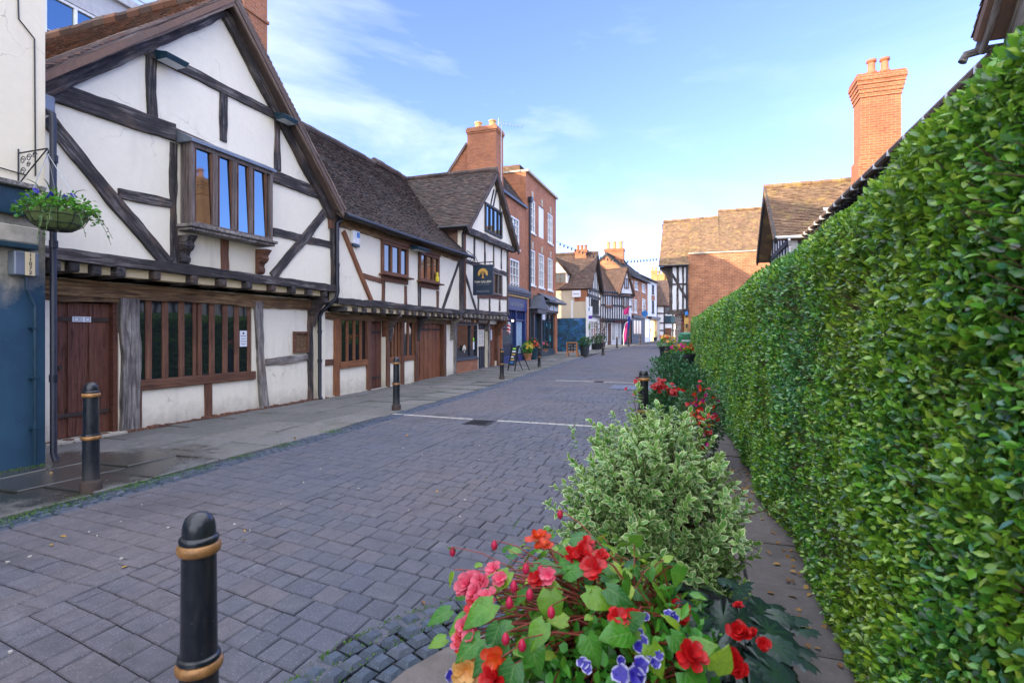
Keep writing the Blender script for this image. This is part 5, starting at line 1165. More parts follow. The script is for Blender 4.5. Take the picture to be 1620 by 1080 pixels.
def brick_tall():
    t = thing('brick_house', 'tall three-storey brick house with sash windows and dark pedimented shopfront', 'house', (-8.9, 31.3, .22)); F = FK; P = F.P
    Y0, Y1, ZT = 28.04, 34.6, 10.35
    cols = [(28.65, 29.85), (30.55, 31.75), (32.55, 33.75)]
    holes = [(a, b, 7.25, 9.1) for a, b in cols] + [(a, b, 4.3, 6.3) for a, b in cols]
    F.wall(t, [(Y0, -.05), (Y1, -.05), (Y1, ZT), (Y0, ZT)], holes + [(30.6, 33.9, .55, 2.85)], M['brick'], .25, 'wall')
    for i, h in enumerate(holes):
        if i == 1: m = MB(); m.pbox(P, h[0], h[1], h[2], h[3], -.1, -.04); m.build('blind_window', M['white_paint'], t)
        else: sash(F, t, *h, M['white_paint'], M['glass_pale'], 3, 4)
        keystone(t, F, (h[0] + h[1]) / 2, h[3] + .02)
    FN = Fac((-14, Y0), (-8.92, Y0)); FN.wall(t, [(0, 0), (4.84, 0), (4.84, ZT), (0, ZT)], [], M['brick'], .2, 'side_wall')
    FS = Fac((-9.16, Y1), (-14, Y1)); FS.wall(t, [(0, 0), (4.8, 0), (4.8, ZT), (0, ZT)], [], M['brick'], .2, 'side_wall')
    m = MB(); m.box(-14.2, -14, Y0, Y1, 0, ZT); m.build('rear_wall', M['brick'], t)
    m = MB(); m.pbox(P, Y0, Y1 + .05, ZT, ZT + .12, -.3, .15); m.box(-14, -9.2, Y0 - .06, Y0 + .25, ZT, ZT + .1); m.build('coping', M['stone'], t)
    G = M['tile_sun']
    tiles('roof', (-13.8, Y0 + .3, ZT + .05), (-9.3, Y0 + .3, ZT + .05), (-10.1, 30.6, ZT + 1.25), (-13, 30.6, ZT + 1.25), G, t, .15, .2); tiles('roof', (-9.3, Y0 + .3, ZT + .05), (-9.3, Y1 - .3, ZT + .05), (-10.1, 32, ZT + 1.25), (-10.1, 30.6, ZT + 1.25), M['slate'], t, .15, .2)
    m = MB(); m.tube([P(28.5, 8.9, .1), P(28.5, .1, .1)], .06, 8); m.pbox(P, 28.36, 28.64, 8.8, 9.05, .02, .24); m.build('downpipe', M['pipe'], t)
    D = M['shop_grey']
    m = MB(); m.pbox(P, 30.3, 34.5, 3.42, 3.52, 0, .75); m.quad(P(30.3, 3.53, .76), P(34.5, 3.53, .76), P(34.5, 3.95, .02), P(30.3, 3.95, .02)); m.build('canopy', M['lead_dark'], t)
    m = MB(); m.pbox(P, 30.35, 34.3, 2.85, 3.4, 0, .25); m.build('fascia', D, t)
    m = MB()
    for i, w in enumerate((.3, .22, .1, .32, .34, .18, .3, .28, .3)): m.pbox(P, 30.95 + i * .36, 30.95 + i * .36 + w, 3.0, 3.0 + R.choice((.22, .3)), .25, .262)
    m.build('worn_lettering', M['paper'], t)
    m = MB(); m.prism(P, [(28.35, 2.95), (30.5, 2.95), (29.45, 3.75)], 0, .6); m.build('pediment', M['lead_dark'], t)
    m = MB(); m.pbox(P, 28.5, 30.3, 2.7, 2.94, 0, .55); m.pbox(P, 28.6, 28.8, .1, 2.7, 0, .3); m.pbox(P, 30.1, 30.3, .1, 2.7, 0, .3); m.build('door_surround', D, t)
    m = MB(); m.pbox(P, 28.8, 30.1, .1, 2.6, .0, .06); m.build('door', M['dark_teal'], t)
    m = MB(); m.pbox(P, 30.35, 30.6, .1, 2.85, .01, .1); m.pbox(P, 34.0, 34.55, .1, 2.85, .01, .1); m.build('brick_pier', M['brick'], t)
    w = F.window(t, 30.6, 33.9, .55, 2.85, M['dark_teal'], M['glass'], d=-.08, fw=.1, ft=.1, mull=[31.7, 32.8], bars=[2.3], mw=.08)
    m = MB()
    for k in range(9): u = R.uniform(30.8, 33.6); v = R.uniform(.8, 2.1); m.pbox(P, u, u + R.uniform(.1, .35), v, v + R.uniform(.15, .5), -.065, -.06)
    m.build('window_display', plain('turquoise_display', (.03, .25, .28), .6, var=.6), w)
    m = MB(); m.pbox(P, 30.6, 33.9, .1, .54, .0, .12); m.build('stall_riser', M['dark_teal'], t)
    m = MB(); m.pbox(P, 30.7, 31.5, 2.4, 2.75, .1, .13); m.build('window_sign', M['paper'], t)
brick_tall()
def gap():
    t = thing('hoarding', 'blue painted hoarding with pale spray-paint mural closing the gap', 'hoarding', (-9.3, 37.2, .3)); F = Fac((-11, 37.2), (-7.7, 37.2)); P = F.P
    u1 = F.px(927, 540)[0]
    m = MB(); m.pbox(P, 0, u1, .25, 2.65, -.05, 0); m.build('panel', M['mural'], t)
    m = MB(); m.pbox(P, u1 + .01, u1 + .16, .25, 4.1, -.06, .08); m.pbox(P, u1 - 1.05, u1 - .9, 2.66, 3.9, -.05, .04); m.build('post', M['white_paint'], t)
    m = MB(); m.pbox(P, u1 - .88, u1, 2.66, 3.8, -.04, .0); m.build('upper_panel', M['far_cream'], t)
    b = thing('cream_side_house', 'far house with buff blank side wall, great tiled roof and small white dormer', 'house', (-8, 41, .33))
    FN = Fac((-16, 39), (-7.7, 39)); L = 8.3; ze = FN.px(905, 456)[1]; Q = FN.P
    FN.wall(b, [(0, 0), (L - .95, 0), (L - .95, ze), (0, ze)], [], M['far_cream'], .2, 'wall')
    FN.wall(b, [(L - .94, 0), (L, 0), (L, ze), (L - .94, ze)], [], M['brick'], .2, 'brick_wall')
    za = FN.px(900, 402)[1] + .35
    tiles('roof', FN.P(-.2, ze - .05, .15), FN.P(L + .35, ze - .05, .15), (-7.35, 41.6, za), (-16.2, 41.6, za), M['tile_far'], b, .14, .2); tiles('roof', (-7.35, 44.4, ze), (-16.2, 44.4, ze), (-16.2, 41.6, za), (-7.35, 41.6, za), M['tile_far'], b, .2, .3); ridge(b, (-16.2, 41.6, za + .05), (-7.35, 41.6, za + .05), M['tile_far'])
    FF = Fac((-7.7, 39), (-7.7, 44.2)); FF.wall(b, [(.21, 0), (5.2, 0), (5.2, ze), (2.6, za - .2), (.21, ze)], [(.5, 4.5, .8, 2.6)], M['bw_white'], .2, 'front_wall')
    m = MB()
    for u in [i * .65 for i in range(8)]:
        top = ze + (za - .3 - ze) * (1 - abs(u - 2.6) / 2.6)
        m.pbox(FF.P, u, u + .13, 2.9, max(ze, top) if u < 5.1 else ze, 0, .04)
    for v in (2.8, 4.3, ze - .05): m.pbox(FF.P, 0, 5.2, v, v + .2, .0, .06)
    m.build('timber_frame', M['black_grey'], b)
    for u0, u1 in ((-.15, 2.6), (5.35, 2.6)):
        FF.timber(b, 'barge_board', (u0, ze - .25), (u1, za - .1), .22, M['black_grey'], d0=.22, d1=.3, wob=.2)
    FF.window(b, 1.4, 3.8, 3.1, 4.2, M['black_grey'], M['glass_pale'], d=.05, ft=.08, mull=[2.0, 2.6, 3.2])
    FF.window(b, .5, 4.5, .8, 2.6, M['white_paint'], M['glass_pale'], d=-.05, fw=.1, mull=[1.2, 1.9, 2.6, 3.3, 4.0], bars=[1.4, 2.0])
    # dormer
    dx0, dx1 = -11.1, -9.2; zb = FN.px(885, 452)[1]; zt = zb + 1.0; FD = Fac((dx0, 39.3), (dx1, 39.3)); w = dx1 - dx0
    FD.wall(b, [(0, zb), (w, zb), (w, zt), (w / 2, zt + 1.1), (0, zt)], [(.15, w - .15, zb + .1, zt)], M['bw_white'], 1.6, 'dormer')
    FD.window(b, .15, w - .15, zb + .1, zt, M['win_grey'], M['glass_pale'], d=-.06, mull=[w * .33, w * .66], bars=[zb + .55])
    tiles('dormer_roof', (dx0 - .15, 39.1, zt - .1), (dx0 - .15, 41.2, zt - .1), (dx0 + w / 2, 41.2, zt + 1.2), (dx0 + w / 2, 39.1, zt + 1.2), M['tile_far'], b, .15, .22); tiles('dormer_roof', (dx1 + .15, 41.2, zt - .1), (dx1 + .15, 39.1, zt - .1), (dx0 + w / 2, 39.1, zt + 1.2), (dx0 + w / 2, 41.2, zt + 1.2), M['tile_far'], b, .15, .22)
    chimney(b, -9.1, -8.2, 41.2, 42.1, za - .5, za + .3, M['brick_orange'], 3, r=.12, ph=.4)
    m = MB(); m.tube([(-7.7, 38.6, 4.6), (-6.8, 38.6, 4.6)], .025, 6); m.build('sign_arm', M['iron'], b)
    s = thing('letting_sign', 'white projecting sign board with purple foot in front of the timbered gable', 'sign', (-7.3, 38.7, 3.6)); FS = Fac((-8, 38.75), (-6.5, 38.75))
    (u0, v1), (u1, v0) = FS.px(925, 485), FS.px(937, 504)
    m = MB(); m.pbox(FS.P, u0, u1, v0 + .22, v1, -.03, .03); m.build('board', M['paper'], s); m = MB(); m.pbox(FS.P, u0, u1, v0, v0 + .215, -.03, .03); m.build('foot_board', M['purple'], s)
    m = MB(); m.pbox(FS.P, (u0 + u1) / 2 - .07, (u0 + u1) / 2 + .09, v0 + .55, v0 + .8, .03, .034); m.build('print', M['sky_blue'], s)
    s = thing('wall_sign', 'white box sign high on the corner of the buff wall', 'sign', FN.P(6, 4.8, .1)); (u0, v1), (u1, v0) = FN.px(906, 460), FN.px(919, 470)
    m = MB(); m.pbox(FN.P, u0, u1, v0, v1, .01, .2); m.build('box', M['paper'], s); m = MB(); m.pbox(FN.P, u0 + .1, u1 - .1, (v0 + v1) / 2 - .02, (v0 + v1) / 2 + .02, .2, .206); m.build('print', M['lead'], s)
gap()
def far_timber():
    t = thing('timber_framed_house', 'far black and white striped house with jettied front and little white gable', 'house', (-7.2, 48, .45)); F = Fac((-8.9, 49.8), (-6.58, 54.15)); L = F.len; P = F.P; z0 = .3
    ze = F.px(965, 461)[1]; zj = F.px(950, 506)[1]; zr = F.px(940, 415, -3.2)[1]
    F.wall(t, [(0, zj), (L, zj), (L, ze), (0, ze)], [], M['bw_white'], .2, 'wall', d=.3)
    shell(t, F, L, z0, ze, 6.4, zr, M['bw_white'], M['tile_far'], over=.45)
    m = MB()
    for i in range(int(L / .36)): m.pbox(P, i * .36, i * .36 + .13, zj, ze, .3, .35)
    for v in (zj, zj + (ze - zj) * .48, ze - .18): m.pbox(P, 0, L, v, v + .16, .3, .36)
    for i in range(12): m.pbox(P, i * .41, i * .41 + .16, zj - .22, zj, .0, .42)
    m.build('timber_frame', M['black_grey'], t)
    for a, b in ((.7, 1.75), (3.5, 4.3)): F.window(t, a, b, zj + 1.3, ze - .25, M['win_brown'], M['glass_pale'], d=.36, fw=.07, mull=[a + (b - a) / 3, a + (b - a) * 2 / 3], sill=(.12, .46))
    ga, gb = 2.85, 4.95; gm = (ga + gb) / 2; zg = F.px(985, 427)[1] + .1
    F.wall(t, [(ga, ze - .1), (gb, ze - .1), (gm, zg)], [], M['bw_white'], .2, 'gable_wall', d=.42)
    F.window(t, gm - .35, gm + .35, ze + .35, ze + 1.35, M['win_brown'], M['glass_pale'], d=.43, fw=.08, mull=[gm])
    for s in (ga, gb):
        o = -.25 if s == ga else .25; e = [F.P(s + o, ze - .3, .6), F.P(gm, zg + .15, .6), F.P(gm, zg + .15, -3.2), F.P(s + o, ze - .3, -.2)]
        tiles('gable_roof', e[0], e[3], e[2], e[1], M['tile_far'], t, .15, .22)
    for a, b, mm in ((.15, 1.5, 'white_paint'), (2.0, 2.75, 'white_paint'), (2.95, 3.6, 'white_paint')):
        F.window(t, a, b, z0 + .55, 2.75, M[mm], M['glass_pale'], d=.01, fw=.1, mull=[a + (b - a) * i / 4 for i in (1, 2, 3)], bars=[1.4, 2.0], mw=.05)
    m = MB(); m.pbox(P, 2.4, 4.1, 2.62, 2.8, .01, .3); m.build('shop_fascia', M['red_paint'], t)
    m = MB(); m.pbox(P, 3.7, 4.9, z0, 2.6, .01, .1); m.build('shopfront', M['navy'], t)
    m = MB(); m.pbox(P, 0, .14, z0, zj - .3, .0, .3); m.pbox(P, 1.55, 1.95, z0, zj - .3, .0, .1); m.build('pier', M['brick_dark'], t)
    # brick three-storey
    t = thing('brick_house', 'far brick house with dark slate roof, three pots and blue ground floor shop', 'house', (-6.2, 58, .6)); F = Fac((-6.5, 54.4), (-5.55, 62.9)); L = F.len; P = F.P; z0 = .4
    ze = F.px(1008, 438)[1]; zr = F.px(957, 401, -2.4)[1]
    wins = []
    for (x0, x1, ya, yb) in ((996, 1001, 442, 457), (1004, 1009, 444, 459), (1016, 1021, 448, 463), (996, 1001, 472, 494), (1003, 1008, 473, 495), (1016, 1021.5, 472, 493)):
        (u0, v1), (u1, v0) = F.px(x0, ya), F.px(x1, yb); wins.append((max(.25, u0), u1, v0, v1))
    shell(t, F, L, z0, ze, 4.8, zr, M['brick_old'], M['slate'], holes=wins, over=.3)
    for w in wins: sash(F, t, *w, M['white_paint'], M['glass_pale'], 2, 2)
    q = F.P(3.0, 0, -2.2); chimney(t, q[0] - 1.2, q[0] + .8, q[1], q[1] + .9, zr - .6, zr + 1.0, M['brick'], 3, M['buffpot'], r=.2, ph=.8); aerial(t, q[0] + 1.6, q[1] + 1.5, zr - .4, zr + 2.0, 3.3, 1.3)
    m = MB(); m.pbox(P, .2, 6.2, 3.15, 3.4, 0, .35); m.build('shop_cornice', M['shop_grey'], t); m = MB(); m.pbox(P, .2, 6.2, z0, 3.15, .01, .15); o = m.build('shopfront', M['navy'], t)
    m = MB()
    for a in (.9, 2.2, 3.4): m.pbox(P, a, a + .9, z0 + .8, 2.9, .15, .17)
    m.build('pane', M['glass_pale'], o)
    m = MB(); m.pbox(P, 6.5, 9.3, z0, 3.2, .01, .15); o = m.build('shopfront', M['white_paint'], t); m = MB(); m.pbox(P, 6.8, 8.0, z0 + .8, 2.9, .15, .17); m.build('pane', M['glass_warm'], o)
    q = F.px(1020, 496, .7); d = thing('round_sign', 'round blue sign hanging before the far brick house', 'sign', F.P(q[0], q[1], .7)); m = MB(); c = Vector(F.P(q[0], q[1], .7)); m.tube([c + Vector((0, -.03, 0)), c + Vector((0, .03, 0))], .32, 18); m.build('disc', M['sky_blue'], d); m = MB(); m.tube([c + Vector((-.7, 0, .42)), c + Vector((.3, 0, .42))], .02, 5); m.build('arm', M['iron'], d)
    # white narrow house
    t = thing('white_house', 'narrow white house at the street bend with glowing shop window', 'house', (-5.4, 65, .7)); F = Fac((-5.62, 63.1), (-4.9, 67.5)); L = F.len; P = F.P
    ws = []
    for (x0, x1, ya, yb) in ((1031, 1035, 450, 465), (1031, 1035, 475, 495)):
        (u0, v1), (u1, v0) = F.px(x0, ya), F.px(x1, yb); ws.append((u0, u1, v0, v1))
    shell(t, F, L, .5, 7.75, 4.6, 8.9, M['bw_white'], M['slate'], holes=ws, over=.2)
    for w in ws: sash(F, t, *w, M['black_grey'], M['glass_pale'], 2, 2)
    m = MB(); m.pbox(P, ws[1][0] - .1, ws[1][1] + .1, ws[1][3] + .05, ws[1][3] + .6, 0, .05); m.build('window_arch', M['brick_orange'], t)
    m = MB(); m.pbox(P, 0, L, 3.2, 3.5, 0, .5); m.build('shop_cornice', M['shop_grey'], t); m = MB(); m.pbox(P, .3, 3.0, .6, 3.0, .01, .1); m.build('shop_window', M['glass_warm'], t); m = MB(); m.pbox(P, 3.0, 4.3, .5, 3.19, .01, .4); m.build('shop_pier', M['stone'], t)
far_timber()
def street_end():
    t = thing('timber_framed_house', 'white timber-framed house closing the end of the street', 'house', (-4, 76, .8)); F = Fac((-5.6, 76), (-1.0, 76)); L = F.len; P = F.P
    F.wall(t, [(0, .6), (L, .6), (L, 5.4), (0, 5.4)], [], M['bw_white'], .2, 'wall')
    m = MB()
    for u in (0, 1.0, 2.1, 3.2, 4.4): m.pbox(P, u, u + .18, .6, 5.4, 0, .05)
    for v in (.9, 1.9, 2.9, 4.2, 5.2): m.pbox(P, 0, L, v, v + .17, 0, .06)
    m.build('timber_frame', M['black_grey'], t)
    tiles('roof', P(-2.5, 5.3, .3), P(L, 5.3, .3), P(L, 8.6, -3.5), P(-2.5, 8.6, -3.5), M['tile_far'], t, .2, .3)
    F.window(t, 1.2, 2.9, 4.4, 5.15, M['win_brown'], M['glass_pale'], d=.02, mull=[1.8, 2.4]); F.window(t, 2.4, 3.2, 1.2, 2.2, M['white_paint'], M['glass_pale'], d=.02, mull=[2.8], bars=[1.7])
    m = MB(); m.pbox(P, 1.2, 2.5, 3.0, 3.95, .1, .2); m.build('hanging_board', M['dark_teal'], t); m = MB(); m.pbox(P, 1.2, 2.0, .8, 2.3, .02, .08); m.build('door', M['oak_brown'], t)
    FW = Fac((-7.5, 74), (-5.5, 74)); FW.wall(t, [(0, .5), (2, .5), (2, 5.6), (0, 5.6)], [], M['brick'], .2, 'brick_wall')
    tiles('roof', FW.P(-1, 5.5, .3), FW.P(2.2, 5.5, .3), FW.P(1.2, 9.2, -5), FW.P(-1, 9.2, -5), M['tile_far'], t, .2, .3)
    t = thing('sunlit_house', 'distant sunlit yellow gable with paired chimneys above the roofs', 'house', (-6, 96, 1)); F = Fac((-10, 96), (-2, 96)); zb = F.px(1040, 452)[1]; za = F.px(1040, 430)[1]
    F.wall(t, [(0, 1), (8, 1), (8, zb), (5.5, za + .6), (3, zb)], [], M['brick_buff'], .3, 'wall'); m = MB(); m.box(-10, -2, 96.3, 102, 1, zb); m.build('rear_wall', M['brick_buff'], t)
    for x in (1035, 1046): q = F.px(x, 440)[0] - 10; chimney(t, q - .55, q + .55, 95.7, 96.7, zb - 1, F.px(1035, 428 if x < 1040 else 434)[1], M['brick_buff'], 2, M['buffpot'], r=.2, ph=.7)
    t = thing('shadowed_house', 'dark tiled far house standing under the sunlit gable', 'house', (-4, 84, 1)); FF = Fac((-8, 84), (0, 84)); FF.wall(t, [(0, .8), (8, .8), (8, 7.2), (0, 7.2)], [], M['brick'], .3, 'wall'); tiles('roof', FF.P(-.3, 7.1, .3), FF.P(8.3, 7.1, .3), FF.P(8, 9.8, -3.5), FF.P(0, 9.8, -3.5), M['tile_far'], t, .25, .35)
street_end()
# ---------------------------------------------------------------- right-hand houses
def right_far():
    Y = 42.0; F = Fac((-3.1, Y), (6.5, Y)); P = F.P; X = lambda px, py, d=0: F.px(px, py, d)
    t = thing('brick_house', 'large sunlit brick house with lichened roof and a timbered end on the right', 'house', (1, Y, .4))
    uL = X(1060, 450)[0]; uC = X(1089, 450)[0]; uR = X(1222, 400)[0] + 1.5; zb = X(1150, 397)[1]; zt = X(1065, 419)[1]; zr = X(1090, 348, -3.4)[1]; zr2 = X(1180, 332, -4.2)[1]
    F.wall(t, [(uC, 0), (uR, 0), (uR, zb), (uC, zb)], [], M['brick_old'], .25, 'wall')
    m = MB(); m.pbox(P, uC, uR, zb - .12, zb - .002, .0, .08); m.build('eaves_course', M['stone'], t)
    zj = X(1070, 494)[1]
    F.wall(t, [(uL, zj), (uC - .01, zj), (uC - .01, zt), (uL, zt)], [], M['bw_white'], .25, 'timbered_wall', d=.04)
    T = lambda a, b, w: F.ptimber(t, 'timber', a, b, w, M['oak'], d0=.0, d1=.09)
    T((1061.5, 420), (1061.5, 494), .22); T((1072, 420), (1072, 494), .15); T((1080.5, 420), (1080.5, 492), .13); T((1088, 418), (1088, 494), .12); T((1062, 450), (1088, 449), .13); T((1062, 432), (1088, 475), .17); T((1058, 420), (1089, 420), .2); T((1056, 494), (1090, 492), .35)
    m = MB(); m.prism(lambda u, v, d: P(u, v, .1 + d), [(uL - .75, zt - .12), (uL, zt - .12), (uL, zt - 2.1), (uL - .1, zt - 1.4), (uL - .35, zt - .7), (uL - .75, zt - .3)], -.3, -.1); m.build('jetty_bracket', M['oak'], t)
    m = MB(); m.pbox(P, uC - .85, uC - .5, .3, zj - .15, -.4, .0); m.build('post', M['oak_grey'], t); m = MB(); m.pbox(P, uC - .3, uC - .01, .3, zj - .15, -.5, -.1); m.build('brick_pier', M['brick_buff'], t)
    G = M['tile_sun']; eL = uL - .8
    tiles('roof', P(eL, zt - .05, .35), P(uC + .05, zt - .05, .35), P(uC + .05, zr, -3.4), P(eL + .1, zr - .1, -3.4), G, t, .13, .19, sag=.05)
    uS = X(1136, 340, -3.6)[0]; ze = zb + .02
    tiles('roof', P(uC + .05, ze, .12), P(uS, ze, .12), P(uS, zr + .05, -3.4), P(uC + .05, zr, -3.4), G, t, .13, .19, sag=.05); tiles('roof', P(uS, ze, .12), P(uR, ze, .12), P(uR, zr2, -4.2), P(uS, zr2, -4.2), G, t, .13, .19, sag=.05)
    ridge(t, P(eL + .1, zr, -3.4), P(uS, zr + .08, -3.4), G); ridge(t, P(uS, zr2 + .05, -4.2), P(uR, zr2 + .05, -4.2), G)
    m = MB(); m.pbox(P, uL + .1, uR, 0, zt - .3, -7, -6.8); m.quad(P(eL, zr - .2, -3.5), P(uR, zr - .2, -3.5), P(uR, zt, -7.2), P(eL, zt, -7.2)); m.build('rear_wall', M['brick_orange'], t)
    m = MB(); m.pbox(P, uL + .02, uL + .2, zj, zt - .05, -6.8, -.26); m.build('end_wall', M['bw_white'], t)
    m = MB(); m.tube([P(eL, zt - .1, .42), P(uC, zt - .1, .42)], .06, 8); m.tube([P(uC - .12, zt - .1, .3), P(uC - .12, 2, .14)], .05, 8); m.build('gutter', M['pipe'], t)
right_far()
def right_gable():
    t = thing('timber_framed_house', 'right-hand house with street gable and sunlit mottled tile roof above the hedge', 'house', (2.6, 22.9, 0))
    F = Fac((2.85, 0), (2.85, -1)); yc = 22.75; yn, yf = 19.75, 25.75; ze, zr = 4.75, 7.15
    F.wall(t, [(-yn - .2, 0), (-yf + .2, 0), (-yf + .2, ze + .1), (-yc, zr - .15), (-yn - .2, ze + .1)][::-1], [], M['bw_white'], .2, 'wall')
    m = MB()
    for i in range(8): u = -yf + .4 + i * .7; top = ze + (zr - ze) * (1 - abs(-u - yc) / 3.0); m.pbox(F.P, u, u + .12, 2, max(top - .2, ze), 0, .04)
    for v in (3.4, 4.6): m.pbox(F.P, -yf + .2, -yn - .2, v, v + .18, 0, .06)
    m.build('timber_frame', M['black_grey'], t)
    FN = Fac((3.06, yn + .2), (12, yn + .2)); FN.wall(t, [(0, 0), (9, 0), (9, ze), (0, ze)], [], M['bw_white'], .2, 'side_wall')
    m = MB()
    for u in (.0, .8, 1.6, 2.4): m.pbox(FN.P, u, u + .13, 1, ze, 0, .04)
    m.pbox(FN.P, 0, 4, 3.6, 3.75, 0, .05); m.build('side_timbers', M['black_grey'], t)
    G = M['tile_sun']
    tiles('roof', (2.3, yn, ze), (12, yn, ze), (12, yc, zr), (2.3, yc, zr), G, t, .105, .165, sag=.04); tiles('roof', (12, yf, ze), (2.3, yf, ze), (2.3, yc, zr), (12, yc, zr), G, t, .15, .2); ridge(t, (2.3, yc, zr + .02), (12, yc, zr + .02), G, .1)
    FB = Fac((2.34, 0), (2.34, -1))
    for y in (yn - .05, yf + .05): FB.timber(t, 'barge_board', (-y, ze - .12), (-yc, zr - .12), .24, M['black_grey'], d0=-.05, d1=.02, wob=.3)
    m = MB()
    for y in (yn, yf): m.quad((2.36, y, ze - .06), (2.84, y, ze - .06), (2.84, yc, zr - .06), (2.36, yc, zr - .06))
    m.build('soffit_board', M['barge'], t); m = MB(); m.tube([(2.35, yn - .06, ze - .02), (4, yn - .06, ze - .02)], .05, 8); m.tube([(2.75, yn - .1, ze - .1), (2.8, yn + .1, ze - .3), (2.8, yn + .1, .2)], .04, 8); m.build('gutter', M['white_paint'], t)
    m = MB(); m.add([(4.0, 21.0, 5.78), (4.5, 21.0, 5.78), (4.5, 21.12, 5.9), (4.0, 21.12, 5.9)], [(0, 1, 2, 3)]); m.build('roof_vent', M['white_paint'], t)
    t2 = thing('timber_framed_house', 'long right-hand house with low eaves gutter, white panels and tall brick chimney', 'house', (3.6, 13.5, 0))
    X = 3.62; F = Fac((X, 0), (X, -1)); za = 4.85
    F.wall(t2, [(-19.6, 0), (-7.7, 0), (-7.7, za - .02), (-19.6, za - .02)], [(-12, -10.6, 1.2, 2.6), (-16, -14.6, 1.2, 2.6)], M['bw_white'], .2, 'wall')
    for a in (-12, -16): F.window(t2, a, a + 1.4, 1.2, 2.6, M['black_grey'], M['glass_pale'], mull=[a + .47, a + .93], bars=[1.9])
    m = MB()
    for i in range(19): m.pbox(F.P, -19.4 + i * .64, -19.25 + i * .64, .5, za - .1, 0, .04)
    for v in (2.9, 3.9, 4.55): m.pbox(F.P, -19.6, -7.7, v, v + .17, 0, .05)
    for i in range(9): F.timber(t2, 'brace', (-19.2 + i * 1.28, 3.1), (-18.4 + i * 1.28, 4.5), .14, M['black_grey'], d0=0, d1=.045, wob=.2)
    m.build('timber_frame', M['black_grey'], t2)
    tiles('roof', (3.22, 19.72, za - .05), (3.22, 7.6, za - .05), (6.4, 7.6, za + 2.35), (6.4, 19.72, za + 2.35), G, t2, .105, .165, sag=.04)
    m = MB(); m.quad((6.4, 7.6, za + 2.3), (6.4, 19.7, za + 2.3), (9.6, 19.7, za - .1), (9.6, 7.6, za - .1)); m.build('rear_roof', G, t2); ridge(t2, (6.4, 7.6, za + 2.4), (6.4, 19.7, za + 2.4), G)
    m = MB(); m.tube([(3.16, 7.6, za - .08), (3.16, 19.7, za - .08)], .06, 8); m.build('gutter', M['barge'], t2)
    for i in range(15): m = MB(); m.box(3.09, 3.24, 7.9 + i * .8, 7.94 + i * .8, za - .16, za - .06); m.build('gutter_bracket', M['white_paint'], t2)
    m = MB(); m.box(3.24, 3.6, 7.7, 19.7, za - .17, za - .14); m.build('soffit', M['black_grey'], t2)
    for i in range(40): m = MB(); m.box(3.22, 3.6, 7.8 + i * .3, 7.86 + i * .3, za - .22, za - .171); m.build('rafter_end', M['black_grey'], t2)
    # chimney with corbelled head
    c = MB(); x0, x1, y0, y1 = 4.62, 5.68, 19.1, 19.85
    c.box(x0 - .06, x1 + .06, y0 - .06, y1 + .06, 4.5, 6.9); c.box(x0, x1, y0, y1, 6.9, 8.75)
    for k in range(5): c.box(x0 - .026 * (k + 1), x1 + .026 * (k + 1), y0 - .026 * (k + 1), y1 + .026 * (k + 1), 8.752 + k * .12, 8.868 + k * .12)
    c.box(x0 - .11, x1 + .11, y0 - .11, y1 + .11, 9.355, 9.44); o = c.build('chimney', M['brick_orange'], t2)
    for x in (5.0, 5.35):
        p = MB(); p.lathe([(.13, 0), (.12, .12), (.15, .14), (.14, .2), (.105, .24), (.10, .46), (.14, .5), (.14, .56), (.1, .58), (.09, .4)], (x, 19.45, 9.44), 14); p.build('chimney_pot', M['terracotta'], o, smooth=True)
    m = MB(); m.quad((4.5, 19.02, 6.0), (5.8, 19.02, 6.95), (5.8, 19.0, 7.1), (4.5, 19.0, 6.15)); m.build('lead_flashing', M['stone'], t2)
right_gable()
def right_near():
    t = thing('gabled_house', 'near house on the right, weathered grey barge boards jutting over the hedge', 'house', (3.3, 5, 0)); X = 3.45; F = Fac((X, 0), (X, -1)); yf, yn, yc = 7.55, 2.2, 4.9; ze = 4.95; zr = 7.8
    F.wall(t, [(-yf + .25, 0), (-yn - .2, 0), (-yn - .2, ze), (-yc, zr - .3), (-yf + .25, ze)], [], M['bw_white'], .2, 'wall')
    tiles('roof', (12, yf, ze), (2.92, yf, ze), (2.92, yc, zr), (12, yc, zr), M['tile_gable'], t, .105, .165); tiles('roof', (2.92, yn, ze), (12, yn, ze), (12, yc, zr), (2.92, yc, zr), M['tile_gable'], t, .14, .2)
    FB = Fac((2.98, 0), (2.98, -1)); FB.timber(t, 'barge_board', (-yf - .02, ze - .16), (-yc, zr - .16), .2, M['oak_grey'], d0=-.05, d1=.0, wob=.4); FB.timber(t, 'barge_board', (-yn + .02, ze - .16), (-yc, zr - .16), .2, M['oak_grey'], d0=-.05, d1=0, wob=.4)
    F2 = Fac((3.2, 0), (3.2, -1)); F2.timber(t, 'inner_rafter', (-yf + .12, ze - .28), (-yc, zr - .30), .24, M['oak_grey'], d0=-.05, d1=.03); F.timber(t, 'wall_rafter', (-yf + .3, ze - .3), (-yc, zr - .5), .26, M['oak_grey'], d0=-.03, d1=.06)
    m = MB()
    for y in (yf, yn): m.quad((2.97, y, ze - .06), (3.44, y, ze - .06), (3.44, yc, zr - .06), (2.97, yc, zr - .06))
    m.build('soffit_board', M['oak_grey'], t)
    m = MB(); m.tube([(2.86, 7.62, 4.72), (2.9, 7.62, 4.80), (3.05, 7.62, 4.83), (3.7, 7.6, 4.84), (6, 7.6, 4.84)], .045, 8); m.build('gutter', M['oak_grey'], t)
    FF = Fac((12, yf - .25), (X, yf - .25)); FF.wall(t, [(0, 0), (8.34, 0), (8.34, ze), (0, ze)], [], M['bw_white'], .2, 'side_wall')
    F.timber(t, 'tie_beam', (-yf + .25, 4.7), (-yn - .2, 4.7), .25, M['oak'])
right_near()
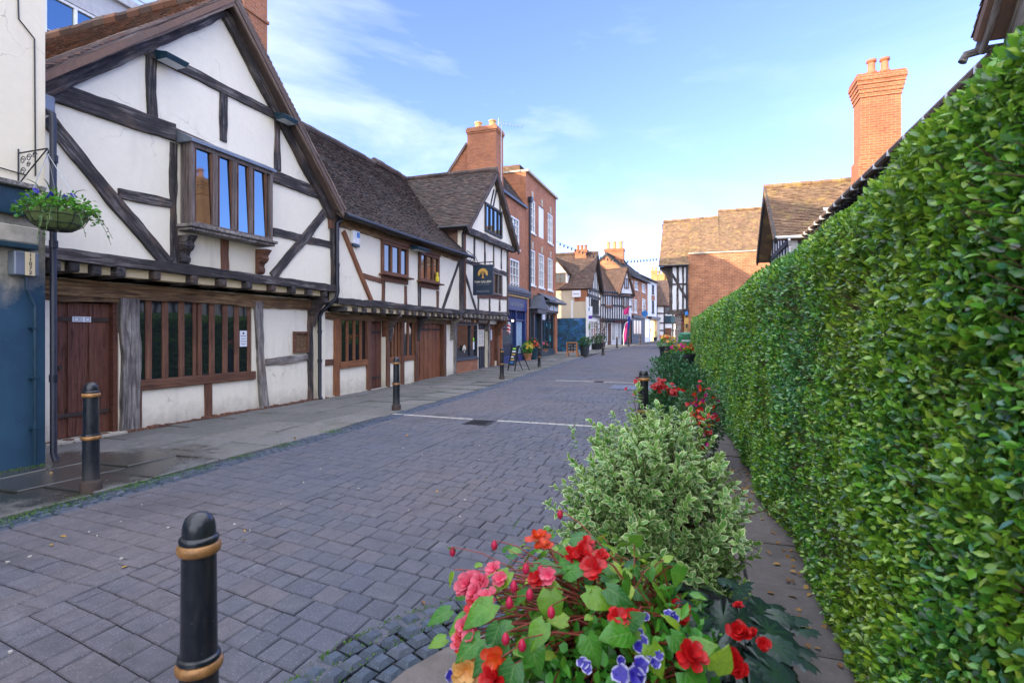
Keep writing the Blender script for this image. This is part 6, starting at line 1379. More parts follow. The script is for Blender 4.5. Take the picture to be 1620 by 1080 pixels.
# ---------------------------------------------------------------- street furniture
def bollard_parts(t, c, s=1.0, wd=1.0):
    x, y, z = c; t0 = t
    pr = [(.095, -.02), (.095, .105), (.088, .115), (.075, .125), (.073, .53)]
    m = MB(); m.lathe([(r * s, h * s) for r, h in [(.073, .11), (.072, .53)]], c, 28, cap=False)
    m.lathe([(r * s, h * s) for r, h in [(.081, .575), (.078, .587), (.068, .592), (.064, .955)]], c, 28, cap=False)
    m.lathe([(r * s, h * s) for r, h in [(.072, 1.0), (.074, 1.012), (.07, 1.02), (.062, 1.024), (.062, 1.045), (.058, 1.07), (.048, 1.09), (.03, 1.104), (.012, 1.108), (.001, 1.109)]], c, 28, cap=False)
    m.build('shaft', M['bollard'], t, smooth=True)
    m = MB(); m.lathe([(r * s, h * s) for r, h in pr[:4] + [(.073, .13)]], c, 28, cap=False); m.build('base_collar', M['rust'], t, smooth=True)
    for zc, r in ((.55, .072), (.978, .065)):
        m = MB(); k = .022; m.lathe([((r + k * .75 * math.sin(math.pi * i / 10)) * s, (zc - k * math.cos(math.pi * i / 10)) * s) for i in range(11)], c, 28, cap=False); m.build('gold_ring', M['gold'], t, smooth=True)
    if wd != 1.0:
        for ch in t.children:
            for q in ch.data.vertices: q.co.x *= wd; q.co.y *= wd
def bollards():
    G = 'black bollards with gold bands'
    x, y = at_ground(315, 1287); s = .908
    t = thing('bollard', 'black bollard with two gold bands, nearest, alone on the block paving in front', 'bollard', (x, y, 0), G); bollard_parts(t, (x, y, 0), s, .90)
    base = thing('bollard', 'black bollard on the kerb setts before the red-brown plank door', 'bollard', (*at_ground(144, 778), 0), G); bollard_parts(base, tuple(base.location))
    for px, py, sc, lab, z in ((627, 649, 1, 'black bollard on the left kerb before the two orange-brown doors', 0), (794, 602, .98, 'black bollard by the left kerb in front of the folding menu sign', .0), (853, 585, .93, 'black bollard beside the flower tubs of the tall brick house', 0),
                               (1018, 714, 1.0, 'black bollard on the right rising behind the variegated shrub', 0), (1054, 601, .95, 'black bollard standing left of the big dark planter with orange flowers', 0), (1063, 588, .9, 'black bollard half hidden between the dark planter and the green bin', 0)):
        c = copy_tree(base); X, Y = at_ground(px, py, z); c.location = (X, Y, gz(Y) * .5); c.scale = (sc,) * 3; c['label'] = lab
    for px, py, lab in ((954, 558, 'far small bollard before the white paned shop window'), (976, 551, 'far small bollard before the magenta banner'), (994.5, 547.5, 'far small bollard before the blue shop'), (1013, 545.5, 'farthest small bollard beside the blue tub of clipped box')):
        c = copy_tree(base); d = ray(px, py); tt = 33.5 if px < 960 else 43.5 if px < 980 else 48 if px < 1000 else 51.6; X, Y = d[0] * tt, d[1] * tt; c.location = (X, Y, gz(Y) + .02); c.scale = (1.05, 1.05, .82); c['label'] = lab; c['group'] = 'small dark far bollards'
bollards()
def pot(t, c, r, h, mat, taper=.72, rim=.05, soil=True):
    m = MB(); m.lathe([(r * taper, 0), (r * .97, h - rim), (r * 1.04, h - rim), (r * 1.06, h), (r * .97, h), (r * .93, h - .05), (.01, h - .05)], c, 36, cap=False); m.build('pot', mat, t, smooth=True)
    if soil: m = MB(); m.lathe([(r * .93, h - .045), (r * .5, h - .02), (.01, h - .015)], c, 20, cap=False); m.build('soil', M['soil'], t)
def blob_leaves(par, c, rx, ry, rz, n, L, W, mat, T=OVAL, name='foliage', shell_=.55, up=.3, lumps=.15, seed=0):
    d = norm(rnd(n)); q = np.cbrt(RG.uniform(shell_ ** 3, 1, n)); f = np.array([1 + lumps * 2 * noise.noise(Vector(v * 1.9 + seed)) for v in d])
    P = np.array(c) + d * np.array([rx, ry, rz]) * (q * f)[:, None]; keep = P[:, 2] > c[2] - rz * .97
    P, d = P[keep], d[keep]; k = len(P)
    return leafmesh(name, P, d + rnd(k, .55) + [0, 0, up], d + rnd(k, .45) + [0, 0, .5], L * RG.uniform(.65, 1.2, k), W * RG.uniform(.7, 1.15, k), T, mat, par)
def stems(par, c, n, spread, h, mat, r=.008, name='stem'):
    m = MB()
    for i in range(n): a = R.uniform(0, 6.28); q = Vector((math.cos(a), math.sin(a), 0)) * spread * R.uniform(.3, 1); m.tube([Vector(c), Vector(c) + q * .4 + Vector((0, 0, h * .5)), Vector(c) + q + Vector((0, 0, h))], [r, r * .8, r * .4], 5)
    return m.build(name, mat, par)
def furniture():
    # folding signs
    t = thing('folding_sign', 'black folding pavement sign with a green and yellow menu panel', 'sign', (-7.6, 21, .09)); Y = 20.6; X0, z = -7.15, .09
    a = at_y(806, 578, Y); b = at_y(828, 578, Y); X0, X1 = a.x - .05, b.x - .35
    m = MB()
    for x in (X0, X1): m.bar((x, Y - .05, z), (x + .12, Y + .1, z + 1.02), .04, .03); m.bar((x + .5, Y + .35, z), (x + .14, Y + .1, z + 1.02), .04, .03)
    m.build('frame', M['iron'], t)
    m = MB(); m.add([(X0 + .02, Y - .05, z + .22), (X1 - .02, Y - .05, z + .22), (X1 + .1, Y + .08, z + 1.0), (X0 + .14, Y + .08, z + 1.0), (X0 + .02, Y - .03, z + .22), (X1 - .02, Y - .03, z + .22), (X1 + .1, Y + .1, z + 1.0), (X0 + .14, Y + .1, z + 1.0)], MB.BF); m.build('panel', M['navy'], t)
    for k, (mm, w) in enumerate((('lime', .7), ('paper', .75), ('gold_ink', .8), ('paper', .6), ('gold_ink', .75), ('sky_blue', .7))):
        f = .93 - k * .14; y = Y - .052 + .13 * f; m = MB(); xx = X0 + .02 + .12 * f; W = X1 - X0 - .04; m.box(xx + .04, xx + W * w, y - .012, y - .004, z + .22 + .78 * f - .09, z + .22 + .78 * f - .03); m.build('menu_print', M[mm], t)
    t = thing('chalkboard_sign', 'orange framed chalkboard standing before the blue mural', 'sign', (-6.9, 31, .22)); Y = 31; a = at_y(896, 566, Y); b = at_y(913, 541, Y); x0, x1, zt, z0 = a.x, b.x, b.z, gz(31) + .02
    m = MB(); m.box(x0, x0 + .06, Y, Y + .05, z0, zt); m.box(x1 - .06, x1, Y, Y + .05, z0, zt); m.box(x0 + .06, x1 - .06, Y, Y + .05, zt - .06, zt); m.box(x0 + .06, x1 - .06, Y, Y + .05, z0 + .26, z0 + .32); m.bar((x0 + .03, Y + .5, z0), (x0 + .03, Y + .07, zt - .05), .05, .03); m.bar((x1 - .03, Y + .5, z0), (x1 - .03, Y + .07, zt - .05), .05, .03); m.build('frame', M['pine'], t)
    m = MB(); m.box(x0 + .06, x1 - .06, Y + .02, Y + .04, z0 + .32, zt - .06); m.build('board', M['chalk'], t); m = MB()
    for k in range(6):
        for j in range(3): q = x0 + .12 + j * .17; m.box(q, q + R.uniform(.05, .13), Y + .012, Y + .018, zt - .16 - k * .09, zt - .145 - k * .09)
    m.build('chalk_writing', M['paper'], t)
    # tubs on the left pavement
    def tub(name, label, cat, px, py, dep, r, h, mat, leaf, fl=None, fh=.35, n=300, pm=None):
        p = at_depth(px, py, dep); z = gz(p.y) + .02; c = (p.x, p.y, z); t = thing(name, label, cat, c); pot(t, c, r, h, mat); fc = (p.x, p.y, z + h + fh * .45); blob_leaves(t, fc, r * 1.15, r * 1.15, fh, n, .11, .07, leaf, DIAM, shell_=.2)
        for i in range(0 if not fl else 14):
            d = Vector((R.gauss(0, 1), R.gauss(-.5, 1), abs(R.gauss(.4, .7)))).normalized(); flower(t, Vector(fc) + Vector((d.x * r * 1.1, d.y * r * 1.1, d.z * fh)), d, .075, 5, 1, M[fl])
        return t
    tub('flower_tub', 'tub of yellow flowers against the brick pier', 'planter', 834.5, 575, 28.5, .24, .35, M['terracotta'], M['bedding'], 'p_yellow', .45); tub('flower_tub', 'dark green tub of mixed leaves just right of the yellow flowers', 'planter', 843, 574, 29.2, .3, .55, M['dark_teal'], M['dark_leaf'], 'p_orange', .4); tub('flower_tub', 'low tub of pink flowers under the dark shop window', 'planter', 856, 567, 33, .4, .4, M['terracotta'], M['dark_leaf'], 'p_pink', .35)
    tub('shrub_tub', 'large slate-grey tapered tub with bushy green shrub', 'planter', 925, 564, 32.5, .31, .62, M['plastic_grey'], M['glossy'], None, .34, 700)
    tub('shrub_tub', 'far dark tub with drooping purple-red plant', 'planter', 950, 551, 42, .4, .5, M['plastic_black'], M['dark_leaf'], None, .4, 400); tub('shrub_tub', 'far dark tub with low dark bush before the paned window', 'planter', 943, 552, 41, .36, .45, M['plastic_black'], M['dark_leaf'], None, .5, 400); tub('shrub_tub', 'far tub of green plants under the glowing shop', 'planter', 1034, 541, 64, .45, .45, M['plastic_grey'], M['bedding'], None, .5, 300)
    p = at_depth(950, 520, 42.3); t = thing('purple_shrub', 'far tall purple-leaved shrub beside the red fascia', 'shrub', (p.x, p.y, gz(42) + .5)); blob_leaves(t, p, .45, .4, .95, 500, .16, .05, M['purple_leaf'], DIAM, shell_=.1); m = MB(); m.tube([(p.x, p.y, gz(42) + .5), (p.x, p.y, p.z + .5)], .03, 6); m.build('trunk', M['twig'], t)
    for px, py, dep, r, lab in ((924.5, 516.5, 39.5, .38, 'round clipped green ball hanging at the arched doorway'), (1022, 523, 62, .55, 'round clipped box ball in a blue square tub')):
        p = at_depth(px, py, dep); t = thing('topiary_ball', lab, 'topiary', (p.x, p.y, p.z - r)); blob_leaves(t, p, r, r, r, 900, .09, .05, M['bedding'], DIAM, shell_=.8, lumps=.03); m = MB(); m.ball(p, r * .85, 14, 9); m.build('core', M['hedge_core'], t)
        m = MB()
        if dep > 50:
            z = gz(p.y); m.tube([(p.x, p.y, z + .8), (p.x, p.y, p.z)], .04, 6); m.build('trunk', M['twig'], t); m = MB(); m.box(p.x - .45, p.x + .45, p.y - .45, p.y + .45, z, z + .95); m.build('tub', M['sky_blue'], t, bevel=.03)
        else: m.tube([(p.x, p.y, p.z + r * .9), (p.x, p.y, p.z + r + .5), (p.x - .5, p.y + .3, p.z + r + .6)], .015, 5); m.build('hanger', M['iron'], t)
    # flags
    def cloth(par, name, a, b, c, d, mat, nx=10, ny=8, amp=.08, ph=0):
        a, b, c, d = map(Vector, (a, b, c, d)); m = MB(); nn = (b - a).cross(d - a).normalized()
        for j in range(ny + 1):
            for i in range(nx + 1):
                u, v = i / nx, j / ny; p = a.lerp(b, u).lerp(d.lerp(c, u), v) + nn * amp * u * math.sin(u * 7 + v * 2.2 + ph); m.v.append(tuple(p))
        for j in range(ny):
            for i in range(nx): k = j * (nx + 1) + i; m.f.append((k, k + 1, k + nx + 2, k + nx + 1))
        o = m.build(name, mat, par, smooth=True); s = o.modifiers.new('thick', 'SOLIDIFY'); s.thickness = .006; return o
    D = lambda px, py, t: at_depth(px, py, t)
    t = thing('flag', 'magenta flag slanting from the far timbered front', 'flag', D(991, 500, 49)); cloth(t, 'cloth', D(986, 491, 49), D(996, 484, 49), D(995, 496, 49), D(987, 498, 49), M['pink']); m = MB(); m.tube([D(993, 505, 50.5), D(996, 482, 49)], .025, 5); m.build('pole', M['white_paint'], t)
    t = thing('banner', 'tall magenta feather banner at the blue shop door', 'banner', D(990, 545, 49)); cloth(t, 'cloth', D(989, 512, 49), D(993.5, 509, 49), D(991.5, 540, 49), D(986, 543, 49), M['pink'], amp=.12); m = MB(); m.tube([D(987, 546, 49), D(986, 530, 49), D(989, 512, 49), D(993.5, 508.5, 49)], .03, 5); m.build('pole', M['white_paint'], t)
    t = thing('flag', 'dark blue drooping flag on the pole beside the magenta banner', 'flag', D(996, 507, 51)); cloth(t, 'cloth', D(992, 499, 51), D(998, 501, 51), D(996, 520, 51), D(993, 522, 51), M['royal'], amp=.12); m = MB(); m.tube([D(999, 506, 52), D(991, 498, 51)], .025, 5); m.build('pole', M['white_paint'], t)
    t = thing('union_flag', 'red white and blue union flag hanging by the end house', 'flag', D(1070, 496, 46)); o = Vector(D(1066, 489, 46)); ax = Vector((.52, .05, -.12)); dn = Vector((.22, 0, -1.1)); Fq = lambda u, v, d=0: tuple(o + ax * u + dn * (1 - v) + Vector((0, -.01 - d + .04 * math.sin(u * 6), 0)))
    m = MB(); m.quad(Fq(0, 0), Fq(1, 0), Fq(1, 1), Fq(0, 1)); m.build('cloth', M['royal'], t)
    for nm, mm, w, dd in (('white_cross', 'paper', .16, .012), ('red_cross', 'red_cloth', .09, .03)):
        m = MB()
        for (a, b, c, e) in ((0, 0, 1, 1), (0, 1, 1, 0), (.5, 0, .5, 1), (0, .5, 1, .5)):
            q = Vector((c - a, e - b)).normalized() * w * (1 if a == c or b == e else .7); n2 = (-q.y, q.x); m.quad(Fq(a + n2[0], b + n2[1], dd), Fq(a - n2[0], b - n2[1], dd), Fq(c - n2[0], e - n2[1], dd), Fq(c + n2[0], e + n2[1], dd)); dd += .003
        m.build(nm, M[mm], t)
    m = MB(); m.tube([o + Vector((-.1, .3, .3)), o + Vector((0, 0, .02)), o + dn], .02, 5); m.build('pole', M['white_paint'], t)
    # bunting lamps across the street
    a = D(880, 382, 36); b = D(1043, 408, 41); t = thing('string_lights', 'sagging string of small festoon bulbs across the far street', 'string lights', (a + b) / 2); m = MB(); pts = []
    for i in range(31): f = i / 30; p = a.lerp(b, f); p.z -= 1.1 * math.sin(math.pi * f) * .55; pts.append(p)
    m.tube(pts, .014, 5); m.build('cable', M['iron'], t)
    for p in pts[1:-1]:
        m = MB(); m.lathe([(.012, 0), (.03, -.03), (.055, -.1), (.045, -.16), (.005, -.19)], p, 8); m.build('bulb', M['lamp_glass'] if False else M['iron'], t, smooth=True)
    # bin, planters on the right
    p = D(1086, 545, 25.5); z = gz(p.y); X, Y = p.x, p.y; t = thing('litter_bin', 'green litter bin with white lettering band beyond the planter', 'bin', (X, Y, z)); w = .36
    zt = D(1086, 530, 25.5).z
    m = MB(); m.box(X - w, X + w, Y - .3, Y + .3, z + .02, zt); m.build('body', M['green_bin'], t, bevel=.06, seg=3); m = MB(); m.lathe([(w * .95, 0), (w * .9, .06), (w * .5, .13), (.02, .15)], (X, Y, zt), 20); m.build('lid', M['green_bin'], t, smooth=True)
    m = MB()
    for i in range(7): m.box(X - .2 + i * .06, X - .16 + i * .06, Y - .306, Y - .301, zt - .3, zt - .22)
    m.build('lettering', M['paper'], t)
    p = D(1080, 575, 16.6); c = (p.x, p.y, gz(p.y)); t = thing('planter', 'big round dark grey planter beside the hedge', 'planter', c); h = D(1080, 559, 16.6).z - c[2]; pot(t, c, .36, h, M['plastic_grey'], .7, .1)
    f = thing('begonia_plant', 'orange and pink begonias filling the big round dark grey planter', 'plant', (c[0], c[1], h + c[2])); blob_leaves(f, (c[0], c[1], c[2] + h + .08), .34, .34, .22, 500, .07, .05, M['bedding'], shell_=.2)
    for i in range(34):
        a = R.uniform(0, 6.28); r = R.uniform(.05, .36); flower(f, (c[0] + r * math.cos(a), c[1] + r * math.sin(a), c[2] + h + .10 + R.uniform(0, .22) * (1 - r)), (R.gauss(0, .5), -.8, .6), .06, 6, 2, M[R.choice(('p_orange', 'p_peach', 'p_orange', 'p_mag'))])
    p = D(1055, 545, 22); c = (p.x, p.y, gz(p.y)); t = thing('planter', 'small dark planter of yellow flowers left of the green bin', 'planter', c); h = D(1055, 548, 22).z - c[2]; pot(t, c, .3, h, M['plastic_black'], .7, .08); blob_leaves(t, (c[0], c[1], c[2] + h + .1), .34, .34, .25, 350, .09, .06, M['bedding'], DIAM, shell_=.2)
    for i in range(22): a = R.uniform(0, 6.28); r = R.uniform(.05, .34); flower(t, (c[0] + r * math.cos(a), c[1] + r * math.sin(a), c[2] + h + .18 + R.uniform(0, .25)), (R.gauss(0, .5), -.8, .6), .075, 6, 1, M[R.choice(('p_yellow', 'p_peach', 'p_orange'))])
    p = D(1086, 505, 36); t = thing('hanging_sign', 'yellow and blue hanging sign beside the timbered end of the sunlit house', 'sign', p); F = Fac((p.x - .5, p.y), (p.x + .5, p.y)); m = MB(); m.pbox(F.P, .37, .63, p.z - .3, p.z + .1, -.03, .03); m.build('board', M['gold_ink'], t); m = MB(); m.prism(F.P, [(.5 + .11 * math.cos(k * .45), p.z + .4 + .14 * math.sin(k * .45)) for k in range(14)], -.04, .04); m.build('disc', M['sky_blue'], t); m = MB(); m.tube([(p.x, p.y, p.z + .1), (p.x, p.y, p.z + 1.1), (p.x + .3, p.y + 2, p.z + 1.1)], .015, 5); m.build('arm', M['iron'], t)
furniture()
# ---------------------------------------------------------------- hedge and plants
HY = np.array([-3, 2.87, 4.2, 6.6, 19.9, 26.4]); HX = np.array([.82, .70, .645, .515, -.07, -.36])
def nz(a, b, c, s):
    return np.array([noise.noise(Vector((x * s, y * s, z * s))) for x, y, z in zip(a, b, c)])
def hedge():
    t = thing('hedge', 'tall clipped privet hedge running the whole right side of the path', 'hedge', (1.2, 12, 0))
    def prof(y, s):       # s metres up the face, over the rounded shoulder and across the top
        hx = np.interp(y, HY, HX); r = .26; z1 = np.interp(y, [1.3, 2.0, 2.4, 3.2, 6, 40], [2.20, 2.17, 2.10, 2.02, 1.99, 1.99]); a = np.clip((s - z1) / r, 0, math.pi / 2); fl = np.maximum(0, s - z1 - r * math.pi / 2)
        x = hx + .012 * np.minimum(s, z1) + r * (1 - np.cos(a)) + fl; z = np.minimum(s, z1) + r * np.sin(a)
        return x, z, -np.cos(a), np.sin(a)
    def zone(y0, y1, dens, L, W, T, smax=3.0, depth=.10, name='leaves'):
        n = int((y1 - y0) * smax * dens); y = RG.uniform(y0, y1, n); s = RG.uniform(.0, smax, n); x, z, nx, nzz = prof(y, s)
        b = .075 * nz(y, s, y * 0 + 3, .95) + .045 * nz(y, s, y * 0 + 9, 2.6) + .03 * nz(y, s, y * 0 + 5, 7); d = b - np.abs(RG.normal(0, depth * .5, n)) + .03
        d = np.where(z < .25, d - .05 * (1 - z / .25), d)
        P = np.stack([x + nx * d, y, z + nzz * d], 1); N0 = np.stack([nx, 0 * nx, nzz], 1)
        D = N0 * .55 + [0, 0, .35] + rnd(n, .55); N = N0 * .8 + [0, 0, .55] + rnd(n, .5)
        keep = (z > .03)
        leafmesh(name, P[keep], D[keep], N[keep], L * RG.uniform(.5, 1.4, n)[keep], W * RG.uniform(.75, 1.15, n)[keep], T, M['hedge_near'], t)
    zone(.7, 4.4, 13500, .033, .020, OVAL, 2.9, .14); zone(4.4, 10, 6800, .037, .023, DIAM, 2.7, .13); zone(10, 26.3, 2100, .06, .04, DIAM, 2.6, .12)
    n = 5200; z = RG.uniform(.05, 2.35, n); x = np.interp(26.3, HY, HX) + RG.uniform(0, 1.3, n)    # far end and
    leafmesh('leaves', np.stack([x, 26.35 + RG.normal(0, .06, n), z], 1), rnd(n) + [0, .3, .3], rnd(n) + [0, 1, .3], .08, .05, DIAM, M['hedge_near'], t)
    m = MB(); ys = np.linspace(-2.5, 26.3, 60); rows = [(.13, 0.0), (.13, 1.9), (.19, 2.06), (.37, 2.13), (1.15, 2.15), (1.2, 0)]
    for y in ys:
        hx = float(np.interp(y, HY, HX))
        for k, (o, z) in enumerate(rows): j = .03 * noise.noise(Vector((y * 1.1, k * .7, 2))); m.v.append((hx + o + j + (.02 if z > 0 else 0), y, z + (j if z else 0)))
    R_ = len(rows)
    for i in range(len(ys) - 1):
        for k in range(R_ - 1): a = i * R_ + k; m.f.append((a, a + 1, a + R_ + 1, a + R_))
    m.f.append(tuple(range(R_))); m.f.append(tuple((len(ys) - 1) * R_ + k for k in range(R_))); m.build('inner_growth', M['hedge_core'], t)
    m = MB()
    for i in range(2600):
        y = R.uniform(.9, 6) if i < 2200 else R.uniform(8, 16); s = R.uniform(.05, 2.3); x, z, a, b = [float(q) for q in prof(np.array(y), np.array(s))]
        p = Vector((x - a * .10, y, z - b * .1)); e = p + Vector((a * .15, R.uniform(-.12, .12), b * .12 + R.uniform(.03, .16))); 
        if s > 2.0: continue
        m.tube([p, p.lerp(e, .5) + Vector((0, 0, .01)), e], [.0035, .003, .0015], 4)
    m.build('twigs', M['twig'], t)
hedge()
EC, ER = Vector((-.36, 2.05, .43)), Vector((.60, .53, .39))
def on_dome(px, py, off=0.0, C=EC, Q=ER):
    d = Vector(ray(px, py)); o = Vector((0, 0, CAMZ)) - C; D = Vector((d.x / Q.x, d.y / Q.y, d.z / Q.z)); O = Vector((o.x / Q.x, o.y / Q.y, o.z / Q.z))
    A, B, Cc = D.dot(D), 2 * D.dot(O), O.dot(O) - (1 + off) ** 2; disc = B * B - 4 * A * Cc
    t = (-B - math.sqrt(disc)) / (2 * A) if disc > 0 else -B / (2 * A)
    p = Vector((0, 0, CAMZ)) + d * t; q = p - C; return p, Vector((q.x / Q.x ** 2, q.y / Q.y ** 2, q.z / Q.z ** 2)).normalized()
def front_planter():
    c = (-.15, 2.12, .016); t = thing('planter', 'big round black plastic flower tub in the foreground inside the ring of setts', 'planter', c); pot(t, c, .43, .46, M['plastic_black'], .74, .07)
    # begonias: arching red stems, broad leaves, double flowers
    b = thing('begonia_plant', 'arching begonia with pink, red and peach double flowers spilling left from the front tub', 'plant', (-.3, 2.05, .45)); root = Vector((-.25, 2.08, .44))
    fl = [(851.6, 854, 'p_orange', .05, 3), (741, 925, 'p_pink', .052, 3), (760, 924, 'p_pink', .045, 3), (752, 941, 'p_pink', .048, 3), (749, 962, 'p_red', .04, 2), (739, 994, 'p_pink', .045, 3), (735, 1019, 'p_red', .035, 2), (739, 1058, 'p_peach', .055, 2), (783, 1046, 'p_orange', .045, 2), (780, 1076, 'p_red', .05, 3), (921, 878, 'p_red', .045, 3), (938, 899, 'p_red', .045, 2), (907, 880, 'p_red', .04, 2), (951, 881, 'p_red', .03, 2), (928, 862, 'p_red', .035, 2), (780, 900, 'p_pink', .032, 2), (868, 910, 'p_pink', .035, 2), (978, 976, 'p_red', .035, 2), (1002, 974, 'p_red', .03, 2), (1093, 1037, 'p_red', .05, 4), (735, 1000, 'p_red', .035, 2), (768, 944, 'p_pink', .04, 2), (757, 957, 'p_pink', .038, 2), (733, 931, 'p_pink', .038, 2), (746, 1006, 'p_pink', .036, 2), (727, 1012, 'p_pink', .034, 2), (790, 917, 'p_pink', .032, 2), (862, 862, 'p_orange', .03, 2), (848, 915, 'p_red', .03, 2)]
    m = MB(); m2 = MB()
    def stem(mm, p, r=.006):
        a = root + Vector((R.uniform(-.15, .25), R.uniform(-.2, .2), 0)); k = a.lerp(p, .55) + Vector((0, 0, .06)); mm.tube([a, a.lerp(k, .5) + Vector((0, 0, .03)), k, p.lerp(k, .4) + Vector((0, 0, .02)), p], [r, r * .9, r * .75, r * .55, r * .4], 6)
    for px, py, mt, r, ly in fl:
        p, n = on_dome(px, py, .06); n = (n + (Vector((0, 0, CAMZ)) - p).normalized() * .6 + Vector((R.gauss(0, .25), R.gauss(0, .25), 0)))
        flower(b, p, n, r, R.choice((6, 7, 8)), min(ly, 3), M[mt], cup=R.uniform(.1, .4)); stem(m, p - n.normalized() * .004)
    for px, py in ((832, 899), (813, 927), (806, 953), (855, 903), (886, 813), (782, 862), (716, 872), (838, 940), (800, 1010), (826, 1020), (872, 968)):
        p, n = on_dome(px, py, .09); q = MB(); dn = Vector((R.uniform(-.3, .3), -.3, -1)).normalized(); q.lathe([(.001, -.022), (.010, -.014), (.0135, -.002), (.009, .012), (.002, .02)], p, 10); q.build('bud', M['p_pink'] if px < 900 else M['p_peach'], b, smooth=True); stem(m, p + Vector((0, 0, .02)), .004)
    for px, py in ((719, 900), (725, 1000)): p, n = on_dome(px, py, .08); stem(m, p, .006)
    m.build('flower_stem', M['stem_red'], b)
    P, D, N, L = [], [], [], []
    for px, py, dx, dz, l in ((871, 935, .1, -1, .12), (928, 935, .9, -.3, .11), (780, 955, -.8, -.4, .13), (895, 905, .6, .3, .09), (812, 835, .3, .8, .06), (845, 895, .8, .1, .11), (805, 905, -.6, -.5, .1), (905, 850, .8, .2, .1), (930, 1005, .3, -.8, .1), (760, 1010, -.8, -.5, .11), (790, 990, -.4, -.8, .1), (885, 890, .4, .2, .09), (840, 1010, .2, -.9, .12), (1000, 1000, -.7, .1, .12), (1062, 1003, .6, -.4, .09), (1085, 1025, .7, .3, .10), (1085, 1062, .5, -.6, .13), (1130, 1060, .3, .8, .10), (720, 870, -.5, .5, .05), (716, 905, -.3, -.8, .06), (712, 965, -.9, -.3, .1), (705, 1010, -.9, -.2, .07), (960, 930, .8, -.3, .1), (990, 985, .5, .5, .08), (815, 1050, -.3, -.9, .12), (862, 985, -.5, -.7, .1), (780, 1030, -.7, -.6, .1), (745, 975, -.8, -.3, .09), (1030, 1020, .3, -.8, .1)):
        p, n = on_dome(px, py, R.uniform(0, .07)); right = Vector((CT, ST, 0)); d = right * dx + Vector((0, 0, 1)) * dz - Vector((-ST, CT, 0)) * .35; P.append(tuple(p)); D.append(tuple(d)); N.append(tuple(n + (Vector((0, 0, CAMZ)) - p).normalized() * .5)); L.append(l)
    for i in range(560):
        a = R.uniform(0, 6.28); e = R.uniform(-.1, 1.35); q = Vector((math.cos(a) * math.cos(e), math.sin(a) * math.cos(e), math.sin(e))); s = R.uniform(.45, 1.0); p = EC + Vector((q.x * ER.x, q.y * ER.y, q.z * ER.z)) * s
        if p.x > -.02 or p.z < .22 or (p.y > 2.35 and p.x > -.4): continue
        P.append(tuple(p)); D.append((q.x + R.gauss(0, .5), q.y + R.gauss(0, .5), -.15 + R.gauss(0, .4))); N.append((q.x * .6 + R.gauss(0, .3), q.y * .6 + R.gauss(0, .3), 1)); L.append(R.uniform(.035, .085))
    L = np.array(L) * .95; leafmesh('leaves', P, D, N, L, L * .66, HEART, M['begonia'], b)
    m = MB()
    for p in P[29::2]: stem(m2, Vector(p), .004)
    m2.build('leaf_stem', M['stem_red'], b)
    # dark-leaved begonia on the right of the tub
    g = thing('begonia_plant', 'dark bronze-leaved begonia with scarlet flowers on the right side of the front tub', 'plant', (.1, 2.15, .45)); C2, Q2 = Vector((.06, 2.2, .4)), Vector((.34, .4, .24)); P, D, N, L = [], [], [], []; CAM = Vector((0, 0, CAMZ)); rt = Vector((CT, ST, 0))
    for px, py, dx, dz, l in ((1145, 955, -.2, -1, .16), (1165, 960, .3, -1, .13), (1188, 950, .7, -.6, .15), (1195, 985, 1, -.5, .17), (1105, 1000, -.6, -.7, .13), (1150, 1010, -.1, -1, .15), (1140, 1005, -.7, -.8, .16), (1190, 1035, .8, -.6, .19), (1205, 1015, 1, -.2, .13), (1120, 975, -.9, 0, .12), (1100, 960, -.8, .3, .1), (1210, 1050, 1, -.8, .13), (1130, 1045, -.6, -.7, .15), (1180, 1070, .2, -1, .16), (1160, 940, .2, .4, .12), (1130, 935, -.3, .3, .12), (1215, 970, .9, -.1, .1), (1100, 1060, -.5, -.8, .12)):
        p, n = on_dome(px, py, R.uniform(-.05, .05), C2, Q2); P.append(tuple(p)); D.append(tuple(rt * dx + Vector((0, 0, dz)) + Vector((ST, -CT, 0)) * .4)); N.append(tuple(n + (CAM - p).normalized() * .8)); L.append(l * .95)
    for i in range(70):
        a = R.uniform(0, 6.28); e = R.uniform(.0, 1.2); q = Vector((math.cos(a) * math.cos(e), math.sin(a) * math.cos(e), math.sin(e))); p = C2 + Vector((q.x * Q2.x, q.y * Q2.y, q.z * Q2.z)) * R.uniform(.5, .9); P.append(tuple(p)); D.append((q.x + R.gauss(0, .4), q.y + R.gauss(0, .4), 0)); N.append((q.x * .4, q.y * .4, 1)); L.append(R.uniform(.08, .13))
    L = np.array(L); leafmesh('leaves', P, D, N, L, L * .95, JAG, M['begonia_dark'], g)
    for px, py, r in ((1071, 960, .04), (1080, 977, .04), (1165, 997, .045), (1176, 1003, .04), (1189, 1008, .042), (1207, 1018, .035), (1155, 1036, .038), (1167, 1056, .055), (1160, 1046, .04), (1170, 961, .03), (1086, 966, .03)):
        p, n = on_dome(px, py, .12, C2, Q2); flower(g, p, n + (CAM - p).normalized() * .3 + Vector((R.gauss(0, .5), R.gauss(0, .5), 0)), r * .72, 5, 3, M['p_red'], cup=.5)
    # petunias
    u = thing('petunia_plant', 'violet and white striped petunias with small green leaves at the front of the tub', 'plant', (-.2, 1.8, .45)); C3, Q3 = Vector((-.25, 1.92, .36)), Vector((.46, .42, .34))
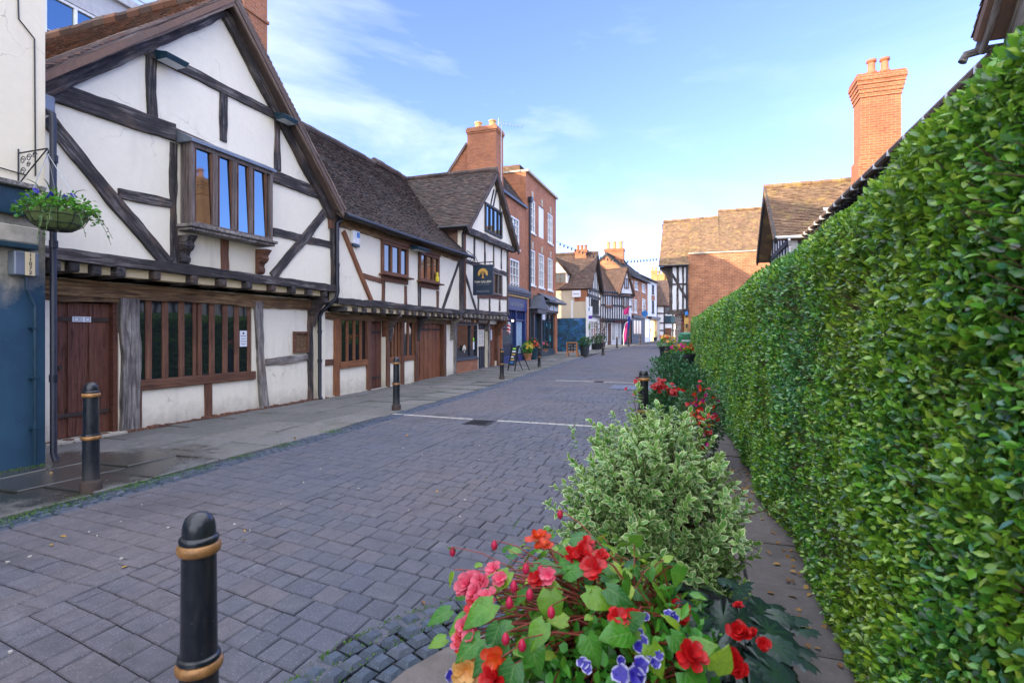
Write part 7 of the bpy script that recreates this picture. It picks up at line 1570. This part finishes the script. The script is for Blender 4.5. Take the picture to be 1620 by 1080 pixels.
    for px, py, r in ((1057, 972, .03), (1066, 975, .03), (1021, 975, .022), (1012, 1003, .03), (1016, 1014, .032), (1010, 1022, .028), (980, 1067, .048), (1014, 1054, .045), (1006, 1068, .045), (1028, 1030, .028), (1042, 1037, .024), (983, 1044, .022), (922, 1047, .032), (928, 1056, .032), (713, 1069, .04), (760, 1054, .022), (1036, 1048, .026)):
        p, n = on_dome(px, py, .1, C3, Q3); flower(u, p, n * .5 + (CAM - p).normalized() + Vector((R.gauss(0, .3), R.gauss(0, .3), 0)), r * .62, 5, 1, M['p_blue'], cup=.22)
    n = 1500; d = norm(rnd(n)); d[:, 2] = np.abs(d[:, 2]); s = RG.uniform(.6, 1, n)[:, None]; P = np.array(C3) + d * np.array(Q3) * s; k = (P[:, 0] < .05) & (P[:, 2] > .3); P, d = P[k], d[k]; n = len(P)
    leafmesh('leaves', P, d * .6 + rnd(n, .6) + [0, 0, .3], d * .5 + rnd(n, .4) + [0, 0, .7], RG.uniform(.03, .062, n), RG.uniform(.02, .036, n), OVAL, M['bedding'], u)
    n = 60; 
front_planter()
def varieg(name, label, c, rx, ry, rz, n, L, lobes=()):
    parts = [(Vector(c), rx, ry, rz)] + [(Vector(c) + Vector(o), a, b, d) for o, a, b, d in lobes]
    t = thing(name, label, 'shrub', (c[0], c[1], .02)); cc = Vector(c); P = []; D = []; N = []
    m = MB(); sprigs = int(n / 15)
    for i in range(sprigs):
        d = Vector(norm(rnd(1))[0]); d.z = d.z * .95 + .12; q = .5 + .5 * R.random() ** .6; lump = 1 + .42 * noise.noise(d * 1.7 + Vector((3, c[1], 0)))
        cc, qx, qy, qz = parts[0] if R.random() < .55 or len(parts) == 1 else R.choice(parts[1:])
        if R.random() < .06: q = R.uniform(1.05, 1.3)
        e = cc + Vector((d.x * qx, d.y * qy, d.z * qz)) * q * lump
        if e.z < .1: continue
        s = cc + (e - cc) * .45 + Vector((0, 0, -.04)); ax = ((e - s).normalized() + Vector((R.gauss(0, .35), R.gauss(0, .35), .55 + R.gauss(0, .25)))).normalized(); l = R.uniform(.10, .17)
        if i % 2 == 0: m.tube([s, e - ax * l * .4, e + ax * l * .5], [.003, .0025, .0012], 4)
        x = ax.orthogonal().normalized(); y = ax.cross(x)
        for k in range(15):
            f = k / 15; a = k * 2.4 + i; rd = x * math.cos(a) + y * math.sin(a); P.append(tuple(e + ax * l * (f - .5))); D.append(tuple(rd * (1 - f * .55) + ax * (.15 + f * .8) + Vector((R.gauss(0, .15), R.gauss(0, .15), -.12)))); N.append(tuple(ax + rd * (-.3) + Vector((R.gauss(0, .2), R.gauss(0, .2), .35))))
    n = len(P); f = RG.uniform(.65, 1.25, n); leafmesh('leaves', P, D, N, L * f, L * .60 * f, OVAL, M['varieg'], t); m.build('twigs', M['twig'], t)
    stems(t, (c[0], c[1], .3), 9, rx * .5, c[2] - .25, M['twig'], .01, 'trunk'); return t
def shrubs():
    varieg('variegated_shrub', 'big round shrub of small cream-edged leaves behind the front tub', (-.22, 2.97, .60), .41, .40, .49, 21000, .044, [((.15, -.22, -.24), .26, .28, .26), ((-.12, .0, .14), .27, .3, .32), ((-.10, -.25, -.15), .26, .24, .3)])
    varieg('variegated_shrub', 'smaller cream-edged shrub with loose sprigs at the foot of the right bollard', (-.36, 4.6, .62), .24, .34, .36, 1600, .046)
    for c, r, h, lab in (((-.25, 3.0, .016), .26, .26, 'black tub hidden beneath the big cream-edged shrub'), ((-.36, 4.55, .016), .32, .34, 'black tub under the smaller cream-edged shrub')):
        t = thing('planter', lab, 'planter', c); pot(t, c, r, h, M['plastic_black'], .74, .06)
    p = at_depth(1062, 625, 8.0); c = (p.x, p.y, .016); t = thing('planter', 'dark tub of scarlet geraniums behind the right bollard', 'planter', c); pot(t, c, .3, .4, M['plastic_black'], .74, .06)
    f = thing('geranium_plant', 'scarlet geraniums with round leaves behind the right bollard', 'plant', (c[0], c[1], .4)); blob_leaves(f, (c[0], c[1], .58), .36, .36, .26, 420, .075, .07, M['glossy'], HEART, shell_=.3)
    for px, py, k in ((1041, 612, 26), (1064, 618, 24), (1048, 603, 8), (1007, 603, 3), (1005, 621, 3)):
        q = at_depth(px, py, 7.6 if px > 1020 else 7.1); P = []
        for i in range(k): w = Vector((R.gauss(0, .055), R.gauss(0, .04), R.gauss(0, .03))); flower(f, q + w, w + Vector((0, -.05, .06)), .03, 5, 1, M['p_red'])
        m = MB(); m.tube([q + Vector((0, 0, -.02)), q.lerp(Vector((c[0], c[1], .5)), .5), (c[0], c[1], .45)], .005, 5); m.build('flower_stem', M['stem_green'], f)
    p = at_depth(1108, 648, 6.2); t = thing('fuchsia_shrub', 'low dark shrub dotted with small red flowers beside the hedge foot', 'shrub', (p.x, p.y, .02)); blob_leaves(t, (p.x - .02, p.y + .3, .55), .30, .75, .42, 3600, .04, .026, M['dark_leaf'], OVAL, shell_=.3); stems(t, (p.x, p.y + .3, .02), 8, .2, .5, M['twig'])
    for i in range(80):
        q = at_depth(R.gauss(1108, 14), R.gauss(652, 24), R.uniform(5.5, 6.3)); flower(t, q, (R.gauss(0, .6), -.6, R.gauss(0, .5)), .025, 4, 1, M[R.choice(('p_red', 'p_red', 'p_mag', 'p_orange'))])
    p = at_depth(1078, 600, 10.2); t = thing('evergreen_shrub', 'glossy blue-green evergreen bush in front of the big dark planter', 'shrub', (p.x, p.y, .02))
    for k, (dx, dy, dz, r) in enumerate(((-.22, 0, .12, .36), (.12, -.5, -.15, .36), (.02, .3, -.05, .36), (-.25, -.6, -.35, .28))): blob_leaves(t, (p.x + dx, p.y + dy, p.z + dz), r, r, r * 1.1, 1300, .065, .032, M['glossy'], OVAL, shell_=.3, up=.7, seed=k)
    stems(t, (p.x, p.y - .2, .02), 10, .3, .6, M['twig'], .01, 'trunk')
shrubs()
# ---------------------------------------------------------------- sky, sun, camera
EL, AZ = rad(16), rad(226)          # sun low behind the left-hand houses
w = bpy.data.worlds.new('World'); SC.world = w; w.use_nodes = True; T = w.node_tree; bg = T.nodes['Background']
def wn(t, **k):
    n = T.nodes.new('ShaderNode' + t)
    for a, b in k.items(): setattr(n, a, b)
    return n
sky = wn('TexSky', sky_type='NISHITA', sun_disc=False, sun_elevation=EL, sun_rotation=AZ, altitude=0, air_density=1.0, dust_density=.4, ozone_density=3.0)
tc = wn('TexCoord'); mp = wn('Mapping'); mp.inputs['Scale'].default_value = (1.0, .8, 2.6); mp.inputs['Rotation'].default_value = (.3, .2, .5); T.links.new(tc.outputs['Generated'], mp.inputs[0])
n1 = wn('TexNoise'); n1.inputs['Scale'].default_value = 1.7; n1.inputs['Detail'].default_value = 7; n1.inputs['Roughness'].default_value = .58; n1.inputs['Distortion'].default_value = .5; T.links.new(mp.outputs[0], n1.inputs['Vector'])
rp = wn('ValToRGB'); rp.color_ramp.elements[0].position = .47; rp.color_ramp.elements[0].color = (0, 0, 0, 1); rp.color_ramp.elements[1].position = .78; rp.color_ramp.elements[1].color = (.75,) * 3 + (1,); T.links.new(n1.outputs['Fac'], rp.inputs[0])
mx = wn('Mix', data_type='RGBA'); 
# added white glow in the unseen sky overhead and behind, lifting the ambient light
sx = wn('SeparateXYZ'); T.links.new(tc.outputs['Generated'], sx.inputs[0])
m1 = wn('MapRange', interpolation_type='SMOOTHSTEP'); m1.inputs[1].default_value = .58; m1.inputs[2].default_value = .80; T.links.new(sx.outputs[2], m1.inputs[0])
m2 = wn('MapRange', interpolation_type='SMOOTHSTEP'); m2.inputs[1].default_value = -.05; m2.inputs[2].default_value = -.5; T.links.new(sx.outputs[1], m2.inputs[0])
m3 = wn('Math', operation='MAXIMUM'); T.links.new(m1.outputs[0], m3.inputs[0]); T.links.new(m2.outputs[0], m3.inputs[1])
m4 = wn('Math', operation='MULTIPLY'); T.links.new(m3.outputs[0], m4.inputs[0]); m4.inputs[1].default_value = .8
tint = wn('Mix', data_type='RGBA', blend_type='MULTIPLY'); tint.inputs[0].default_value = 1; T.links.new(sky.outputs[0], tint.inputs[6]); tint.inputs[7].default_value = (.74, .655, 1.0, 1)
mc = wn('Mix', data_type='RGBA'); mk = wn('MapRange', interpolation_type='SMOOTHSTEP'); mk.inputs[1].default_value = .15; mk.inputs[2].default_value = -.45; mk.inputs[3].default_value = .25; T.links.new(sx.outputs[0], mk.inputs[0]); mm = wn('Math', operation='MULTIPLY'); T.links.new(rp.outputs[0], mm.inputs[0]); T.links.new(mk.outputs[0], mm.inputs[1]); T.links.new(mm.outputs[0], mc.inputs[0]); T.links.new(tint.outputs[2], mc.inputs[6]); mc.inputs[7].default_value = (2.9, 3.1, 3.6, 1)
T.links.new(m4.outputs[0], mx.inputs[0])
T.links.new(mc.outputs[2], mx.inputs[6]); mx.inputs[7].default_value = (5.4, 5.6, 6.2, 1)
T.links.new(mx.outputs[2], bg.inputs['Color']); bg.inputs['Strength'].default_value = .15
L = bpy.data.lights.new('sun', 'SUN'); L.energy = 2.6; L.angle = rad(.53); L.color = (1, .80, .55); so = bpy.data.objects.new('sun', L); COL.objects.link(so)
sd = Vector((math.sin(AZ) * math.cos(EL), math.cos(AZ) * math.cos(EL), math.sin(EL))); so.rotation_euler = sd.to_track_quat('Z', 'Y').to_euler(); so.location = sd * 60
cam = bpy.data.cameras.new('camera'); co = bpy.data.objects.new('camera', cam); COL.objects.link(co); co.location = (0, 0, CAMZ); co.rotation_euler = (math.pi / 2, 0, TH)
cam.sensor_width = 36; cam.lens = FPX / 1620 * 36; cam.shift_y = -(540 - HOR) / 1620; cam.clip_end = 2000; cam.clip_start = .02
cam.dof.use_dof = True; cam.dof.focus_distance = 8.0; cam.dof.aperture_fstop = 4.0
SC.camera = co
SC.view_settings.view_transform = 'Standard'; SC.view_settings.look = 'None'; SC.view_settings.gamma = 1; SC.view_settings.exposure = 2.0
SC.render.engine = 'CYCLES'; SC.cycles.max_bounces = 6; SC.cycles.diffuse_bounces = 4; SC.cycles.glossy_bounces = 3; SC.cycles.transmission_bounces = 3; SC.cycles.use_denoising = True
